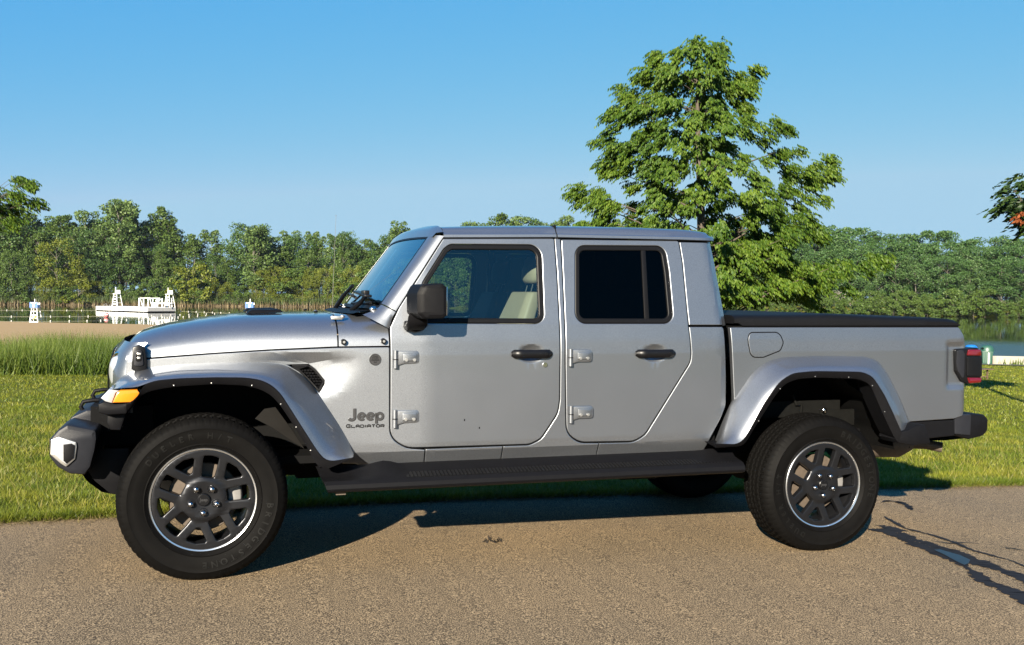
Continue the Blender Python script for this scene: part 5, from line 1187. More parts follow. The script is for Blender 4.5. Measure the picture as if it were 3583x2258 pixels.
# rear flare: dark foot at its tail end
prism('flare_foot', [(4.005, .60), (4.06, .61), (4.13, .64), (4.19, .64), (4.235, .525), (4.10, .515), (4.0, .535), (3.975, .56)], -.93, -.76, BLK, rf, cham=.012)
prism('flare_foot', [(-.300, .902), (-.326, .8826), (-.37, .877), (-.415, .878), (-.448, .888), (-.476, .878), (-.474, .836), (-.437, .823), (-.353, .826), (-.318, .862)], -.925, -.60, BLK, ff, cham=.012)
prism('flare_foot', [(-.442, .83), (-.352, .83), (-.381, .740), (-.426, .744), (-.444, .78)], -.865, -.60, BLK, ff, cham=.012)
prism('turn_signal', [(x, z) for x, z in T['lamp_amber']], -.938, -.80, AMBER, ff, cham=.008)
prism('marker_lamp', [(x, z) for x, z in T['lamp_clear']], -.915, -.70, CLEAR, ff, cham=.008)

# wheel-well liners
def liner(cx, z0, rad, a0, a1, ribs, parent):
    m = MB(); secs = []
    for i in range(41):
        a = R(a0 + (a1 - a0) * i / 40)
        k = rad + (.018 if ribs and i % 6 in (2, 3) and i < 16 else 0)
        secs.append([(cx + k * math.cos(a), y, z0 + k * math.sin(a)) for y in (-.80, -.74, -.55, -.30)])
    m.loft(secs)
    for i in range(40):
        m.add([secs[i][-1], secs[i + 1][-1], (cx, -.30, z0 + .05)], [(0, 1, 2)])
    return m.build('wheel_liner', LINER, parent)
l1 = liner(.02, .42, .56, 8, 166, False, truck)
l2 = liner(3.487, .33, .60, 14, 172, True, truck)
# dusty rear wall of the liner; its sunlit part shaped as a paler sheet
prism('sunlit_liner', T['dusty'], -.73, -.71, pm('dusty_liner', (.013, .012, .011), .85, spec=.08, var=.35, scale=12), truck, cham=.003)

# ---------------------------------------------------------------- hood, cowl
def edge_y(x):
    return -.785 + (1.13 - x) * .098 - .004
HX = [-.375, -.36, -.32, -.26, -.181, -.06, .053, .13, .217, .40, .637, .78, .95]
ZT = [1.135, 1.165, 1.188, 1.207, 1.227, 1.248, 1.264, 1.274, 1.281, 1.286, 1.290, 1.292, 1.296]
SX = [-.40, -.264, .051, .332, .657, .934]
SZ = [1.058, 1.0735, 1.0965, 1.1135, 1.1275, 1.1305]
def hood_sec(x):
    e = -edge_y(x); zt = float(np.interp(x, HX, ZT)); zs = float(np.interp(x, SX, SZ)) + .004
    h = zt - zs
    half = [(e, zs), (e - .003, zs + .12 * h), (e - .010, zs + .27 * h), (e - .022, zs + .42 * h), (e - .040, zs + .56 * h), (e - .064, zs + .69 * h),
            (e - .094, zs + .80 * h), (e - .130, zs + .89 * h), (e - .170, zs + .955 * h), (e - .215, zs + h + .001), (.30, zt + .004), (.15, zt + .006), (0, zt + .008)]
    row = [(x, -y, z) for y, z in half] + [(x, y, z) for y, z in half[-2::-1]]
    return row
def hood_part(name, x0, x1, n, nose=False):
    m = MB()
    xs = list(np.linspace(x0, x1, n))
    secs = [hood_sec(x) for x in xs]
    if nose:
        # roll the leading edge under
        base = secs[0]
        z0_ = base[0][2]; z1_ = max(q[2] for q in base)
        fr_ = lambda z: max(0., (z - z0_) / (z1_ - z0_))
        lo = [(x - .010 * fr_(z), y * .992, z - .018 * fr_(z)) for x, y, z in base]
        lo2 = [(x - .010 * fr_(z), y * .985, z - .055 * fr_(z)) for x, y, z in base]
        secs = [lo2, lo] + secs
    first, last = secs[0], secs[-1]
    secs = [[(x + .02, y * .98, z - .004) for x, y, z in first]] + secs + [[(x, y * .985, z - .03) for x, y, z in last]]
    m.loft(secs)
    return m.build(name, PAINT, truck, sharp=40)
hood = hood_part('hood', -.372, .664, 44, True)
cowl = hood_part('cowl_panel', .672, .930, 10)
# hood vents and washer jets
for y in (-.22, .22):
    v = MB()
    v.add([(.225, y - .10, 1.291), (.42, y - .13, 1.301), (.42, y + .13, 1.301), (.225, y + .10, 1.291),
           (.25, y - .08, 1.313), (.40, y - .11, 1.316), (.40, y + .11, 1.316), (.25, y + .08, 1.313)],
          [(0, 1, 2, 3), (4, 5, 6, 7), (0, 1, 5, 4), (1, 2, 6, 5), (2, 3, 7, 6), (3, 0, 4, 7)])
    v.build('hood_vent', BLK, hood, bevel=.006)
for y, x in ((-.30, .60), (.30, .60)):
    MB().ball((x, y, 1.303), (.012, .010, .007), 10, 6).build('washer_jet', BLKS, hood)
for y in (-.66, .66):
    h = MB()
    h.box(.64, .70, y - .012, y + .012, 1.268, 1.288)
    h.ball((.70, y, 1.284), (.014, .014, .012), 12, 8)
    h.build('hood_hinge', STEEL, hood, bevel=.004)
# hood latch
lt = prism('hood_latch', T['latch'], edge_y(-.3) - .045, edge_y(-.3) + .01, BLKS, truck, cham=.008)
prism('latch_frame', [(-.333, 1.035, .01), (-.327, 1.115, .015), (-.292, 1.122, .015), (-.285, 1.04, .01)], edge_y(-.3) - .054, edge_y(-.3) - .04, BUMP, lt, cham=.004)
prism('latch_strap', [(-.322, 1.06, .008), (-.319, 1.108, .012), (-.298, 1.112, .012), (-.295, 1.062, .008)], edge_y(-.3) - .057, edge_y(-.3) - .05, DARK, lt, cham=.002)
MB().box(-.315, -.300, edge_y(-.3) - .061, edge_y(-.3) - .05, 1.074, 1.084).box(-.316, -.297, edge_y(-.3) - .061, edge_y(-.3) - .05, 1.094, 1.104).build('latch_button', STEEL, lt, bevel=.001)
# recessed bolts beside the cowl
for bx, bz in T['bolts']:
    y = side_y(bx, bz) - .006
    k = MB()
    k.tube([(bx, y - .004, bz), (bx, y + .02, bz)], [.014, .016], 16)
    o = k.build('body_bolt', BLKS, cowl)
    k = MB(); k.tube([(bx, y - .006, bz), (bx, y + .01, bz)], .007, 6); k.build('bolt_head', STEEL, cowl)
# black cowl grille under the windscreen, wipers
m = MB()
secs = []
for y in np.linspace(-.64, .64, 13):
    k = 1 - (y / .66) ** 2
    secs.append([(.76 - .05 * k, y, 1.300), (.80 - .05 * k, y, 1.312), (.905 - .055 * k, y, 1.318)])
m.loft(secs)
m.build('cowl_grille', BLK, cowl)

# ---------------------------------------------------------------- windscreen and frame
WT_, WB_ = (1.174, -.600, 1.718), (.890, -.680, 1.331)
def ws(s, t, off=0.):
    """s across -1..1, t up 0..1"""
    x = WB_[0] + (WT_[0] - WB_[0]) * t - .055 * (1 - s * s) * (1 - .35 * t)
    y = s * (-(WB_[1] + (WT_[1] - WB_[1]) * t))
    z = WB_[2] + (WT_[2] - WB_[2]) * t + .012 * (1 - s * s) * t
    return (x - off * .8, y, z + off * .6)
m = MB()
m.loft([[ws(s, t) for s in np.linspace(-1, 1, 21)] for t in np.linspace(0, 1, 9)])
wsc = m.build('windscreen', GLASSW, truck, sharp=80)
m = MB()                                               # black ceramic band and gasket round the glass
def band(s0, t0, s1, t1, n=20, w=.014):
    return [(s0 + (s1 - s0) * i / n, t0 + (t1 - t0) * i / n) for i in range(n + 1)]
loop_o = band(-1, 0, 1, 0) + band(1, 0, 1, 1)[1:] + band(1, 1, -1, 1)[1:] + band(-1, 1, -1, 0)[1:]
rowo, rowi = [], []
for s, t in loop_o:
    rowo.append(ws(s * 1.012, t * 1.03 - .015, .003)); rowi.append(ws(s * .978, t * .945 + .03, .003))
m.loft([rowo, rowi])
m.build('windscreen_gasket', GASKET, wsc)
# A pillars: from the glass edge round to the door gap
m = MB(); secs = []
door_edge = [(.9356, 1.225), (.9395, 1.2616), (.9852, 1.3344), (1.04, 1.418), (1.09, 1.493), (1.14, 1.567), (1.19, 1.641), (1.2359, 1.709), (1.248, 1.722)]
DE = resample(door_edge, 24)
for i in range(24):
    t = i / 23
    dx, dz = DE[i]
    dx -= .003; dy = side_y(dx, dz)
    if t < .12:
        k = t / .12
        gx, gy, gz = .80 + (.885 - .80) * k, -.715 + .03 * k, 1.296 + (1.325 - 1.296) * k
    else:
        k = (t - .12) / .88
        gx, gy, gz = ws(-1.012, k * 1.0 - .005, .004)
    mx, my, mz = gx * .5 + dx * .5 - .020, dy * .80 + gy * .20 + .002, gz * .5 + dz * .5 + .010
    row = [(dx, dy + .04, dz), (dx, dy + .003, dz), (dx - .003, dy, dz)]
    P0, P1, P2 = Vector((dx - .003, dy, dz)), Vector((mx, my - .012, mz)), Vector((gx, gy, gz))
    for q in np.linspace(.15, 1, 8):
        row.append(tuple(P0 * (1 - q) ** 2 + P1 * 2 * q * (1 - q) + P2 * q * q))
    row.append((gx + .02, gy + .012, gz - .012))
    secs.append(row)
m.loft(secs[4:])
apil = m.build('windscreen_pillar', PAINT, truck, sharp=50)
m = MB(); m.loft(secs[:4] + [[(x - .002, y, z - .006) for x, y, z in secs[4]], [(x + .004, y + .01, z - .006) for x, y, z in secs[4]]])
m.build('pillar_foot', PAINT, cowl, sharp=50)
for _ch in [q for q in cowl.children if q.name.startswith('pillar_foot')]:
    mirror(_ch)
# header above the glass
m = MB(); secs = []
for s in np.linspace(-1.125, 1.125, 41):
    g = ws(s, 1.0, .004); k = 1 - min(1, abs(s)) ** 2
    e = max(0., abs(s) - .9) / .14; e = e * e * .8 + .2 * e
    secs.append([(g[0] + .02, g[1], g[2] - .015), g, (g[0] + .020, g[1], g[2] + .036 - .006 * e), (g[0] + .045, g[1] * 1.01, g[2] + .054 - .012 * e), (1.236, g[1] * 1.02, 1.782 + .022 * k - .016 * e), (1.236, g[1] * 1.02, 1.74)])
m.loft(secs)
m.build('windscreen_header', PAINT, truck, sharp=60)
# wipers
def wiper(pts, rad, name='wiper'):
    w = MB()
    for a, b_, r_ in zip(pts[:-1], pts[1:], rad):
        w.tube([a, b_], r_, 8)
    return w.build(name, BLKS, wsc)
wiper([(.80, .42, 1.315), (.84, .30, 1.40), (.875, .18, 1.455)], [.014, .011])
wiper([(.79, -.36, 1.315), (.835, -.42, 1.36), (.86, -.47, 1.405)], [.015, .012])
k = MB(); k.box(.835, .875, -.55, -.10, 1.398, 1.412, rot=Matrix.Rotation(R(3), 3, 'X'))
k.box(.838, .87, -.50, -.40, 1.39, 1.425)
k.build('wiper_blade', BLKS, wsc, bevel=.004)
k = MB(); k.tube([ws(.2, .14, .012), ws(.92, .16, .012)], .009, 8); k.tube([ws(-.1, .03, .012), ws(-.78, .045, .012)], .008, 8)
k.build('wiper_blade', BLKS, wsc)
for y in (-.70, .70):
    k = MB(); k.ball((.86, y * .985, 1.325), (.022, .016, .016), 12, 8); k.tube([(.86, y * .985, 1.325), (.93, y, 1.318)], .008, 8)
    k.build('frame_hinge_bolt', CHROME, apil)
# antenna on the far fender
ax, ay, az = T['antenna'][0]; bx, by, bz = T['antenna'][1]
k = MB(); k.tube([(.80, .62, 1.17), (.803, .62, 1.30)], [.014, .006], 10); k.tube([(.803, .62, 1.28), (.826, .62, 1.91)], [.0014, .0009], 8); k.ball((.826, .62, 1.913), .003, 8, 5)
k.build('antenna_mast', pm('antenna_grey', (.10, .10, .09), .5), truck)

# ---------------------------------------------------------------- roof
def roof_part(name, x0, x1, n, parent, front=False, rear=False):
    m = MB(); secs = []
    for x in np.linspace(x0, x1, n):
        zr = float(np.interp(x, [1.22, 1.4, 1.84, 2.41, 2.70, 2.84, 2.88], [1.771, 1.781, 1.796, 1.803, 1.800, 1.790, 1.765]))
        zg = float(np.interp(x, [1.236, 1.872, 2.638, 2.817], [1.712, 1.7295, 1.7345, 1.7335])) + .003
        half = [(.683, zg - .004), (.693, zg), (.690, zg + .014), (.684, zg + .018), (.678, zg + .021), (.664, zr - .020), (.648, zr - .008), (.62, zr - .001),
                (.56, zr + .006), (.50, zr + .009), (.3, zr + .02), (0, zr + .03)]
        if rear and x > 2.80:
            k = ((x - 2.80) / .08)
            half = [(y - .03 * k * k, z) for y, z in half]
        secs.append([(x, -y, z) for y, z in half] + [(x, y, z) for y, z in half[-2::-1]])
    last = secs[-1]; first = secs[0]
    secs = [[(x + .003, y * .99, z - .02) for x, y, z in first]] + secs
    if rear:
        secs.append([(2.888, y * .985, min(z, 1.735) if abs(y) < .66 else z - .012) for x, y, z in last])
    else:
        secs.append([(x - .003, y * .99, z - .02) for x, y, z in last])
    m.loft(secs)
    return m.build(name, PAINT, parent, sharp=32)
roof1 = roof_part('roof_panel', 1.240, 1.885, 14, truck)
roof2 = roof_part('hardtop_roof', 1.892, 2.880, 26, truck, rear=True)
k = MB(); k.box(1.24, 2.83, -.676, -.655, 1.69, 1.716).box(1.24, 2.83, .655, .676, 1.69, 1.716)
k.box(1.884, 1.893, -.66, .66, 1.70, 1.80)
k.build('roof_seal', GASKET, truck)
MB().box(1.22, 2.85, -.655, .655, 1.715, 1.725).build('headliner', pm('headliner_cloth', (.20, .20, .21), .9), truck)
# back wall of the cab
m = MB(); secs = []
for z, x in ((1.74, 2.885), (1.60, 2.905), (1.24, 2.945), (1.236, 2.94)):
    yy = -side_y(x, z) - .055
    secs.append([(x - .05, -yy - .03, z), (x - .022, -yy - .012, z), (x, -yy + .03, z), (x, 0, z), (x, yy - .03, z), (x - .022, yy + .012, z), (x - .05, yy + .03, z)])
m.loft(secs)
cabback = m.build('cab_back_wall', PAINT, truck)
prism('rear_window', [(-.5, 1.34, .05), (.5, 1.34, .05), (.47, 1.68, .05), (-.47, 1.68, .05)], 0, .012, GLASSD, cabback, cham=.003,
      bend=lambda c: Vector((2.912 + (1.6 - c.z) * .112 + c.y, c.x, c.z)))
# ---------------------------------------------------------------- wheels
RL, RT = .2537, .4055                                    # rim lip and tyre radius
def pol(r, a):
    return (r * math.cos(R(a)), r * math.sin(R(a)))
def make_wheel(phase, letters):
    # tyre: turned profile with cut tread
    side = [(.248, .012), (.252, .004), (.262, -.006), (.270, -.012), (.273, -.0155), (.277, -.0125), (.30, -.019), (.325, -.0225), (.345, -.0215), (.350, -.0235), (.353, -.0205),
            (.372, -.0125), (.384, -.003), (.392, .007), (.3975, .018)]
    tread = [(RT - .003, .030, 1), (RT - .002, .052, 1), (RT - .012, .054, 0), (RT - .012, .063, 0), (RT - .0005, .065, 2), (RT, .094, 2), (RT - .012, .096, 0), (RT - .012, .106, 0),
             (RT, .108, 3), (RT, .134, 3), (RT - .012, .136, 0), (RT - .012, .146, 0), (RT - .0005, .148, 2), (RT - .001, .178, 2), (RT - .012, .180, 0), (RT - .012, .189, 0), (RT - .002, .191, 1), (RT - .003, .212, 1)]
    back = [(.3975, .224), (.384, .246), (.35, .262), (.31, .262), (.27, .246), (.25, .232)]
    prof = [(r, y, 9) for r, y in side] + tread + [(r, y, 9) for r, y in back]
    n = 432
    V = np.zeros((n, len(prof), 3)); k = len(prof)
    for j in range(n):
        w = 2 * math.pi * j / n
        for i, (r, y, g) in enumerate(prof):
            rr = r
            if g in (1, 2, 3):
                ph = (j + (0, 0, 2, 4)[g] + (2 if i % 2 else 0)) % 6
                if ph in (0, 1):
                    rr = r - (.010 if g == 1 else .007)
            if g == 9 and .383 < r < .396 and y < .1 and j % 6 in (0,):
                rr = r - .004
            V[j, i] = (rr * math.cos(w), y, rr * math.sin(w))
    V[..., 2] = np.maximum(V[..., 2], -.398 - .0)
    idx = np.arange(n * k).reshape(n, k)
    a, b_ = idx, np.roll(idx, -1, 0)
    F = np.stack([a[:, :-1], b_[:, :-1], b_[:, 1:], a[:, 1:]], -1).reshape(-1, 4)
    me_t = fast_mesh('tyre', V.reshape(-1, 3), F, RUBBER, None, smooth=True)
    me_t.data.set_sharp_from_angle(angle=R(40))
    # wheel: spoke disc with ten openings
    holes = []
    for q in range(5):
        c = phase + 72 * q
        u, v = np.array(pol(1, c)), np.array(pol(1, c + 90))
        pts = [(.108, -.030), (.145, -.034), (.212, -.037), (.2165, 0), (.212, .037), (.145, .034), (.108, .030)]
        holes.append([tuple(u * r + v * s) + (0.010,) for r, s in pts])
        c2 = c + 36
        u, v = np.array(pol(1, c2)), np.array(pol(1, c2 + 90))
        off = .078
        def edge(r):                                     # half-width left between the two spokes
            return r * math.sin(R(36) - math.asin(off / r))
        pts = [(.148, -edge(.146)), (.1995, -edge(.213)), (.216, 0), (.1995, edge(.213)), (.148, edge(.146))]
        pts = [(.140, -.008), (.212 * math.cos(R(36) - math.asin(off / .212)), -edge(.212)), (.2165, 0), (.212 * math.cos(R(36) - math.asin(off / .212)), edge(.212)), (.140, .008)]
        holes.append([tuple(u * r + v * s) + (0.009,) for r, s in pts])
    circ = [pol(.2435, i * 3) for i in range(120)]
    def dish(x, z):
        r = math.hypot(x, z)
        return .004 + .020 * (1 - min(1, r / .21)) ** 1.2 - (.010 if r < .092 else .010 * max(0, 1 - (r - .092) / .02))
    w = panel('wheel', circ, RIMD, None, holes=holes, surf=lambda x, z: 0., dfn=dish, thick=.032, cham=.005, gap=0, grid=.02, back=True, sharp=25)
    me_t.parent = w
    # barrel and bright machined lip
    MB().lathe([(.2425, .010), (.236, .03), (.222, .05), (.212, .10), (.210, .17), (.222, .20), (.245, .215)], 96).build('rim_barrel', RIMD, w)
    MB().lathe([(.2428, .016), (.2428, .003), (.2445, .0005), (.250, -.0015), (RL - .001, .001), (RL, .006), (.249, .014)], 120).build('rim_lip', RIMB, w)
    # hub: nuts and centre cap
    for q in range(5):
        x, z = pol(.0635, phase + 54 - 10 + 72 * q)
        nb = MB()
        nb.tube([(x, .008, z), (x, -.010, z)], [.0165, .0155], 6)
        nb.ball((x, -.009, z), (.0145, .012, .0145), 12, 8)
        nb.build('lug_nut', DCHR, w, sharp=40)
        MB().lathe([(.020, .004), (.0225, .0025), (.024, .012)], 24).build('nut_seat', RIMD, w, loc=(x, .003, z))
    cp = MB().lathe([(0, -.004), (.026, -.004), (.030, -.001), (.032, .012)], 40).build('centre_cap', BLKS, w)
    text_mesh('cap_lettering', 'Jeep', .021, BADGE, cp, extrude=.0008, bold=.0006, loc=(0, -.0048, .001))
    # brake
    MB().lathe([(.06, .085), (.165, .085), (.168, .088), (.168, .108), (.165, .112), (.06, .112)], 64).build('brake_disc', RUST, w)
    MB().lathe([(0, .055), (.070, .055), (.085, .075), (.085, .10)], 40).build('hub_hat', pm('hub_grey', (.10, .09, .08), .6, metal=.5, var=.3), w)
    ca = MB()
    for a0, a1 in ((-14, 26),):
        rows = [[(r * math.cos(R(a)), y, r * math.sin(R(a))) for r, y in ((.118, .060), (.176, .060), (.186, .075), (.186, .13), (.118, .13))] for a in np.linspace(a0, a1, 7)]
        ca.loft(rows, closed=True, cap=True)
    ca.build('brake_caliper', CALIP, w, bevel=.004)
    # raised lettering on the side wall
    for body, mid, r, size, step in letters:
        lm = MB()
        k = len(body)
        for i, ch in enumerate(body):
            if ch == ' ':
                continue
            a = mid - step * (i - (k - 1) / 2)
            me = text_mesh('g', ch, size, None, None, extrude=.0012, bold=.0012)
            ca_, sa_ = math.cos(R(a - 90)), math.sin(R(a - 90))
            cx_, cz_ = pol(r, a)
            vs = []
            for vv in me.vertices:
                x, z = vv.co.x, vv.co.y
                rr = math.hypot(cx_ + x * ca_ - z * sa_, cz_ + x * sa_ + z * ca_)
                yb = float(np.interp(rr, [.277, .30, .325, .345, .353, .372], [-.0128, -.0195, -.0228, -.0218, -.0208, -.0125]))
                vs.append((cx_ + x * ca_ - z * sa_, yb - .0010 - vv.co.z * .9, cz_ + x * sa_ + z * ca_))
            lm.add(vs, [tuple(p.vertices) for p in me.polygons])
            bpy.data.meshes.remove(me)
        lm.build('tyre_lettering', LETTER, w, sharp=60)
    return w
WF = make_wheel(80, [('BRIDGESTONE', -48, .315, .044, 8.2), ('DUELER H/T', 105, .315, .040, 8.2)])
WF.parent = truck
WF.location = (0, -.92, .398)
WF.rotation_euler = (0, 0, R(.1))
WF2 = mirror(WF)
WR = make_wheel(77, [('BRIDGESTONE', 28, .315, .050, 8.2), ('DUELER H/T', 205, .315, .040, 8.2)])
WR.parent = truck
ZR = .398 - 3.487 * math.sin(SLOPE)
WR.location = (3.487 * math.cos(SLOPE), -.92, ZR)
WR2 = mirror(WR)

# ---------------------------------------------------------------- running boards
m = MB(); secs = []
sec0 = [(-.775, .515), (-.80, .505), (-.835, .480), (-.90, .468), (-.932, .462), (-.950, .445), (-.955, .425), (-.948, .412), (-.925, .402), (-.80, .400)]
for x in np.linspace(.575, 2.945, 60):
    hump = .030 * math.exp(-((x - .90) / .085) ** 2) + .022 * math.exp(-((x - 2.80) / .10) ** 2) + (.03 if x < .80 else 0) * 0
    row = []
    for i, (y, z) in enumerate(sec0):
        xx = x
        zz = z + (hump if i in (1, 2) else hump * .5 if i in (3,) else 0)
        t = (x - .575) / .03
        if x < .68:                                   # slanted front end
            k = (.68 - x) / .105
            xx = x - .055 * k * (1 - i / 9.) + .03 * k
        row.append((xx, y, zz))
    secs.append(row)
m.loft(secs)
m.add(secs[0], [tuple(range(10))]); m.add(secs[-1], [tuple(range(10))])
rb = m.build('running_board', BLK, truck, sharp=30)
m = MB()                                               # ribbed tread strip
for i in range(92):
    x = 1.0 + i * .0205
    m.add([(x, -.925, .4635), (x + .013, -.925, .4635), (x + .016, -.85, .4765), (x + .003, -.85, .4765),
           (x, -.925, .4675), (x + .013, -.925, .4675), (x + .016, -.85, .4805), (x + .003, -.85, .4805)],
          [(4, 5, 6, 7), (0, 1, 5, 4), (1, 2, 6, 5), (2, 3, 7, 6), (3, 0, 4, 7)])
m.build('tread_strip', BLKS, rb)
k = MB(); k.box(.84, 2.77, -.772, -.752, .474, .487); k.build('sill_flange', PAINT, truck, bevel=.002)
for x in (.64,):
    k = MB(); k.box(x, x + .05, -.90, -.60, .385, .402); k.build('board_bracket', RUST, rb)

# ---------------------------------------------------------------- front end
GY = [-.650, -.642, -.615, -.55, -.45, -.25, 0]
GX = [-.340, -.378, -.408, -.435, -.458, -.482, -.490]
m = MB(); secs = []
for z in (.80, .86, .93, 1.0, 1.05, 1.10, 1.14, 1.152):
    lean = max(0, z - 1.0) * .30 + max(0, z - 1.10) * .5
    half = [(x + lean, y, z) for y, x in zip(GY, GX)]
    secs.append(half + [(x, -y, z_) for x, y, z_ in half[-2::-1]])
m.loft(secs)
gr = m.build('grille', PAINT, truck, sharp=50)
def gx(y, z):
    return float(np.interp(-abs(y), GY, GX)) + max(0, z - 1.0) * .30 + max(0, z - 1.10) * .5
for i in range(7):
    y = (i - 3) * .082
    s_ = MB()
    s_.loft([[(gx(y, z) - .006, y - .024 * w_, z), (gx(y, z) - .009, y, z), (gx(y, z) - .006, y + .024 * w_, z)] for z, w_ in ((.84, .5), (.86, 1), (.95, 1), (1.05, 1), (1.10, 1), (1.12, .5))])
    s_.build('grille_slot', BLKS, gr)
for sy in (-1, 1):
    hb = MB().lathe([(0, -.045), (.05, -.043), (.078, -.032), (.090, -.012), (.092, .0), (.092, .05)], 40)
    o = hb.build('headlight', LAMP, truck)
    o.rotation_euler = (0, 0, R(-90 + sy * -28))
    o.location = (gx(.47, 1.0) + .050, sy * .495, .995)
    rb_ = MB().lathe([(.091, -.016), (.098, -.020), (.106, -.014), (.108, .03)], 40).build('headlight_bezel', CHROME, o)
# bumper: two chamfered end caps and a centre beam
bm_ = prism('front_bumper', [(x, z, .02) for x, z in T['bump']], -.745, -.40, BUMP, truck, cham=.022, sharp=25)
def bump_bend(c):
    return Vector((c.x - .05 * max(0, (c.y + .72) / .32), c.y, c.z + .05 * max(0, (c.y + .72) / .32)))
prism('bumper_centre', [(-.46, .70, .02), (-.50, .585, .03), (-.64, .575, .04), (-.70, .62, .04), (-.695, .70, .03), (-.64, .768, .03), (-.57, .80, .03), (-.46, .80, .02)], -.47, .47, BUMP, truck, cham=.012)
prism('bumper_end', [(x, z, .02) for x, z in T['bump']], .40, .745, BUMP, truck, cham=.022, sharp=25)
fb = prism('fog_bezel', [(x, z, .006) for x, z in T['fogbez']], -.757, -.71, STEEL, bm_, cham=.006)
fb2 = [(x, z) for x, z in T['fogbez']]
cx_ = sum(q[0] for q in fb2) / 8; cz_ = sum(q[1] for q in fb2) / 8
prism('fog_lens', [(cx_ + (x - cx_) * .80 + .004, cz_ + (z - cz_) * .82) for x, z in fb2], -.7595, -.74, CLEAR, bm_, cham=.003)
prism('fog_insert', [(-.646, .668), (-.61, .672), (-.594, .662), (-.60, .60), (-.632, .575), (-.646, .59)], -.762, -.75, BLK, bm_, cham=.002)
for y in (-.30, .30):
    k = MB()
    k.tube([(-.60, y, .765), (-.618, y, .80), (-.605, y, .825), (-.56, y, .832), (-.53, y, .832)], .011, 10)
    k.build('tow_hook', BLK, truck, sharp=60)
k = MB(); k.box(-.55, -.25, -.50, .50, .62, .82)
k.build('radiator_support', DARK, truck)
k = MB()                                               # air dam under the bumper
k.loft([[(-.60, y, .53), (-.56, y, .46), (-.49, y, .40), (-.43, y, .385)] for y in (-.60, -.3, 0, .3, .60)])
k.build('air_dam', BLK, truck)
prism('splash_guard', [(-.555, .515), (-.52, .46), (-.45, .395), (-.40, .38), (-.36, .42), (-.36, .62), (-.50, .62)], -.62, -.60, BLK, truck, cham=.004)

# ---------------------------------------------------------------- mirror
def mir_bend(c):
    k = max(0., (c.y + 1.06) / .17)
    return Vector((c.x + .0 * k, c.y, c.z))
mir = prism('side_mirror', [(1.022, 1.456, .03), (1.155, 1.464, .03), (1.178, 1.44, .02), (1.179, 1.30, .02), (1.16, 1.284, .02), (1.03, 1.282, .03), (1.0, 1.31, .02), (.998, 1.41, .03)], -1.045, -.875, BLK, truck, cham=.02, sharp=22,
            bend=lambda c: Vector((c.x + (.045 * max(0., min(1., (-.995 - c.y) / .05)) if c.x < 1.09 else 0), c.y, c.z)))
prism('mirror_glass', [(1.18, 1.30), (1.183, 1.30), (1.183, 1.445), (1.18, 1.445)], -1.02, -.90, CHROME, mir, cham=.0005)
k = MB()
k.loft([[(1.045 + dx, y, z + dz) for dx, dz in ((-.035, -.02), (.05, -.02), (.06, .0), (.05, .025), (-.035, .025), (-.045, 0))] for y, z in ((-.795, 1.236), (-.86, 1.24), (-.91, 1.262), (-.93, 1.29))], closed=True, cap=True)
k.build('mirror_arm', BLK, mir, sharp=50)
prism('mirror_mount', [(x, z, .015) for x, z in T['mirbase']], -.835, -.78, BLK, mir, cham=.012)

# ---------------------------------------------------------------- rear end
tg = prism('tailgate', [(4.56, .665, .01), (4.612, .665, .015), (4.612, 1.10, .02), (4.585, 1.18, .02), (4.56, 1.225, .01)], -.765, .765, PAINT, truck, cham=.012)
tc = MB(); secs = []
TX = [2.955, 2.98, 3.02, 3.3, 3.6, 4.0, 4.3, 4.47, 4.53, 4.556]
TZ = [1.296, 1.297, 1.297, 1.302, 1.303, 1.294, 1.284, 1.279, 1.270, 1.245]
for x in np.linspace(2.955, 4.556, 60):
    zt = float(np.interp(x, TX, TZ)) + .002 * math.sin(x * 9) ; zb = 1.2345 if x > 3.0 else 1.250
    half = [(-.770, zb), (-.789, zb + .004), (-.789, zb + (zt - zb) * .55), (-.778, zt - .010), (-.755, zt), (-.60, zt + .004), (-.3, zt + .006), (0, zt + .006)]
    secs.append([(x, y, z) for y, z in half] + [(x, -y, z) for y, z in half[-2::-1]])
tc.loft(secs); tc.add(secs[0], [tuple(range(len(secs[0])))]); tc.add(secs[-1], [tuple(range(len(secs[0])))])
tc.build('bed_cover', VINYL, truck, sharp=40)
k = MB(); k.box(2.955, 4.55, -.775, .775, 1.222, 1.236); k.build('bed_rail', DARK, truck)
tl = prism('tail_light', [(x, z, .015) for x, z in T['tail']], -.838, -.70, BLKS, truck, cham=.010)
prism('light_bezel', [(4.515, 1.082, .01), (4.56, 1.088, .01), (4.575, 1.06, .02), (4.575, .93, .02), (4.565, .90, .01), (4.523, .957, .01), (4.513, 1.0)], -.842, -.82, BUMP, tl, cham=.004)
prism('brake_lamp', [(4.590, 1.049, .006), (4.702, 1.047, .006), (4.697, 1.088, .012), (4.600, 1.089, .012)], -.846, -.72, RED, tl, cham=.008)
prism('brake_lamp', [(4.597, .911, .006), (4.708, .909, .006), (4.703, .877, .012), (4.612, .873, .012)], -.846, -.72, RED, tl, cham=.008)
prism('light_panel', [(4.592, .918, .01), (4.709, .916, .01), (4.705, 1.042, .01), (4.592, 1.044, .01)], -.846, -.72, BLKS, tl, cham=.006)
tl.location = (0, .032, 0)
rbm = prism('rear_bumper', [(4.535, .545, .02), (4.535, .672, .02), (4.64, .680, .02), (4.772, .668, .03), (4.803, .635, .03), (4.800, .565, .04), (4.765, .53, .04), (4.66, .512, .02)], -.775, .775, BLK, truck, cham=.016)
prism('bumper_corner', [(4.530, .553, .008), (4.651, .540, .008), (4.655, .676, .012), (4.530, .676, .012)], -.788, -.765, BUMP, rbm, cham=.006)
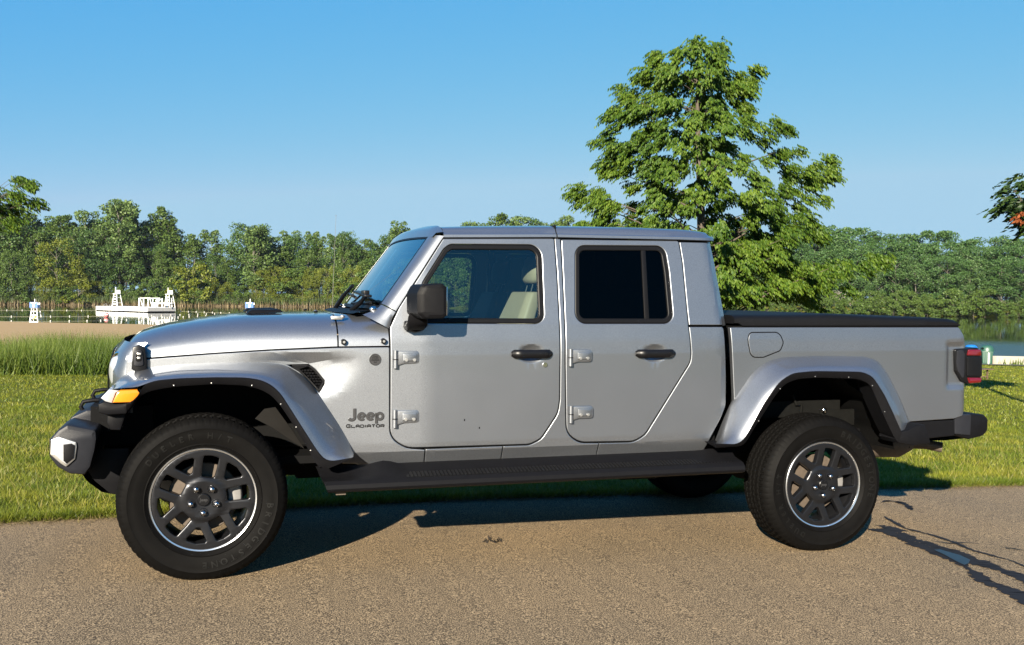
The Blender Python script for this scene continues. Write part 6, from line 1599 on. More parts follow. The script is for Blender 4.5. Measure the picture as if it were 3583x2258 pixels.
k = MB(); k.loft([[(x, y, z) for y in (-.70, 0, .70)] for x, z in ((4.10, .50), (4.35, .505), (4.53, .50), (4.70, .51))]); k.build('bumper_underside', DARK, truck)
# silencer, tail pipe
k = MB(); k.tube([(3.98, -.40, .46), (4.16, -.40, .45), (4.40, -.40, .44), (4.50, -.40, .44)], [.07, .09, .09, .05], 20); k.build('silencer', RUST, truck, sharp=50)
k = MB(); k.tube([(4.44, -.40, .44), (4.60, -.44, .435), (4.68, -.50, .42)], [.032, .032, .034], 14); k.build('tail_pipe', RUST, truck, sharp=50)

# ---------------------------------------------------------------- chassis
k = MB()
for y in (-.42, .42):
    k.box(-.45, 4.45, y - .05, y + .05, .42, .56)
for x in (.5, 1.4, 2.3, 2.9, 4.2):
    k.box(x, x + .08, -.42, .42, .44, .54)
k.tube([(0, -.72, .40), (0, .72, .40)], .05, 14)
k.tube([(3.487, -.72, ZR), (3.487, .72, ZR)], .055, 14)
k.ball((3.487, 0, ZR), .13, 14, 8); k.ball((0, .15, .40), .12, 14, 8)
k.box(.5, 1.6, -.25, .25, .36, .6)
k.build('chassis', DARK, truck)
k = MB(); k.box(2.0, 2.95, -.30, .35, .30, .50); k.build('tank_skid', DARK, truck, bevel=.02)
k = MB(); k.box(2.45, 2.75, -.62, -.30, .345, .50); k.box(2.30, 2.55, -.66, -.56, .34, .40); k.build('spring_hanger', DARK, truck, bevel=.01)
k = MB(); k.tube([(2.52, -.675, .365), (2.52, -.65, .365)], .014, 10); k.build('hanger_bolt', STEEL, truck)
k = MB(); k.box(3.05, 3.85, -.55, -.53, .66, .76); k.tube([(3.50, -.56, .80), (3.52, -.57, .74), (3.56, -.57, .74), (3.56, -.56, .68)], .009, 8); k.box(3.70, 3.95, -.56, -.54, .60, .70)
k.build('frame_rail', pm('greasy_frame', (.006, .006, .0055), .6, spec=.1, var=.5), truck)
k = MB(); k.ball((3.72, -.575, .70), (.018, .01, .018), 12, 8); k.build('frame_plug', CHROME, truck)

# ---------------------------------------------------------------- cabin
k = MB(); k.box(.95, 2.80, -.68, .68, .56, .60); k.build('cabin_floor', INTER, truck)
k = MB(); k.loft([[(x, y, z) for x, z in ((.90, 1.30), (.98, 1.318), (1.12, 1.30), (1.20, 1.22), (1.20, 1.02), (1.05, .8))] for y in np.linspace(-.66, .66, 9)])
k.build('dashboard', INTER, truck)
sw = MB(); ring = []
for i in range(33):
    a = 2 * math.pi * i / 32
    ring.append((1.27 + .055 * math.sin(a), -.37 + .185 * math.cos(a), 1.235 + .175 * math.sin(a)))
sw.tube(ring, .014, 10, cap=False)
for a in (0, math.pi, -math.pi / 2):
    sw.tube([(1.25, -.37, 1.225), (1.27 + .055 * math.sin(a), -.37 + .185 * math.cos(a), 1.235 + .175 * math.sin(a))], .012, 8)
sw.ball((1.25, -.37, 1.225), (.03, .06, .06), 12, 8)
sw.tube([(1.14, -.37, 1.15), (1.25, -.37, 1.22)], .03, 10)
sw.build('steering_wheel', INTER, truck)
def seat(y0, x0, mat):
    s_ = MB()
    rows = []
    for t in np.linspace(0, 1, 9):
        x = x0 + .02 + .165 * t + .03 * t * t; z = .88 + .545 * t
        w_ = .245 - .06 * max(0, t - .6) / .4
        d_ = .065 - .02 * t
        rows.append([(x - d_ * .4, y0 - w_, z), (x - d_, y0 - w_ * .8, z), (x - d_ * .75, y0, z), (x - d_, y0 + w_ * .8, z), (x - d_ * .4, y0 + w_, z),
                     (x + d_, y0 + w_ * .9, z), (x + d_ * 1.2, y0, z), (x + d_, y0 - w_ * .9, z)])
    s_.loft(rows, closed=True, cap=True)
    s_.box(x0 - .46, x0 + .10, y0 - .25, y0 + .25, .78, .92)
    o = s_.build('seat', mat, truck, sharp=50, bevel=.012)
    h = MB(); rows = []
    for t, w_, d_ in ((0, .085, .03), (.15, .12, .05), (.5, .13, .055), (.85, .115, .05), (1, .07, .03)):
        x = x0 + .245 + .02 * t; z = 1.475 + .16 * t
        rows.append([(x + d_ * math.cos(a), y0 + w_ * math.sin(a), z) for a in np.linspace(0, 2 * math.pi, 17)[:-1]])
    h.loft(rows, closed=True, cap=True)
    hh = h.build('headrest', mat, o, sharp=60)
    g = MB()
    for q in (-.05, .05):
        g.tube([(x0 + .22, y0 + q, 1.40), (x0 + .245, y0 + q, 1.49)], .006, 8)
    g.build('headrest_post', BLKS, o)
seat(-.37, 1.60, BEIGE); seat(.37, 1.62, INTER)  # passenger seat is beige too; cabin shade is put into its dark material
k = MB(); k.box(2.60, 2.78, -.62, .62, .85, 1.45); k.build('rear_bench', INTER, truck, bevel=.04)

# ---------------------------------------------------------------- badges and lettering
def on_side(x, z, off):
    return side_y(x, z) - off
x0, z0 = T['jeep'][0]; x1, z1 = T['jeep'][2]
def stroke_word(name, strokes, width, mat, parent, thick):
    """raised lettering drawn as flat bevelled strokes: list of 2-D paths"""
    m = MB()
    for path, w in strokes:
        P = np.array(path, float); n_ = len(P)
        closed = np.allclose(P[0], P[-1])
        d = np.gradient(P, axis=0)
        if closed:
            d[0] = d[-1] = P[1] - P[-2]
        d /= np.linalg.norm(d, axis=1)[:, None] + 1e-9
        nn = np.stack([-d[:, 1], d[:, 0]], 1)
        secs = []
        for (x, z), (nx, nz) in zip(P, nn):
            secs.append([(x + nx * w, 0, z + nz * w), (x + nx * w, -thick * .6, z + nz * w), (x + nx * w * .7, -thick, z + nz * w * .7),
                         (x - nx * w * .7, -thick, z - nz * w * .7), (x - nx * w, -thick * .6, z - nz * w), (x - nx * w, 0, z - nz * w)])
        m.loft(secs)
        if not closed:
            m.add(secs[0], [tuple(range(6))]); m.add(secs[-1], [tuple(range(5, -1, -1))])
    return m.build(name, mat, parent, sharp=30)
def arc(cx, cz, rx, rz, a0, a1, n=14):
    return [(cx + rx * math.cos(R(a)), cz + rz * math.sin(R(a))) for a in np.linspace(a0, a1, n)]
W_ = .0072
def e_(x):
    return [(arc(x, .0235, .0165, .0165, 0, 318, 22), W_), ([(x - .013, .0235), (x + .0165, .0235)], W_ * .8)]
strokes = [([(.036, .066), (.036, .020)] + arc(.020, .020, .016, .0135, 0, -150, 10), W_ * 1.15)]
strokes += e_(.072) + e_(.118)
strokes += [([(.149, .042), (.149, -.014)], W_ * 1.1), (arc(.167, .0235, .0155, .0165, 180, -180, 24), W_)]
jm = stroke_word('door_lettering', strokes, .18, BADGE, truck, .006)
jm.location = (.7167, on_side(.7167, .76, .0), .7415)
S_ = .0029
def glyph(ch, x, w, h):
    if ch == 'G': return [([(x + w, h * .85), (x + w * .8, h), (x + w * .2, h), (x, h * .8), (x, h * .2), (x + w * .2, 0), (x + w, 0), (x + w, h * .5), (x + w * .5, h * .5)], S_)]
    if ch == 'L': return [([(x, h), (x, 0), (x + w, 0)], S_)]
    if ch == 'A': return [([(x, 0), (x, h * .75), (x + w * .2, h), (x + w * .8, h), (x + w, h * .75), (x + w, 0)], S_), ([(x, h * .40), (x + w, h * .40)], S_)]
    if ch == 'D': return [([(x, 0), (x, h), (x + w * .8, h), (x + w, h * .8), (x + w, h * .2), (x + w * .8, 0), (x, 0)], S_)]
    if ch == 'I': return [([(x + w * .5, 0), (x + w * .5, h)], S_)]
    if ch == 'T': return [([(x, h), (x + w, h)], S_), ([(x + w * .5, 0), (x + w * .5, h)], S_)]
    if ch == 'O': return [([(x + w * .2, 0), (x, h * .2), (x, h * .8), (x + w * .2, h), (x + w * .8, h), (x + w, h * .8), (x + w, h * .2), (x + w * .8, 0), (x + w * .2, 0)], S_)]
    return [([(x, 0), (x, h), (x + w * .8, h), (x + w, h * .85), (x + w, h * .55), (x + w * .8, h * .40), (x, h * .40)], S_), ([(x + w * .55, h * .40), (x + w, 0)], S_)]
strokes = []; x_ = 0
for q_, ch in enumerate('GLADIATOR'):
    w_ = .0185 if ch == 'G' else .005 if ch == 'I' else .0165
    strokes += glyph(ch, x_, w_, .0155 if q_ == 0 else .0125)
    x_ += w_ + .0070
kx = .194 / (x_ - .0070)
strokes = [([(a * kx, b) for a, b in P_], w_) for P_, w_ in strokes]
gm = stroke_word('model_lettering', strokes, .19, BADGEK, truck, .003)
gm.location = (.7115, on_side(.7115, .715, .0), .7082)
slope_y = math.atan2(side_y(.90, .75) - side_y(.72, .75), .18)
for o in (jm, gm):
    o.rotation_euler = (0, 0, slope_y)
bx, bz = T['badge'][0]
by = on_side(bx, bz, .003)
bd = MB().lathe([(0, 0.), (.0255, 0.), (.027, -.002), (.0305, -.002), (.0315, .003)], 40).build('round_badge', BADGE, truck, loc=(bx, by, bz))
bd.rotation_euler = (0, 0, slope_y)
mm_ = MB()
mm_.add([(-.024, -.0015, -.004), (-.014, -.0015, .003), (-.006, -.0015, -.001), (.002, -.0015, .004), (.009, -.0015, 0), (.015, -.0015, .003), (.024, -.0015, -.004), (.012, -.0015, -.007), (-.012, -.0015, -.007)], [tuple(range(9))])
mm_.build('badge_relief', BADGEK, bd)
text_mesh('badge_lettering', 'TRAIL', .011, BADGEK, bd, extrude=.0004, bold=.0003, loc=(0, -.0012, .0165))
text_mesh('badge_lettering', 'RATED', .011, BADGEK, bd, extrude=.0004, bold=.0003, loc=(0, -.0012, .0085))
text_mesh('badge_lettering', '4x4', .010, BADGEK, bd, extrude=.0004, bold=.0003, loc=(0, -.0012, -.014))

# ---------------------------------------------------------------- the far side is the mirror image
for o in (fender, rocker, pillar, quarter, cpost, fd, rd, bed, ff, rf, l1, l2, rb, mir, tl, apil):
    mirror(o)
for o in [q for q in truck.children if q.name.split('.')[0] in ('bed_valance', 'sill_flange', 'spring_hanger', 'splash_guard', 'sunlit_liner', 'frame_rail')]:
    mirror(o)
# ================================================================== the ground, road, lake
WZ = -2.8
TS = math.tan(SLOPE)
YS = ([-300, -60, -24, -7, 50, 70, 140, 300], [150, 138, 129.2, 118.6, 49, 46, 50, 70])
RF = ([-70, -30, -10, 5, 42, 60, 80], [320, 305, 305, 290, 247, 240, 240])
C0 = np.array(CAMPOS)
def hgt(x, y):
    x = np.asarray(x, float); y = np.asarray(y, float)
    dx, dy = x - C0[0], y - C0[1]
    r = np.hypot(dx, dy); th = np.degrees(np.arctan2(dx, dy))
    h0 = -TS * np.clip(x, -20, 20)
    ys = np.interp(x, *YS); t = (y - 1.3) / (ys - 1.3)
    near = np.where(t < 0, h0, np.where(t < 1, h0 + (WZ - h0) * np.clip(t, 0, 1) ** .7, np.maximum(-4.5, WZ - (y - ys) * .12)))
    far = np.clip(WZ + (r - np.interp(th, *RF)) * .2, -4.5, -1.0)
    far = np.where(np.abs(th) > 82, -4.5, far)
    return np.maximum(near, far)
EDX, EDY = [-30, -10, -4, -1.15, 1.08, 1.81, 5.72, 12, 60], [-5.5, -.9, .17, .52, .78, .84, .83, .70, -1.5]
def edge(x):
    return np.interp(x, EDX, EDY)

def grass_ground():
    m, nt, b = nodes('lawn_soil')
    L = nt.links.new
    tc = N(nt, 'ShaderNodeTexCoord')
    n1 = N(nt, 'ShaderNodeTexNoise', i_Scale=.35, i_Detail=6., i_Roughness=.65)
    n2 = N(nt, 'ShaderNodeTexNoise', i_Scale=9., i_Detail=6., i_Roughness=.75)
    L(tc.outputs['Object'], n1.inputs['Vector']); L(tc.outputs['Object'], n2.inputs['Vector'])
    c1 = N(nt, 'ShaderNodeValToRGB'); c1.color_ramp.elements[0].position = .32; c1.color_ramp.elements[1].position = .68
    c1.color_ramp.elements[0].color = (.062, .076, .008, 1); c1.color_ramp.elements[1].color = (.140, .140, .016, 1)
    c2 = N(nt, 'ShaderNodeValToRGB'); c2.color_ramp.elements[0].position = .3; c2.color_ramp.elements[1].position = .7
    c2.color_ramp.elements[0].color = (.45, .5, .5, 1); c2.color_ramp.elements[1].color = (1.2, 1.15, 1.1, 1)
    L(n1.outputs['Fac'], c1.inputs['Fac']); L(n2.outputs['Fac'], c2.inputs['Fac'])
    mu = N(nt, 'ShaderNodeMix', data_type='RGBA', blend_type='MULTIPLY'); mu.inputs['Factor'].default_value = 1
    L(c1.outputs['Color'], mu.inputs['A']); L(c2.outputs['Color'], mu.inputs['B'])
    L(mu.outputs['Result'], b.inputs['Base Color'])
    b.inputs['Roughness'].default_value = .9
    b.inputs['Specular IOR Level'].default_value = .1
    bp = N(nt, 'ShaderNodeBump', i_Strength=.8, i_Distance=.05)
    L(n2.outputs['Fac'], bp.inputs['Height']); L(bp.outputs['Normal'], b.inputs['Normal'])
    return m

def asphalt():
    m, nt, b = nodes('worn_asphalt')
    L = nt.links.new
    tc = N(nt, 'ShaderNodeTexCoord')
    n1 = N(nt, 'ShaderNodeTexNoise', i_Scale=165., i_Detail=2., i_Roughness=.6)
    vo = N(nt, 'ShaderNodeTexVoronoi', i_Scale=150.)
    n3 = N(nt, 'ShaderNodeTexNoise', i_Scale=.8, i_Detail=7., i_Roughness=.62)
    for q in (n1, vo, n3):
        L(tc.outputs['Object'], q.inputs['Vector'])
    c1 = N(nt, 'ShaderNodeValToRGB')
    e = c1.color_ramp.elements
    e[0].position = .39; e[0].color = (.024, .0165, .009, 1)
    e[1].position = .61; e[1].color = (.33, .245, .142, 1)
    k = e.new(.5); k.color = (.130, .0935, .0535, 1)
    L(n1.outputs['Fac'], c1.inputs['Fac'])
    hs = N(nt, 'ShaderNodeMix', data_type='RGBA', blend_type='OVERLAY'); hs.inputs['Factor'].default_value = .45
    L(c1.outputs['Color'], hs.inputs['A']); 
    bw = N(nt, 'ShaderNodeRGBToBW'); L(vo.outputs['Color'], bw.inputs[0]); L(bw.outputs[0], hs.inputs['B'])
    c3 = N(nt, 'ShaderNodeValToRGB')
    c3.color_ramp.elements[0].position = .3; c3.color_ramp.elements[1].position = .7
    c3.color_ramp.elements[0].color = (.82, .83, .86, 1); c3.color_ramp.elements[1].color = (1.10, 1.07, 1.04, 1)
    L(n3.outputs['Fac'], c3.inputs['Fac'])
    mu = N(nt, 'ShaderNodeMix', data_type='RGBA', blend_type='MULTIPLY'); mu.inputs['Factor'].default_value = 1
    L(hs.outputs['Result'], mu.inputs['A']); L(c3.outputs['Color'], mu.inputs['B'])
    L(mu.outputs['Result'], b.inputs['Base Color'])
    b.inputs['Roughness'].default_value = .85
    b.inputs['Specular IOR Level'].default_value = .25
    bp = N(nt, 'ShaderNodeBump', i_Strength=.7, i_Distance=.004)
    L(n1.outputs['Fac'], bp.inputs['Height']); L(bp.outputs['Normal'], b.inputs['Normal'])
    return m

def water_mat():
    m, nt, b = nodes('lake_water')
    L = nt.links.new
    b.inputs['Base Color'].default_value = (.006, .010, .003, 1)
    b.inputs['IOR'].default_value = 1.33
    b.inputs['Specular IOR Level'].default_value = .5
    g = N(nt, 'ShaderNodeNewGeometry')
    ds = N(nt, 'ShaderNodeVectorMath', operation='DISTANCE')
    ds.inputs[1].default_value = (0, -6, -2.8)
    L(g.outputs['Position'], ds.inputs[0])
    nz = N(nt, 'ShaderNodeTexNoise', i_Scale=.05, i_Detail=4.)
    L(g.outputs['Position'], nz.inputs['Vector'])
    ad = N(nt, 'ShaderNodeMath', operation='MULTIPLY_ADD'); ad.inputs[1].default_value = 14.
    L(nz.outputs['Fac'], ad.inputs[0]); L(ds.outputs['Value'], ad.inputs[2])
    mr = N(nt, 'ShaderNodeMapRange'); mr.inputs['From Min'].default_value = 108; mr.inputs['From Max'].default_value = 122
    mr.inputs['To Min'].default_value = 1; mr.inputs['To Max'].default_value = 0
    L(ad.outputs[0], mr.inputs['Value'])
    # wind riffle only off the right-hand shore
    sp = N(nt, 'ShaderNodeSeparateXYZ'); L(g.outputs['Position'], sp.inputs[0])
    gt = N(nt, 'ShaderNodeMapRange'); gt.inputs['From Min'].default_value = 12; gt.inputs['From Max'].default_value = 25
    L(sp.outputs['X'], gt.inputs['Value'])
    ml = N(nt, 'ShaderNodeMath', operation='MULTIPLY'); L(mr.outputs['Result'], ml.inputs[0]); L(gt.outputs['Result'], ml.inputs[1])
    ro = N(nt, 'ShaderNodeMapRange'); ro.inputs['To Min'].default_value = .045; ro.inputs['To Max'].default_value = .22
    L(ml.outputs[0], ro.inputs['Value']); L(ro.outputs['Result'], b.inputs['Roughness'])
    w = N(nt, 'ShaderNodeTexNoise', i_Scale=1.6, i_Detail=3.)
    L(g.outputs['Position'], w.inputs['Vector'])
    st = N(nt, 'ShaderNodeMapRange'); st.inputs['To Min'].default_value = .02; st.inputs['To Max'].default_value = .9
    L(ml.outputs[0], st.inputs['Value'])
    bp = N(nt, 'ShaderNodeBump', i_Distance=.08)
    L(st.outputs['Result'], bp.inputs['Strength'])
    L(w.outputs['Fac'], bp.inputs['Height']); L(bp.outputs['Normal'], b.inputs['Normal'])
    return m

LAWN = grass_ground()
# one polar sheet out to the horizon
rad = np.concatenate([[0], np.geomspace(1.2, 1500, 180)])
ang = np.concatenate([np.arange(-60, 75, .75), np.arange(75, 300, 3)])
na, nr = len(ang), len(rad)
RR, AA = np.meshgrid(rad, np.radians(ang), indexing='ij')
X = C0[0] + RR * np.sin(AA); Y = C0[1] + RR * np.cos(AA)
Z = hgt(X, Y)
V = np.stack([X, Y, Z], -1).reshape(-1, 3)
idx = np.arange(nr * na).reshape(nr, na)
F = np.stack([idx[:-1], np.roll(idx, -1, 1)[:-1], np.roll(idx, -1, 1)[1:], idx[1:]], -1).reshape(-1, 4)
ground = fast_mesh('ground', V, F, LAWN, smooth=True)
tag(ground, kind='structure')

rng = np.random.default_rng(5)
xs = np.concatenate([np.arange(-30, -3, 1.), np.arange(-3, 9, .06), np.arange(9, 60, 1.)])
jit = rng.normal(0, .018, len(xs)) + .022 * np.sin(xs * 3.1)
rows = []
for t in np.linspace(0, 1, 12):
    y = -14 + (edge(xs) + jit + 14) * t
    rows.append(np.stack([xs, y, -TS * np.clip(xs, -20, 20) + .004], -1))
V = np.concatenate(rows); n = len(xs)
idx = np.arange(12 * n).reshape(12, n)
F = np.stack([idx[:-1, :-1], idx[:-1, 1:], idx[1:, 1:], idx[1:, :-1]], -1).reshape(-1, 4)
road = fast_mesh('road', V, F, asphalt())
tag(road, kind='structure')

def strip(name, pts, widths, lift, mat):
    P = np.array(pts, float); k = len(P)
    d = np.gradient(P, axis=0); d /= np.linalg.norm(d, axis=1)[:, None] + 1e-9
    nrm = np.stack([-d[:, 1], d[:, 0]], 1)
    w = np.array(widths)[:, None] / 2
    A, B = P + nrm * w, P - nrm * w
    V = [(x, y, -TS * x + lift) for q in zip(A, B) for x, y in q]
    F = [(2 * i, 2 * i + 1, 2 * i + 3, 2 * i + 2) for i in range(k - 1)]
    return V, F
tar = pm('tar_sealant', (.016, .014, .016), .7, spec=.2, var=.4, scale=8, bump=.3, bscale=60)
sb = MB()
wd = [.105, .085, .05, .030, .016, .014]
cr_rng = np.random.default_rng(17)
def ragged(P, w0, lift, taper=False):
    """tar run with a frayed outline"""
    k = len(P)
    n1 = np.convolve(cr_rng.normal(0, 1, k + 8), np.ones(9) / 9, 'valid')[:k] * 2.2
    w = w0 * np.clip(1 + .38 * n1 + cr_rng.normal(0, .16, k), .18, 2.0)
    if taper:
        w *= np.sin(np.linspace(.05, math.pi - .05, k)) ** .6
    side = np.convolve(cr_rng.normal(0, 1, k + 8), np.ones(9) / 9, 'valid')[:k] * w0 * .25
    d = np.gradient(P, axis=0); d /= np.linalg.norm(d, axis=1)[:, None] + 1e-9
    P = P + np.stack([-d[:, 1], d[:, 0]], 1) * side[:, None]
    sb.add(*strip('s', P, w, lift, tar))
for q, cr_ in enumerate(T['cracks']):
    P = resample(cr_, 40)
    if q in (0, 1, 3):
        P = np.concatenate([P, P[-1] + (P[-1] - P[-6]) * np.arange(1, 12)[:, None] / 3])
    P = np.stack([np.interp(np.linspace(0, len(P) - 1, 170), np.arange(len(P)), P[:, i_]) for i_ in (0, 1)], 1)
    ragged(P, wd[q], .008 + q * .0006, q in (2, 4, 5))
    if q in (0, 1, 3):                                   # thin side runs and spatter along it
        for i_ in range(6):
            a_ = cr_rng.integers(5, 110); l_ = cr_rng.integers(8, 26)
            Q = P[a_:a_ + l_] + np.array([cr_rng.normal(0, .022), cr_rng.normal(0, .012)])
            ragged(Q, .010, .0085 + q * .0006 + i_ * .00005, True)
tag(sb.build('tar_seams', tar), kind='structure')
sheen_mat = pm('sheen_tar', (.012, .013, .017), .38, var=.5, scale=14, bump=.4, bscale=50, spec=.5)
Q = [(x, y, -TS * x + .0125) for x, y in T['sheen']]
tag(MB().add(Q, [tuple(range(len(Q)))]).build('sheen_patch', sheen_mat), kind='structure')  # sky sheen on the tar, put in as a bluish, glossier patch
# a little dead leaf litter on the tarmac
sx, sy = T['speck'][0]
lb = MB()
rl_ = random.Random(3)
for i in range(9):
    a = rl_.uniform(0, 6.28); q = Vector((sx + rl_.gauss(0, .03), sy + rl_.gauss(0, .02), -TS * sx + .008))
    d1 = Vector((math.cos(a), math.sin(a), .25)) * rl_.uniform(.015, .04); d2 = Vector((-math.sin(a), math.cos(a), .1)) * .009
    lb.add([q - d1, q + d2, q + d1 + Vector((0, 0, .012)), q - d2], [(0, 1, 2, 3)])
tag(lb.build('dead_leaf', pm('dead_leaf', (.03, .02, .012), .8)), 'small dark shrivelled leaf scrap lying on the sunlit tarmac before the truck', 'leaf')

lake = MB().add([(-420, 20, WZ), (420, 20, WZ), (420, 420, WZ), (-420, 420, WZ)], [(0, 1, 2, 3)]).build('lake_water', water_mat())
tag(lake, kind='structure')

def patch(name, u0, u1, x_fn, mat, lift, nu=60, nv=40):
    """sheet laid on the terrain: x from u, y between two curves"""
    V = []
    for i in range(nv):
        for j in range(nu):
            x = u0 + (u1 - u0) * j / (nu - 1); ya, yb = x_fn(x)
            y = ya + (yb - ya) * i / (nv - 1)
            V.append((x, y, float(hgt(x, y)) + lift))
    idx = np.arange(nv * nu).reshape(nv, nu)
    F = np.stack([idx[:-1, :-1], idx[:-1, 1:], idx[1:, 1:], idx[1:, :-1]], -1).reshape(-1, 4)
    return tag(fast_mesh(name, V, F, mat, smooth=True), kind='structure')
sand = pm('beach_sand', (.48, .30, .105), .9, var=.3, scale=2.5, bump=1., bscale=3)
patch('beach', -60, 14, lambda x: (33 + .6 * abs(x + 4) + 1.2 * math.sin(x * .8), float(np.interp(x, *YS)) + 3), sand, .30, 120, 80)
path_m = pm('path_asphalt', (.15, .13, .115), .85, var=.2, scale=5)
PD = Vector((.80, .60, 0)) 
patch('path', 30, 60, lambda x: (36.2 + (x - 38.5) * -.9, 38.2 + (x - 38.5) * -.9), path_m, .05, 40, 8)

# ================================================================== lawn blades
def blades(name, P, h, w, lean, mat, seed):
    g = np.random.default_rng(seed)
    n = len(P)
    a = g.uniform(0, 2 * np.pi, n)
    L = g.normal(0, lean, (n, 2))
    hh = h * g.uniform(.55, 1.25, n)
    ww = w * g.uniform(.7, 1.3, n)
    sx, sy = np.cos(a) * ww / 2, np.sin(a) * ww / 2
    V = np.zeros((n, 3, 3))
    V[:, 0] = P + np.stack([sx, sy, np.zeros(n)], 1)
    V[:, 1] = P - np.stack([sx, sy, np.zeros(n)], 1)
    V[:, 2] = P + np.stack([L[:, 0] * hh, L[:, 1] * hh, hh * .92], 1)
    F = np.arange(n * 3).reshape(n, 3)
    return fast_mesh(name, V.reshape(-1, 3), F, mat)
LB = leafmat('lawn_blade', (.130, .165, .011), (.410, .395, .048), trans=.35, rough=.45, clump=(1.6, (.52, .70, .6)))
g = np.random.default_rng(11)
def fan(n, d0, d1, a0, a1, pw=1.0):
    """points on the lawn inside a wedge in front of the camera"""
    d = (d0 ** pw + (d1 ** pw - d0 ** pw) * g.uniform(0, 1, n)) ** (1 / pw)
    a = np.radians(g.uniform(a0, a1, n))
    return C0[0] + d * np.sin(a), C0[1] + d * np.cos(a)
PS, HS, WS = [], [], []
for n, d0, d1, a0, a1, h, w in ((150000, 6.2, 10.5, -16, 56, .046, .0048), (120000, 10, 18, -15, 52, .06, .008), (90000, 17, 32, -14, 50, .06, .016), (60000, 30, 60, 18, 50, .06, .035)):
    x, y = fan(n, d0, d1, a0, a1, 1.4)
    ok = y > edge(x) + np.abs(g.normal(0, .02, n)) - .02
    if d1 > 30:
        ok &= ~((x > 30) & (y > 35.7 + (x - 38.5) * -.9))
    if d1 <= 32:
        ok &= ~((y > 22.2) & (x < 1.5))
    x, y = x[ok], y[ok]
    PS.append(np.stack([x, y, hgt(x, y) - .004], 1)); HS.append(np.full(len(x), h)); WS.append(np.full(len(x), w))
# long fringe along the tarmac
n = 26000
x = g.uniform(-4, 9, n); y = edge(x) + np.abs(g.normal(0, .05, n)) - .012
PS.append(np.stack([x, y, hgt(x, y)], 1)); HS.append(np.full(n, .075)); WS.append(np.full(n, .005))
lawn = blades('lawn_grass', np.concatenate(PS), np.concatenate(HS), np.concatenate(WS), .55, LB, 2)
tag(lawn, 'short sunlit yellow-green mown grass covering the ground behind the truck', 'grass', kind='stuff')

n = 11000
x, y = fan(n, 6.4, 16, -16, 55, 1.2)
ok = y > edge(x) + .02
ok &= ~((y > 22.) & (x < 1.5))
x, y = x[ok], y[ok]
straw = blades('dry_grass', np.stack([x, y, hgt(x, y)], 1), .10, .0055, .5, leafmat('dry_blade', (.20, .19, .04), (.42, .36, .12), trans=.3), 77)
n = 5200
x = g.uniform(-4, 9, n); y = edge(x) - np.abs(g.normal(0, .07, n)) + .01
clip_ = blades('grass_clippings', np.stack([x, y, -TS * x + .006], 1), .035, .004, 1.8, leafmat('dry_clipping', (.10, .075, .03), (.30, .24, .09), trans=.1), 78)
tag(clip_, 'dry grass clippings lying on the tarmac along the edge of the lawn', 'clippings', kind='stuff')
tag(straw, 'scattered longer straw-yellow stems poking out of the mown lawn', 'dry grass', kind='stuff')
TG = leafmat('tall_grass', (.085, .150, .018), (.280, .340, .065), trans=.4, rough=.5, clump=(.55, (.6, .7, .6)))
n = 42000
d = g.uniform(28.2, 39, n); a = np.radians(g.uniform(-16, 9, n))
x, y = C0[0] + d * np.sin(a), C0[1] + d * np.cos(a)
lowf = np.clip((x + 6.6) / 1.4, .72, 1) * (0.88 + .16 * np.sin(x * 1.3) * np.sin(y * .9 + x))
tall = blades('tall_grass', np.stack([x, y, hgt(x, y) - .02], 1), 1.12 * lowf, .021, .30, TG, 8)
tag(tall, 'band of knee-high wild green grass between the mown lawn and the beach', 'tall grass', kind='stuff')

REED = leafmat('reed_stems', (.13, .10, .05), (.34, .26, .14), trans=.2)
REEDG = leafmat('reed_leaves', (.05, .09, .02), (.13, .17, .05), trans=.3)
n = 9000
a = np.radians(g.uniform(-14, 8.5, n)); d = np.interp(np.degrees(a), *RF) + g.uniform(-3, 2, n)
x, y = C0[0] + d * np.sin(a), C0[1] + d * np.cos(a)
P = np.stack([x, y, np.full(n, WZ - .1)], 1)
rd_ = blades('reed_stems', P, 1.7, .16, .12, REED, 4)
tag(rd_, 'belt of dry tan reeds standing at the far water edge below the left wood', 'reeds', kind='stuff')
P2 = P[:8000] + np.array([0, .5, .7])
rg_ = blades('reed_leaves', P2, 2.1, .22, .2, REEDG, 6)
tag(rg_, 'green leafy tops of the reed belt along the far water edge', 'reeds', kind='stuff')

# ================================================================== trees
def leaf_quads(B, D, W):
    """base points, blade vectors and half-width vectors -> one folded quad per leaf"""
    n = len(B)
    V = np.zeros((n, 4, 3))
    V[:, 0] = B; V[:, 1] = B + D * .45 + W; V[:, 2] = B + D; V[:, 3] = B + D * .45 - W
    return V.reshape(-1, 3), np.arange(n * 4).reshape(n, 4)

def unit(v):
    return v / (np.linalg.norm(v, axis=-1, keepdims=True) + 1e-9)

def cards(C, s, gen, up=.5):
    n = len(C)
    d = unit(gen.normal(0, 1, (n, 3)) + np.array([0, 0, -up]))
    w = unit(np.cross(d, gen.normal(0, 1, (n, 3)))) * (s * .36)[:, None]
    return leaf_quads(C - d * s[:, None] * .5, d * s[:, None], w)

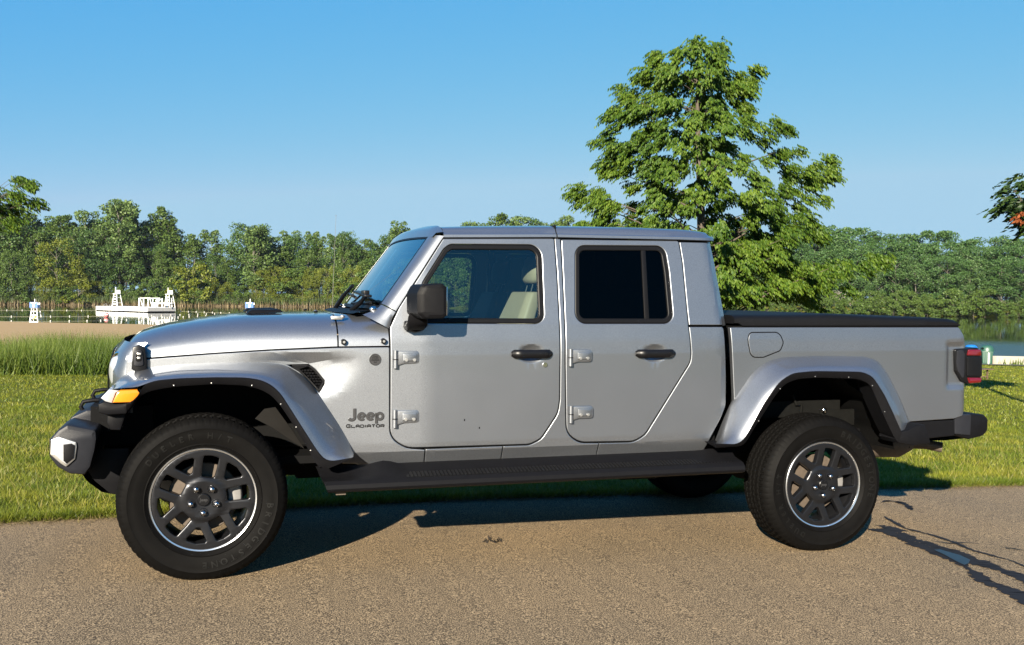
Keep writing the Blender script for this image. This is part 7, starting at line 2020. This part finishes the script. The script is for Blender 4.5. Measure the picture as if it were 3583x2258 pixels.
def far_crown(kind, seed):
    """unit-height tree crown made of leaf clumps; also limbs"""
    gen = np.random.default_rng(seed)
    cl = []
    if kind == 'tall':
        for i in range(46):
            z = gen.uniform(.18, .97); env = .165 * (1 - abs(z - .45) ** 1.5 * 1.5) + .02
            a = gen.uniform(0, 6.28); r = env * math.sqrt(gen.uniform(.1, 1))
            cl.append((r * math.cos(a), r * math.sin(a), z, gen.uniform(.045, .085)))
    elif kind == 'round':
        for i in range(54):
            z = gen.uniform(.15, .94); env = .33 * math.sqrt(max(0, 1 - ((z - .55) / .45) ** 2)) + .02
            a = gen.uniform(0, 6.28); r = env * math.sqrt(gen.uniform(.15, 1))
            cl.append((r * math.cos(a), r * math.sin(a), z, gen.uniform(.06, .11)))
    elif kind == 'layered':
        for i in range(78):
            z = .10 + .86 * gen.uniform(0, 1) ** .85; env = .40 * math.sqrt(max(0, 1 - ((z - .54) / .50) ** 2)) + .05
            a = gen.uniform(0, 6.28); r = env * math.sqrt(gen.uniform(.2, 1))
            cl.append((r * math.cos(a), r * math.sin(a), z, gen.uniform(.06, .10)))
    elif kind == 'weeping':
        for i in range(60):
            z = gen.uniform(.12, .95); env = .50 * math.sqrt(max(0, 1 - ((z - .35) / .65) ** 2))
            a = gen.uniform(0, 6.28); r = env * math.sqrt(gen.uniform(.3, 1))
            cl.append((r * math.cos(a), r * math.sin(a), z, gen.uniform(.06, .12)))
    else:                                               # shrub
        for i in range(40):
            z = gen.uniform(.06, .92); env = .62 * math.sqrt(max(0, 1 - (z / 1.0) ** 2))
            a = gen.uniform(0, 6.28); r = env * math.sqrt(gen.uniform(.1, 1))
            cl.append((r * math.cos(a), r * math.sin(a), z, gen.uniform(.08, .15)))
    Cs, Ss = [], []
    for x, y, z, r in cl:
        k = 110
        d = unit(gen.normal(0, 1, (k, 3)) + np.array([0, 0, .35])) * (r * gen.uniform(.55, 1.08, k))[:, None]
        d[:, 2] *= .62 if kind in ('layered',) else (1.35 if kind == 'weeping' else .8)
        if kind == 'weeping':
            d[:, 2] -= r * .4
        Cs.append(np.array([x, y, z]) + d); Ss.append(gen.uniform(.6, 1.3, k) * (.024 if kind != 'shrub' else .05))
    V, F = cards(np.concatenate(Cs), np.concatenate(Ss), gen, .3 if kind != 'weeping' else 1.4)
    tr = MB()
    lean = gen.normal(0, .02, 2)
    tr.tube([(0, 0, -.03), (lean[0] * .5, lean[1] * .5, .3), (lean[0], lean[1], .62), (lean[0], lean[1], .86)], [.010, .008, .005, .002], 6)
    for i in range(16):
        x, y, z, r = cl[gen.integers(len(cl))]
        z0 = max(.06, z - .12 - .3 * math.hypot(x, y))
        tr.tube([(lean[0] * z0, lean[1] * z0, z0), (x * .5, y * .5, (z0 + z) / 2 - .01), (x, y, z)], [.004, .003, .0015], 5)
    return V, F, tr

BARKP = pm('pale_bark', (.19, .17, .135), .8, var=.3, scale=20)
BARKM = pm('brown_bark', (.085, .066, .045), .85, var=.3, scale=20)
BARKD = pm('dark_bark', (.10, .085, .065), .85, var=.3, scale=20)
FAR_M = {
    'mid': leafmat('far_leaf_mid', (.068, .130, .020), (.180, .260, .050), trans=.3, clump=(.09, (.55, .68, .75))),
    'dark': leafmat('far_leaf_dark', (.048, .110, .022), (.118, .195, .040), trans=.25, clump=(.10, (.6, .7, .8))),
    'gold': leafmat('far_leaf_gold', (.130, .175, .018), (.290, .320, .035), trans=.35, clump=(.12, (.7, .75, .7))),
    'pale': leafmat('far_leaf_pale', (.105, .185, .045), (.230, .320, .090), trans=.35, clump=(.12, (.65, .75, .8))),
    'blue2': leafmat('far_leaf_soft', (.070, .150, .040), (.160, .255, .075), trans=.3, clump=(.11, (.65, .75, .85))),
    'blue': leafmat('far_leaf_blue', (.050, .120, .030), (.120, .215, .055), trans=.25, clump=(.11, (.6, .72, .8))),
}
PROTO = {}
def far_proto(kind, var, mat, bark):
    key = (kind, var, mat)
    if key not in PROTO:
        V, F, tr = far_crown(kind, 100 + var * 7 + len(kind))
        c = fast_mesh('crown', V, F, FAR_M[mat])
        t = tr.build('trunk', bark)
        PROTO[key] = (c.data, t.data)
        bpy.data.objects.remove(c); bpy.data.objects.remove(t)
    return PROTO[key]
def far_tree(x, y, z, h, wid, kind, var, mat, name, label, cat, group, bark):
    cm, tm = far_proto(kind, var, mat, bark)
    t = thing(name, label, cat, (x, y, z), group)
    t.rotation_euler = (0, 0, (x * 1.7 + y * 2.3) % 6.28)
    t.scale = (h * wid, h * wid, h)
    for nm, me in (('crown', cm), ('trunk', tm)):
        o = bpy.data.objects.new(nm, me); COL.objects.link(o); o.parent = t
KIND = {
    'tl': ('tall', 'mid', 'tall_tree', 'tall slender green tree rising from the wood beyond the left water', 'tree', 'tall trees of the left far bank', BARKP),
    'tp': ('tall', 'pale', 'poplar_tree', 'pale green upright poplar showing its light trunk above the left wood', 'tree', 'pale poplars of the left far bank', BARKP),
    'dl': ('round', 'dark', 'broadleaf_tree', 'dark rounded broadleaf tree in the wood beyond the left water', 'tree', 'dark trees of the left far bank', BARKD),
    'sh': ('shrub', 'mid', 'waterside_bush', 'leafy green bush at the foot of the left far wood', 'bush', 'bushes along the left far bank', BARKD),
    'sg': ('weeping', 'gold', 'willow_bush', 'yellow-green willow bush drooping over the left far shore', 'bush', 'willow bushes along the left far bank', BARKD),
    'rl': ('layered', 'blue', 'layered_tree', 'blue-green layered tree of the dense wood beyond the right water', 'tree', 'trees of the right far bank', BARKD),
    'rt': ('tall', 'blue', 'slender_tree', 'slender tree standing among the layered crowns beyond the right water', 'tree', 'slender trees of the right far bank', BARKP),
    'rd': ('round', 'blue2', 'rounded_tree', 'paler rounded tree in the dense wood beyond the right water', 'tree', 'rounded trees of the right far bank', BARKP),
    'rs': ('shrub', 'mid', 'shore_bush', 'low green bush lining the far shore behind the truck bed', 'bush', 'bushes along the right far bank', BARKD),
}
for i, (k, x, y, z, h, wid, var) in enumerate(FAR):
    kd, mt, nm, lb_, ct, gp, bk = KIND[k]
    far_tree(x, y, z, h, wid, kd, var, mt, nm, lb_, ct, gp, bk)
# a few trees that stand out
for k, x, y, z, h, wid, kd, mt, nm, lb_, ct in SPECIAL:
    far_tree(x, y, z, h, wid, kd, 90 + k, mt, nm, lb_, ct, None, BARKP)
# bare white snag
sx, sy, sz, sh_ = SNAG
k = MB(); rs_ = random.Random(4)
sh_ *= .8
k.tube([(0, 0, 0), (.1, 0, sh_ * .6), (0, 0, sh_)], [.13, .10, .03], 6)
for i in range(26):
    z = sh_ * rs_.uniform(.35, .95); a = rs_.uniform(0, 6.28); l = rs_.uniform(1.2, 3.2)
    k.tube([(0, 0, z), (math.cos(a) * l * .6, math.sin(a) * l * .6, z + l * .25), (math.cos(a) * l, math.sin(a) * l, z + l * .2)], [.08, .06, .04], 5)
sn = k.build('dead_tree', pm('bleached_wood', (.30, .27, .22), .8), loc=(sx, sy, sz))
tag(sn, 'bare bleached dead tree with spreading twigs on the right far shore', 'tree')

def spray_tree(C, gen, leaf, n_leaf, spray, droop, out_from, dens=11):
    """C: cluster centres (n,3). Around each: drooping sprays of paired leaflets"""
    Bs, Ds, Ws = [], [], []
    for c in C:
        for q in range(dens):
            o = c + gen.normal(0, 1, 3) * np.array([.135, .135, .125]) * spray * 2.2
            dirn = unit((o - out_from) * np.array([1, 1, .25]) + gen.normal(0, .5, 3) * .6)
            dirn[2] = gen.uniform(-.35, .15)
            dirn = unit(dirn)
            sidev = unit(np.cross(dirn, [0, 0, 1.]))
            for i in range(n_leaf):
                t = (i // 2 + .6) / (n_leaf / 2)
                b = o + dirn * spray * t + np.array([0, 0, -.35 * spray * t * t])
                s = 1 if i % 2 else -1
                d = unit(dirn * gen.uniform(.3, .8) + sidev * s * gen.uniform(.3, .8) + np.array([0, 0, -droop * gen.uniform(.5, 1.5)]))
                w = unit(np.cross(d, gen.normal(0, .5, 3) + np.array([0, 0, .3]) + dirn * .4))
                l = leaf * gen.uniform(.7, 1.25)
                Bs.append(b); Ds.append(d * l); Ws.append(w * l * .21)
    return leaf_quads(np.array(Bs), np.array(Ds), np.array(Ws))
HL = leafmat('boxelder_leaf', (.055, .135, .012), (.205, .300, .030), trans=.42, rough=.55, clump=(.55, (.62, .72, .7)))
gen = np.random.default_rng(21)
C = np.array(HERO['clusters'])
tb = np.array(HERO['base'])
hero = thing('shade_tree', 'large bright green leafy tree with drooping leaflets standing on the lawn behind the cab', 'tree', tuple(tb))
axis_top = np.array(HERO['top'])
V, F = spray_tree(C - tb, gen, .088, 12, .24, 1.4, np.array([axis_top[0] - tb[0], axis_top[1] - tb[1], 1.5]), 24)
fast_mesh('crown', V, F, HL, hero)
k = MB()
top = Vector(axis_top - tb)
def on_trunk(z):
    t = max(0, min(1, z / top.z))
    return Vector((top.x * t + .10 * math.sin(t * 5), top.y * t, z))
k.tube([on_trunk(top.z * t) for t in np.linspace(0, .97, 14)], [.17 * (1 - t * .93) + .008 for t in np.linspace(0, .97, 14)], 10)
for q in C[::6]:
    q = Vector(q - tb)
    hd = math.hypot(q.x - on_trunk(q.z).x, q.y - on_trunk(q.z).y)
    z0 = max(.9, min(q.z - .15, q.z - .62 * hd + .25))
    a = on_trunk(z0)
    mid = a.lerp(q, .55) + Vector((0, 0, .06 * hd))
    k.tube([a, mid, q], [.010 + .008 * hd, .006 + .004 * hd, .003], 6)
k.build('trunk', BARKM, hero)

# maple at the right edge of the lawn
mp = MAPLE
gen = np.random.default_rng(8)
base = np.array(mp['base']); cc = np.array(mp['centre']) - base
maple = thing('maple_tree', 'dark green maple with jagged leaves reaching in at the right edge of the picture', 'tree', tuple(base))
C = []
while len(C) < 210:
    d = gen.normal(0, 1, 3); d /= np.linalg.norm(d)
    q = cc + d * np.array([mp['r'], mp['r'], mp['rz']]) * gen.uniform(.55, 1.0)
    if q[2] > 1.2: C.append(q)
V, F = spray_tree(np.array(C), gen, .15, 5, .20, .25, cc, 7)
ML = leafmat('maple_leaf', (.018, .045, .012), (.060, .110, .022), trans=.3)
cr_o = fast_mesh('crown', V, F, ML, maple)
MR_ = leafmat('maple_leaf_red', (.25, .06, .02), (.45, .14, .05), trans=.35)
V, F = spray_tree(np.array([np.array(q) - base for q in mp['red']]), gen, .13, 6, .12, .5, cc, 2)
fast_mesh('red_leaf_tuft', V, F, MR_, maple)
k = MB(); k.tube([(0, 0, 0), (cc[0] * .5, cc[1] * .5, cc[2] * .6), tuple(cc)], [.11, .08, .03], 8)
for q in C[::3]:
    k.tube([tuple(cc * .7), tuple((cc * .7 + q) / 2 + np.array([0, 0, .1])), tuple(q)], [.03, .018, .005], 5)
k.build('trunk', BARKD, maple)

# leafy tree at the left edge, this side of the beach
lt_ = LEFT
gen = np.random.default_rng(31)
base = np.array(lt_['base'])
left_tree = thing('edge_tree', 'leafy tree with loose twigs leaning in at the left edge above the far wood', 'tree', tuple(base))
C = np.array(lt_['clusters']) - base
V, F = spray_tree(C, gen, .19, 10, .45, .8, np.array([-3., 0, 4]), 15)
fast_mesh('crown', V, F, HL, left_tree)
k = MB()
tt = Vector((-1.0, 0, 6.2))
k.tube([(0, 0, 0), tt * .5, tt], [.2, .15, .05], 8)
for q in C:
    q = Vector(q)
    k.tube([tt * .75, (tt * .75 + q) / 2 + Vector((0, 0, .3)), q], [.03, .018, .006], 5)
k.build('trunk', BARKM, left_tree)

# ================================================================== things by the water
WHITE = pm('white_paint', (1.2, 1.2, 1.16), .5, var=.05)
BLUE = pm('blue_paint', (.012, .13, .50), .45, var=.1)
YELL = pm('yellow_paint', (.85, .60, .02), .5, var=.08)
GREYW = pm('weathered_board', (.38, .38, .38), .8, var=.2, scale=3)
GREEN = pm('green_plastic', (.028, .10, .070), .45, var=.12)
BLUEP = pm('blue_plastic', (.012, .17, .60), .4, var=.1)
CONC = pm('pale_concrete', (.50, .46, .38), .85, var=.15, scale=3)

def guard_chair(name, label, pos, h, rot, sign=True, shell=None):
    t = thing(name, label, 'lifeguard chair', pos, 'lifeguard chairs')
    t.rotation_euler = (0, 0, rot)
    s = h / 3.0
    k = MB()
    for sx in (-1, 1):                                   # front ladder rails, slanting in
        k.tube([(sx * .50 * s, -.45 * s, 0), (sx * .27 * s, -.25 * s, 1.95 * s)], .055 * s, 6)
        k.tube([(sx * .50 * s, .75 * s, 0), (sx * .30 * s, .35 * s, 2.35 * s)], .05 * s, 6)
        k.tube([(sx * .42 * s, -.38 * s, .55 * s), (sx * .45 * s, .64 * s, .55 * s)], .035 * s, 6)
        k.tube([(sx * .32 * s, -.30 * s, 1.40 * s), (sx * .38 * s, .50 * s, 1.40 * s)], .035 * s, 6)
    k.build('ladder_frame', WHITE, t)
    for i, z in enumerate((.35, .75, 1.15, 1.55)):
        w_ = (.50 - .23 * z / 1.95) * s; y = (-.45 + .2 * z / 1.95) * s
        MB().box(-w_, w_, y - .04 * s, y + .04 * s, (z - .05) * s, (z + .05) * s).build('rung', WHITE, t)
    MB().box(-.42 * s, .42 * s, -.35 * s, .40 * s, 1.92 * s, 2.02 * s).build('seat', WHITE, t)
    MB().box(-.42 * s, .42 * s, .30 * s, .40 * s, 2.0 * s, 2.55 * s).build('backrest', WHITE, t)
    if shell:
        f_ = MB().box(-.45 * s, .45 * s, -.47 * s, -.40 * s, 1.98 * s, 2.62 * s).build('footboard', shell, t)
        MB().box(-.09 * s, .09 * s, -.475 * s, -.472 * s, 2.05 * s, 2.45 * s).box(-.30 * s, .30 * s, -.478 * s, -.475 * s, 2.50 * s, 2.58 * s).build('white_panel', WHITE, f_)
    MB().tube([(.05 * s, -.30 * s, 2.0 * s), (.08 * s, -.28 * s, 3.0 * s)], .045 * s, 6).build('pole', WHITE, t)
    if sign:
        y = -.44 * s
        d_ = MB().tube([(0, y - .04 * s, .92 * s), (0, y - .02 * s, .92 * s)], .30 * s, 4).build('yellow_sign', YELL, t)
        MB().ball((0, y - .045 * s, 1.02 * s), (.10 * s, .01 * s, .10 * s), 8, 5).box(-.12 * s, .10 * s, y - .05 * s, y - .045 * s, .80 * s, .86 * s).build('sign_figure', WHITE, d_)
    return t
guard_chair('lifeguard_chair', 'white lifeguard chair with blue footboard and yellow sign standing on the sand', CHAIR[0], CHAIR[1], R(-14), True, BLUE)
guard_chair('lifeguard_chair', 'lifeguard chair of which only the blue and white top shows over the bonnet', CHAIR2[0], CHAIR2[1], R(-14), False, BLUE)
# swimming raft
RA, RB_, RC_ = (Vector((q[0], q[1], 0)) for q in RAFT)
raft = thing('swimming_raft', 'long white swimming raft floating on the lake', 'raft', (RA.x, RA.y, WZ))
e1 = RB_ - RA; e2 = RC_ - RB_
def rp(a, b, z):
    q = e1 * a + e2 * b
    return (q.x, q.y, z)
def rbox(a0, a1, b0, b1, z0, z1):
    V = [rp(a, b, z) for a in (a0, a1) for b in (b0, b1) for z in (z0, z1)]
    return V, [(0, 1, 3, 2), (4, 6, 7, 5), (0, 4, 5, 1), (2, 3, 7, 6), (0, 2, 6, 4), (1, 5, 7, 3)]
MB().add(*rbox(0, 1, 0, 1, .18, .95)).build('deck', WHITE, raft)
MB().add(*rbox(.01, .99, .01, .99, -.1, .18)).build('pontoon', DARK, raft)
MB().add(*rbox(1.0005, 1.003, .03, .97, .22, .93)).build('end_board', GREYW, raft)
for i in range(8):
    b = (i + .5) / 8
    p0, p1 = rp(.02 + .05, .05 + .9 * i / 7, .9), rp(.02 + .05, .05 + .9 * i / 7, 2.6)
    aa = .35 + .62 * i / 7
    MB().tube([rp(aa, .93, .9), rp(aa, .93, 2.55)], .13, 6).ball((rp(aa, .93, 2.6)), (.12, .12, .15), 6, 4).build('rail_post', WHITE, raft)
MB().tube([rp(.60, .90, 1.7), rp(.98, .90, 1.7)], .13, 6).build('rail', WHITE, raft)
for a in (.60, .78):
    MB().tube([rp(a, .6, .95), rp(a - .03, .6, 2.0), rp(a - .05, .6, 2.7), rp(a + .14, .6, 2.75), rp(a + .15, .6, 2.4)], .07, 6).build('hand_rail', WHITE, raft)
k = MB(); k.tube([rp(.93, .35, .95), rp(.95, .5, 2.0)], .33, 8); k.ball(rp(.94, .5, 2.25), (.5, .5, .35), 8, 6); k.build('diving_stand', WHITE, raft)
for a in (.17, .29, .86, .95):
    MB().tube([rp(a, -.01, -.2), rp(a, -.01, 1.3), rp(a, .06, 1.5), rp(a, .12, 1.0)], .05, 6).build('ladder', STEEL, raft)
q = RA + e1 * .22 + e2 * .35
guard_chair('lifeguard_chair', 'white lifeguard chair on the left end of the swimming raft', (q.x, q.y, WZ + .95), 3.9, R(-40), False)
q = RA + e1 * .985 + e2 * .80
guard_chair('lifeguard_chair', 'white lifeguard chair on the right end of the swimming raft', (q.x, q.y, WZ + .95), 3.9, R(-40), False)
# rope lines with floats
rope_m = pm('float_rope', (.45, .42, .30), .8)
float_m = pm('white_float', (.60, .58, .52), .5)
LBL = ('line of white floats nearest the raft, far out on the lake', 'middle line of white floats between raft and sandy beach', 'line of white floats closest to the sandy beach', 'short line of white floats to the right of the swimming raft')
for q, (line, step) in enumerate(zip(BUOYS, (2.4, 2.5, 2.2, 2.6))):
    P = np.array(line)
    t = thing('float_line', LBL[q], 'float line', (P[0][0], P[0][1], WZ), 'float lines on the lake')
    s = np.concatenate([[0], np.cumsum(np.linalg.norm(np.diff(P[:, :2], axis=0), axis=1))])
    m_ = int(s[-1] / step)
    pts = [(np.interp(v, s, P[:, 0]) - P[0][0], np.interp(v, s, P[:, 1]) - P[0][1], 0) for v in np.linspace(0, s[-1], m_)]
    MB().tube([(x, y, .03) for x, y, z in pts], .012, 5).build('rope', rope_m, t)
    me = None
    for (x, y, z) in pts:
        if me is None:
            o = MB().ball((0, 0, .06), (.105, .105, .13), 8, 6).build('float', float_m, t, sharp=80); me = o.data
        else:
            o = bpy.data.objects.new('float', me); COL.objects.link(o); o.parent = t
        o.location = (x, y, 0)
bq = BUOY1
bo = thing('marker_buoy', 'pink and white marker buoy floating before the raft', 'buoy', bq)
MB().ball((0, 0, .35), (.38, .38, .40), 12, 8).build('ball', pm('pink_float', (.72, .22, .22), .5), bo)
MB().lathe([(.30, 0), (.39, 0), (.39, .10), (.30, .10)], 16).build('collar', WHITE, bo)
bpy.data.objects['collar'].rotation_euler = (R(90), 0, 0)
bpy.data.objects['collar'].location = (0, 0, .40)
# litter bins
def litter_bin(label, pos, h, mat, rot, post=True):
    t = thing('litter_bin', label, 'litter bin', pos, 'litter bins')
    t.rotation_euler = (0, 0, rot)
    s = h
    k = MB()
    k.loft([[(x * w_, y * w_, z * s) for x, y in ((-1, -1), (1, -1), (1, 1), (-1, 1))] for w_, z in ((.24 * s, 0), (.27 * s, .62), (.275 * s, .66))], closed=True, cap=True)
    b_ = k.build('body', mat, t, bevel=.02)
    for i in range(4):
        x = (-.20 + .10 * i) * s
        MB().box(x, x + .05 * s, -.275 * s, -.262 * s, .06 * s, .60 * s).build('rib', mat, t)
    k = MB(); rows = []
    for a in np.linspace(0, 90, 7):
        w_ = .29 * s * math.cos(R(a)) ** .6 + .02; z = (.66 + .34 * math.sin(R(a))) * s
        rows.append([(w_ * math.cos(R(q)) * (1.15 if abs(math.cos(R(q))) > .5 else 1), w_ * math.sin(R(q)), z) for q in range(0, 360, 20)])
    k.loft(rows, closed=True, cap=True)
    k.build('lid', mat, t, sharp=50)
    MB().ball((-.21 * s, -.12 * s, .80 * s), (.10 * s, .13 * s, .085 * s), 10, 6).build('opening', DARK, t)
    if post:
        MB().box(.02 * s, .075 * s, -.30 * s, -.28 * s, 0, .60 * s).build('side_stake', WHITE, t)
    return t
litter_bin('green litter bin with a domed lid standing by the low wall at the water', BIN[0], BIN[1], GREEN, R(-35))
litter_bin('blue domed bin lid showing above the tail light beside the green bin', BIN2[0], BIN2[1], BLUEP, R(-35), False)
# low wall along the water
a, b = (Vector((*q[:2], 0)) for q in WALL[:2])
d = (b - a).normalized(); nrm = Vector((-d.y, d.x, 0)) * .15
wl = MB(); secs = []
for t in np.linspace(0, 1, 24):
    q = a + (b - a) * t
    z = float(hgt(q.x, q.y))
    secs.append([(q.x - nrm.x, q.y - nrm.y, z - .3), (q.x - nrm.x, q.y - nrm.y, z + WALL[2]), (q.x + nrm.x, q.y + nrm.y, z + WALL[2]), (q.x + nrm.x, q.y + nrm.y, z - .3)])
wl.loft(secs, closed=True, cap=True)
tag(wl.build('shore_wall', CONC, bevel=.02), 'low pale concrete wall edging the lake at the right', 'wall')
n = 500
gg = np.random.default_rng(3)
tt_ = gg.uniform(0, 1, n); off = gg.normal(-.6, .25, n)
x = a.x + (b.x - a.x) * tt_ + off * nrm.x / .15; y = a.y + (b.y - a.y) * tt_ + off * nrm.y / .15
wd_ = blades('wall_weeds', np.stack([x, y, hgt(x, y)], 1), .38, .05, .3, TG, 12)
tag(wd_, 'tufts of weeds growing along the foot of the low concrete wall', 'weeds', kind='stuff')
# low bench half hidden by the tail light
bn = thing('bench', 'low brown bench on the lawn half hidden by the tail light', 'bench', BENCH)
WOOD = pm('brown_board', (.12, .075, .045), .7, var=.2)
MB().box(-1.1, .16, -.18, .18, .36, .39).build('seat', WOOD, bn)
for x in (-.98, .02):
    MB().box(x, x + .035, -.03, .03, 0, .36).build('leg', WOOD, bn)
MB().box(-.945, .02, -.02, .02, .10, .13).build('stretcher', WOOD, bn)

# thin morning haze: a closed box of air round everything, sky outside
me_ = bpy.data.meshes.new('haze')
mb_ = MB().box(-1560, 1560, -1560, 1560, -5.6, 46)
me_.from_pydata(mb_.v, [], mb_.f)
hm = bpy.data.materials.new('haze_air'); hm.use_nodes = True
hn = hm.node_tree
for n_ in list(hn.nodes):
    if n_.type == 'BSDF_PRINCIPLED':
        hn.nodes.remove(n_)
pv = hn.nodes.new('ShaderNodeVolumePrincipled')
pv.inputs['Color'].default_value = (.80, .90, 1.0, 1)
pv.inputs['Density'].default_value = .00005
pv.inputs['Anisotropy'].default_value = .2
hn.links.new(pv.outputs[0], hn.nodes['Material Output'].inputs['Volume'])
hz = link('haze', me_, hm)
tag(hz, kind='stuff')

# drop the truck's loose prototype meshes
for me in list(bpy.data.meshes):
    if me.users == 0:
        bpy.data.meshes.remove(me)
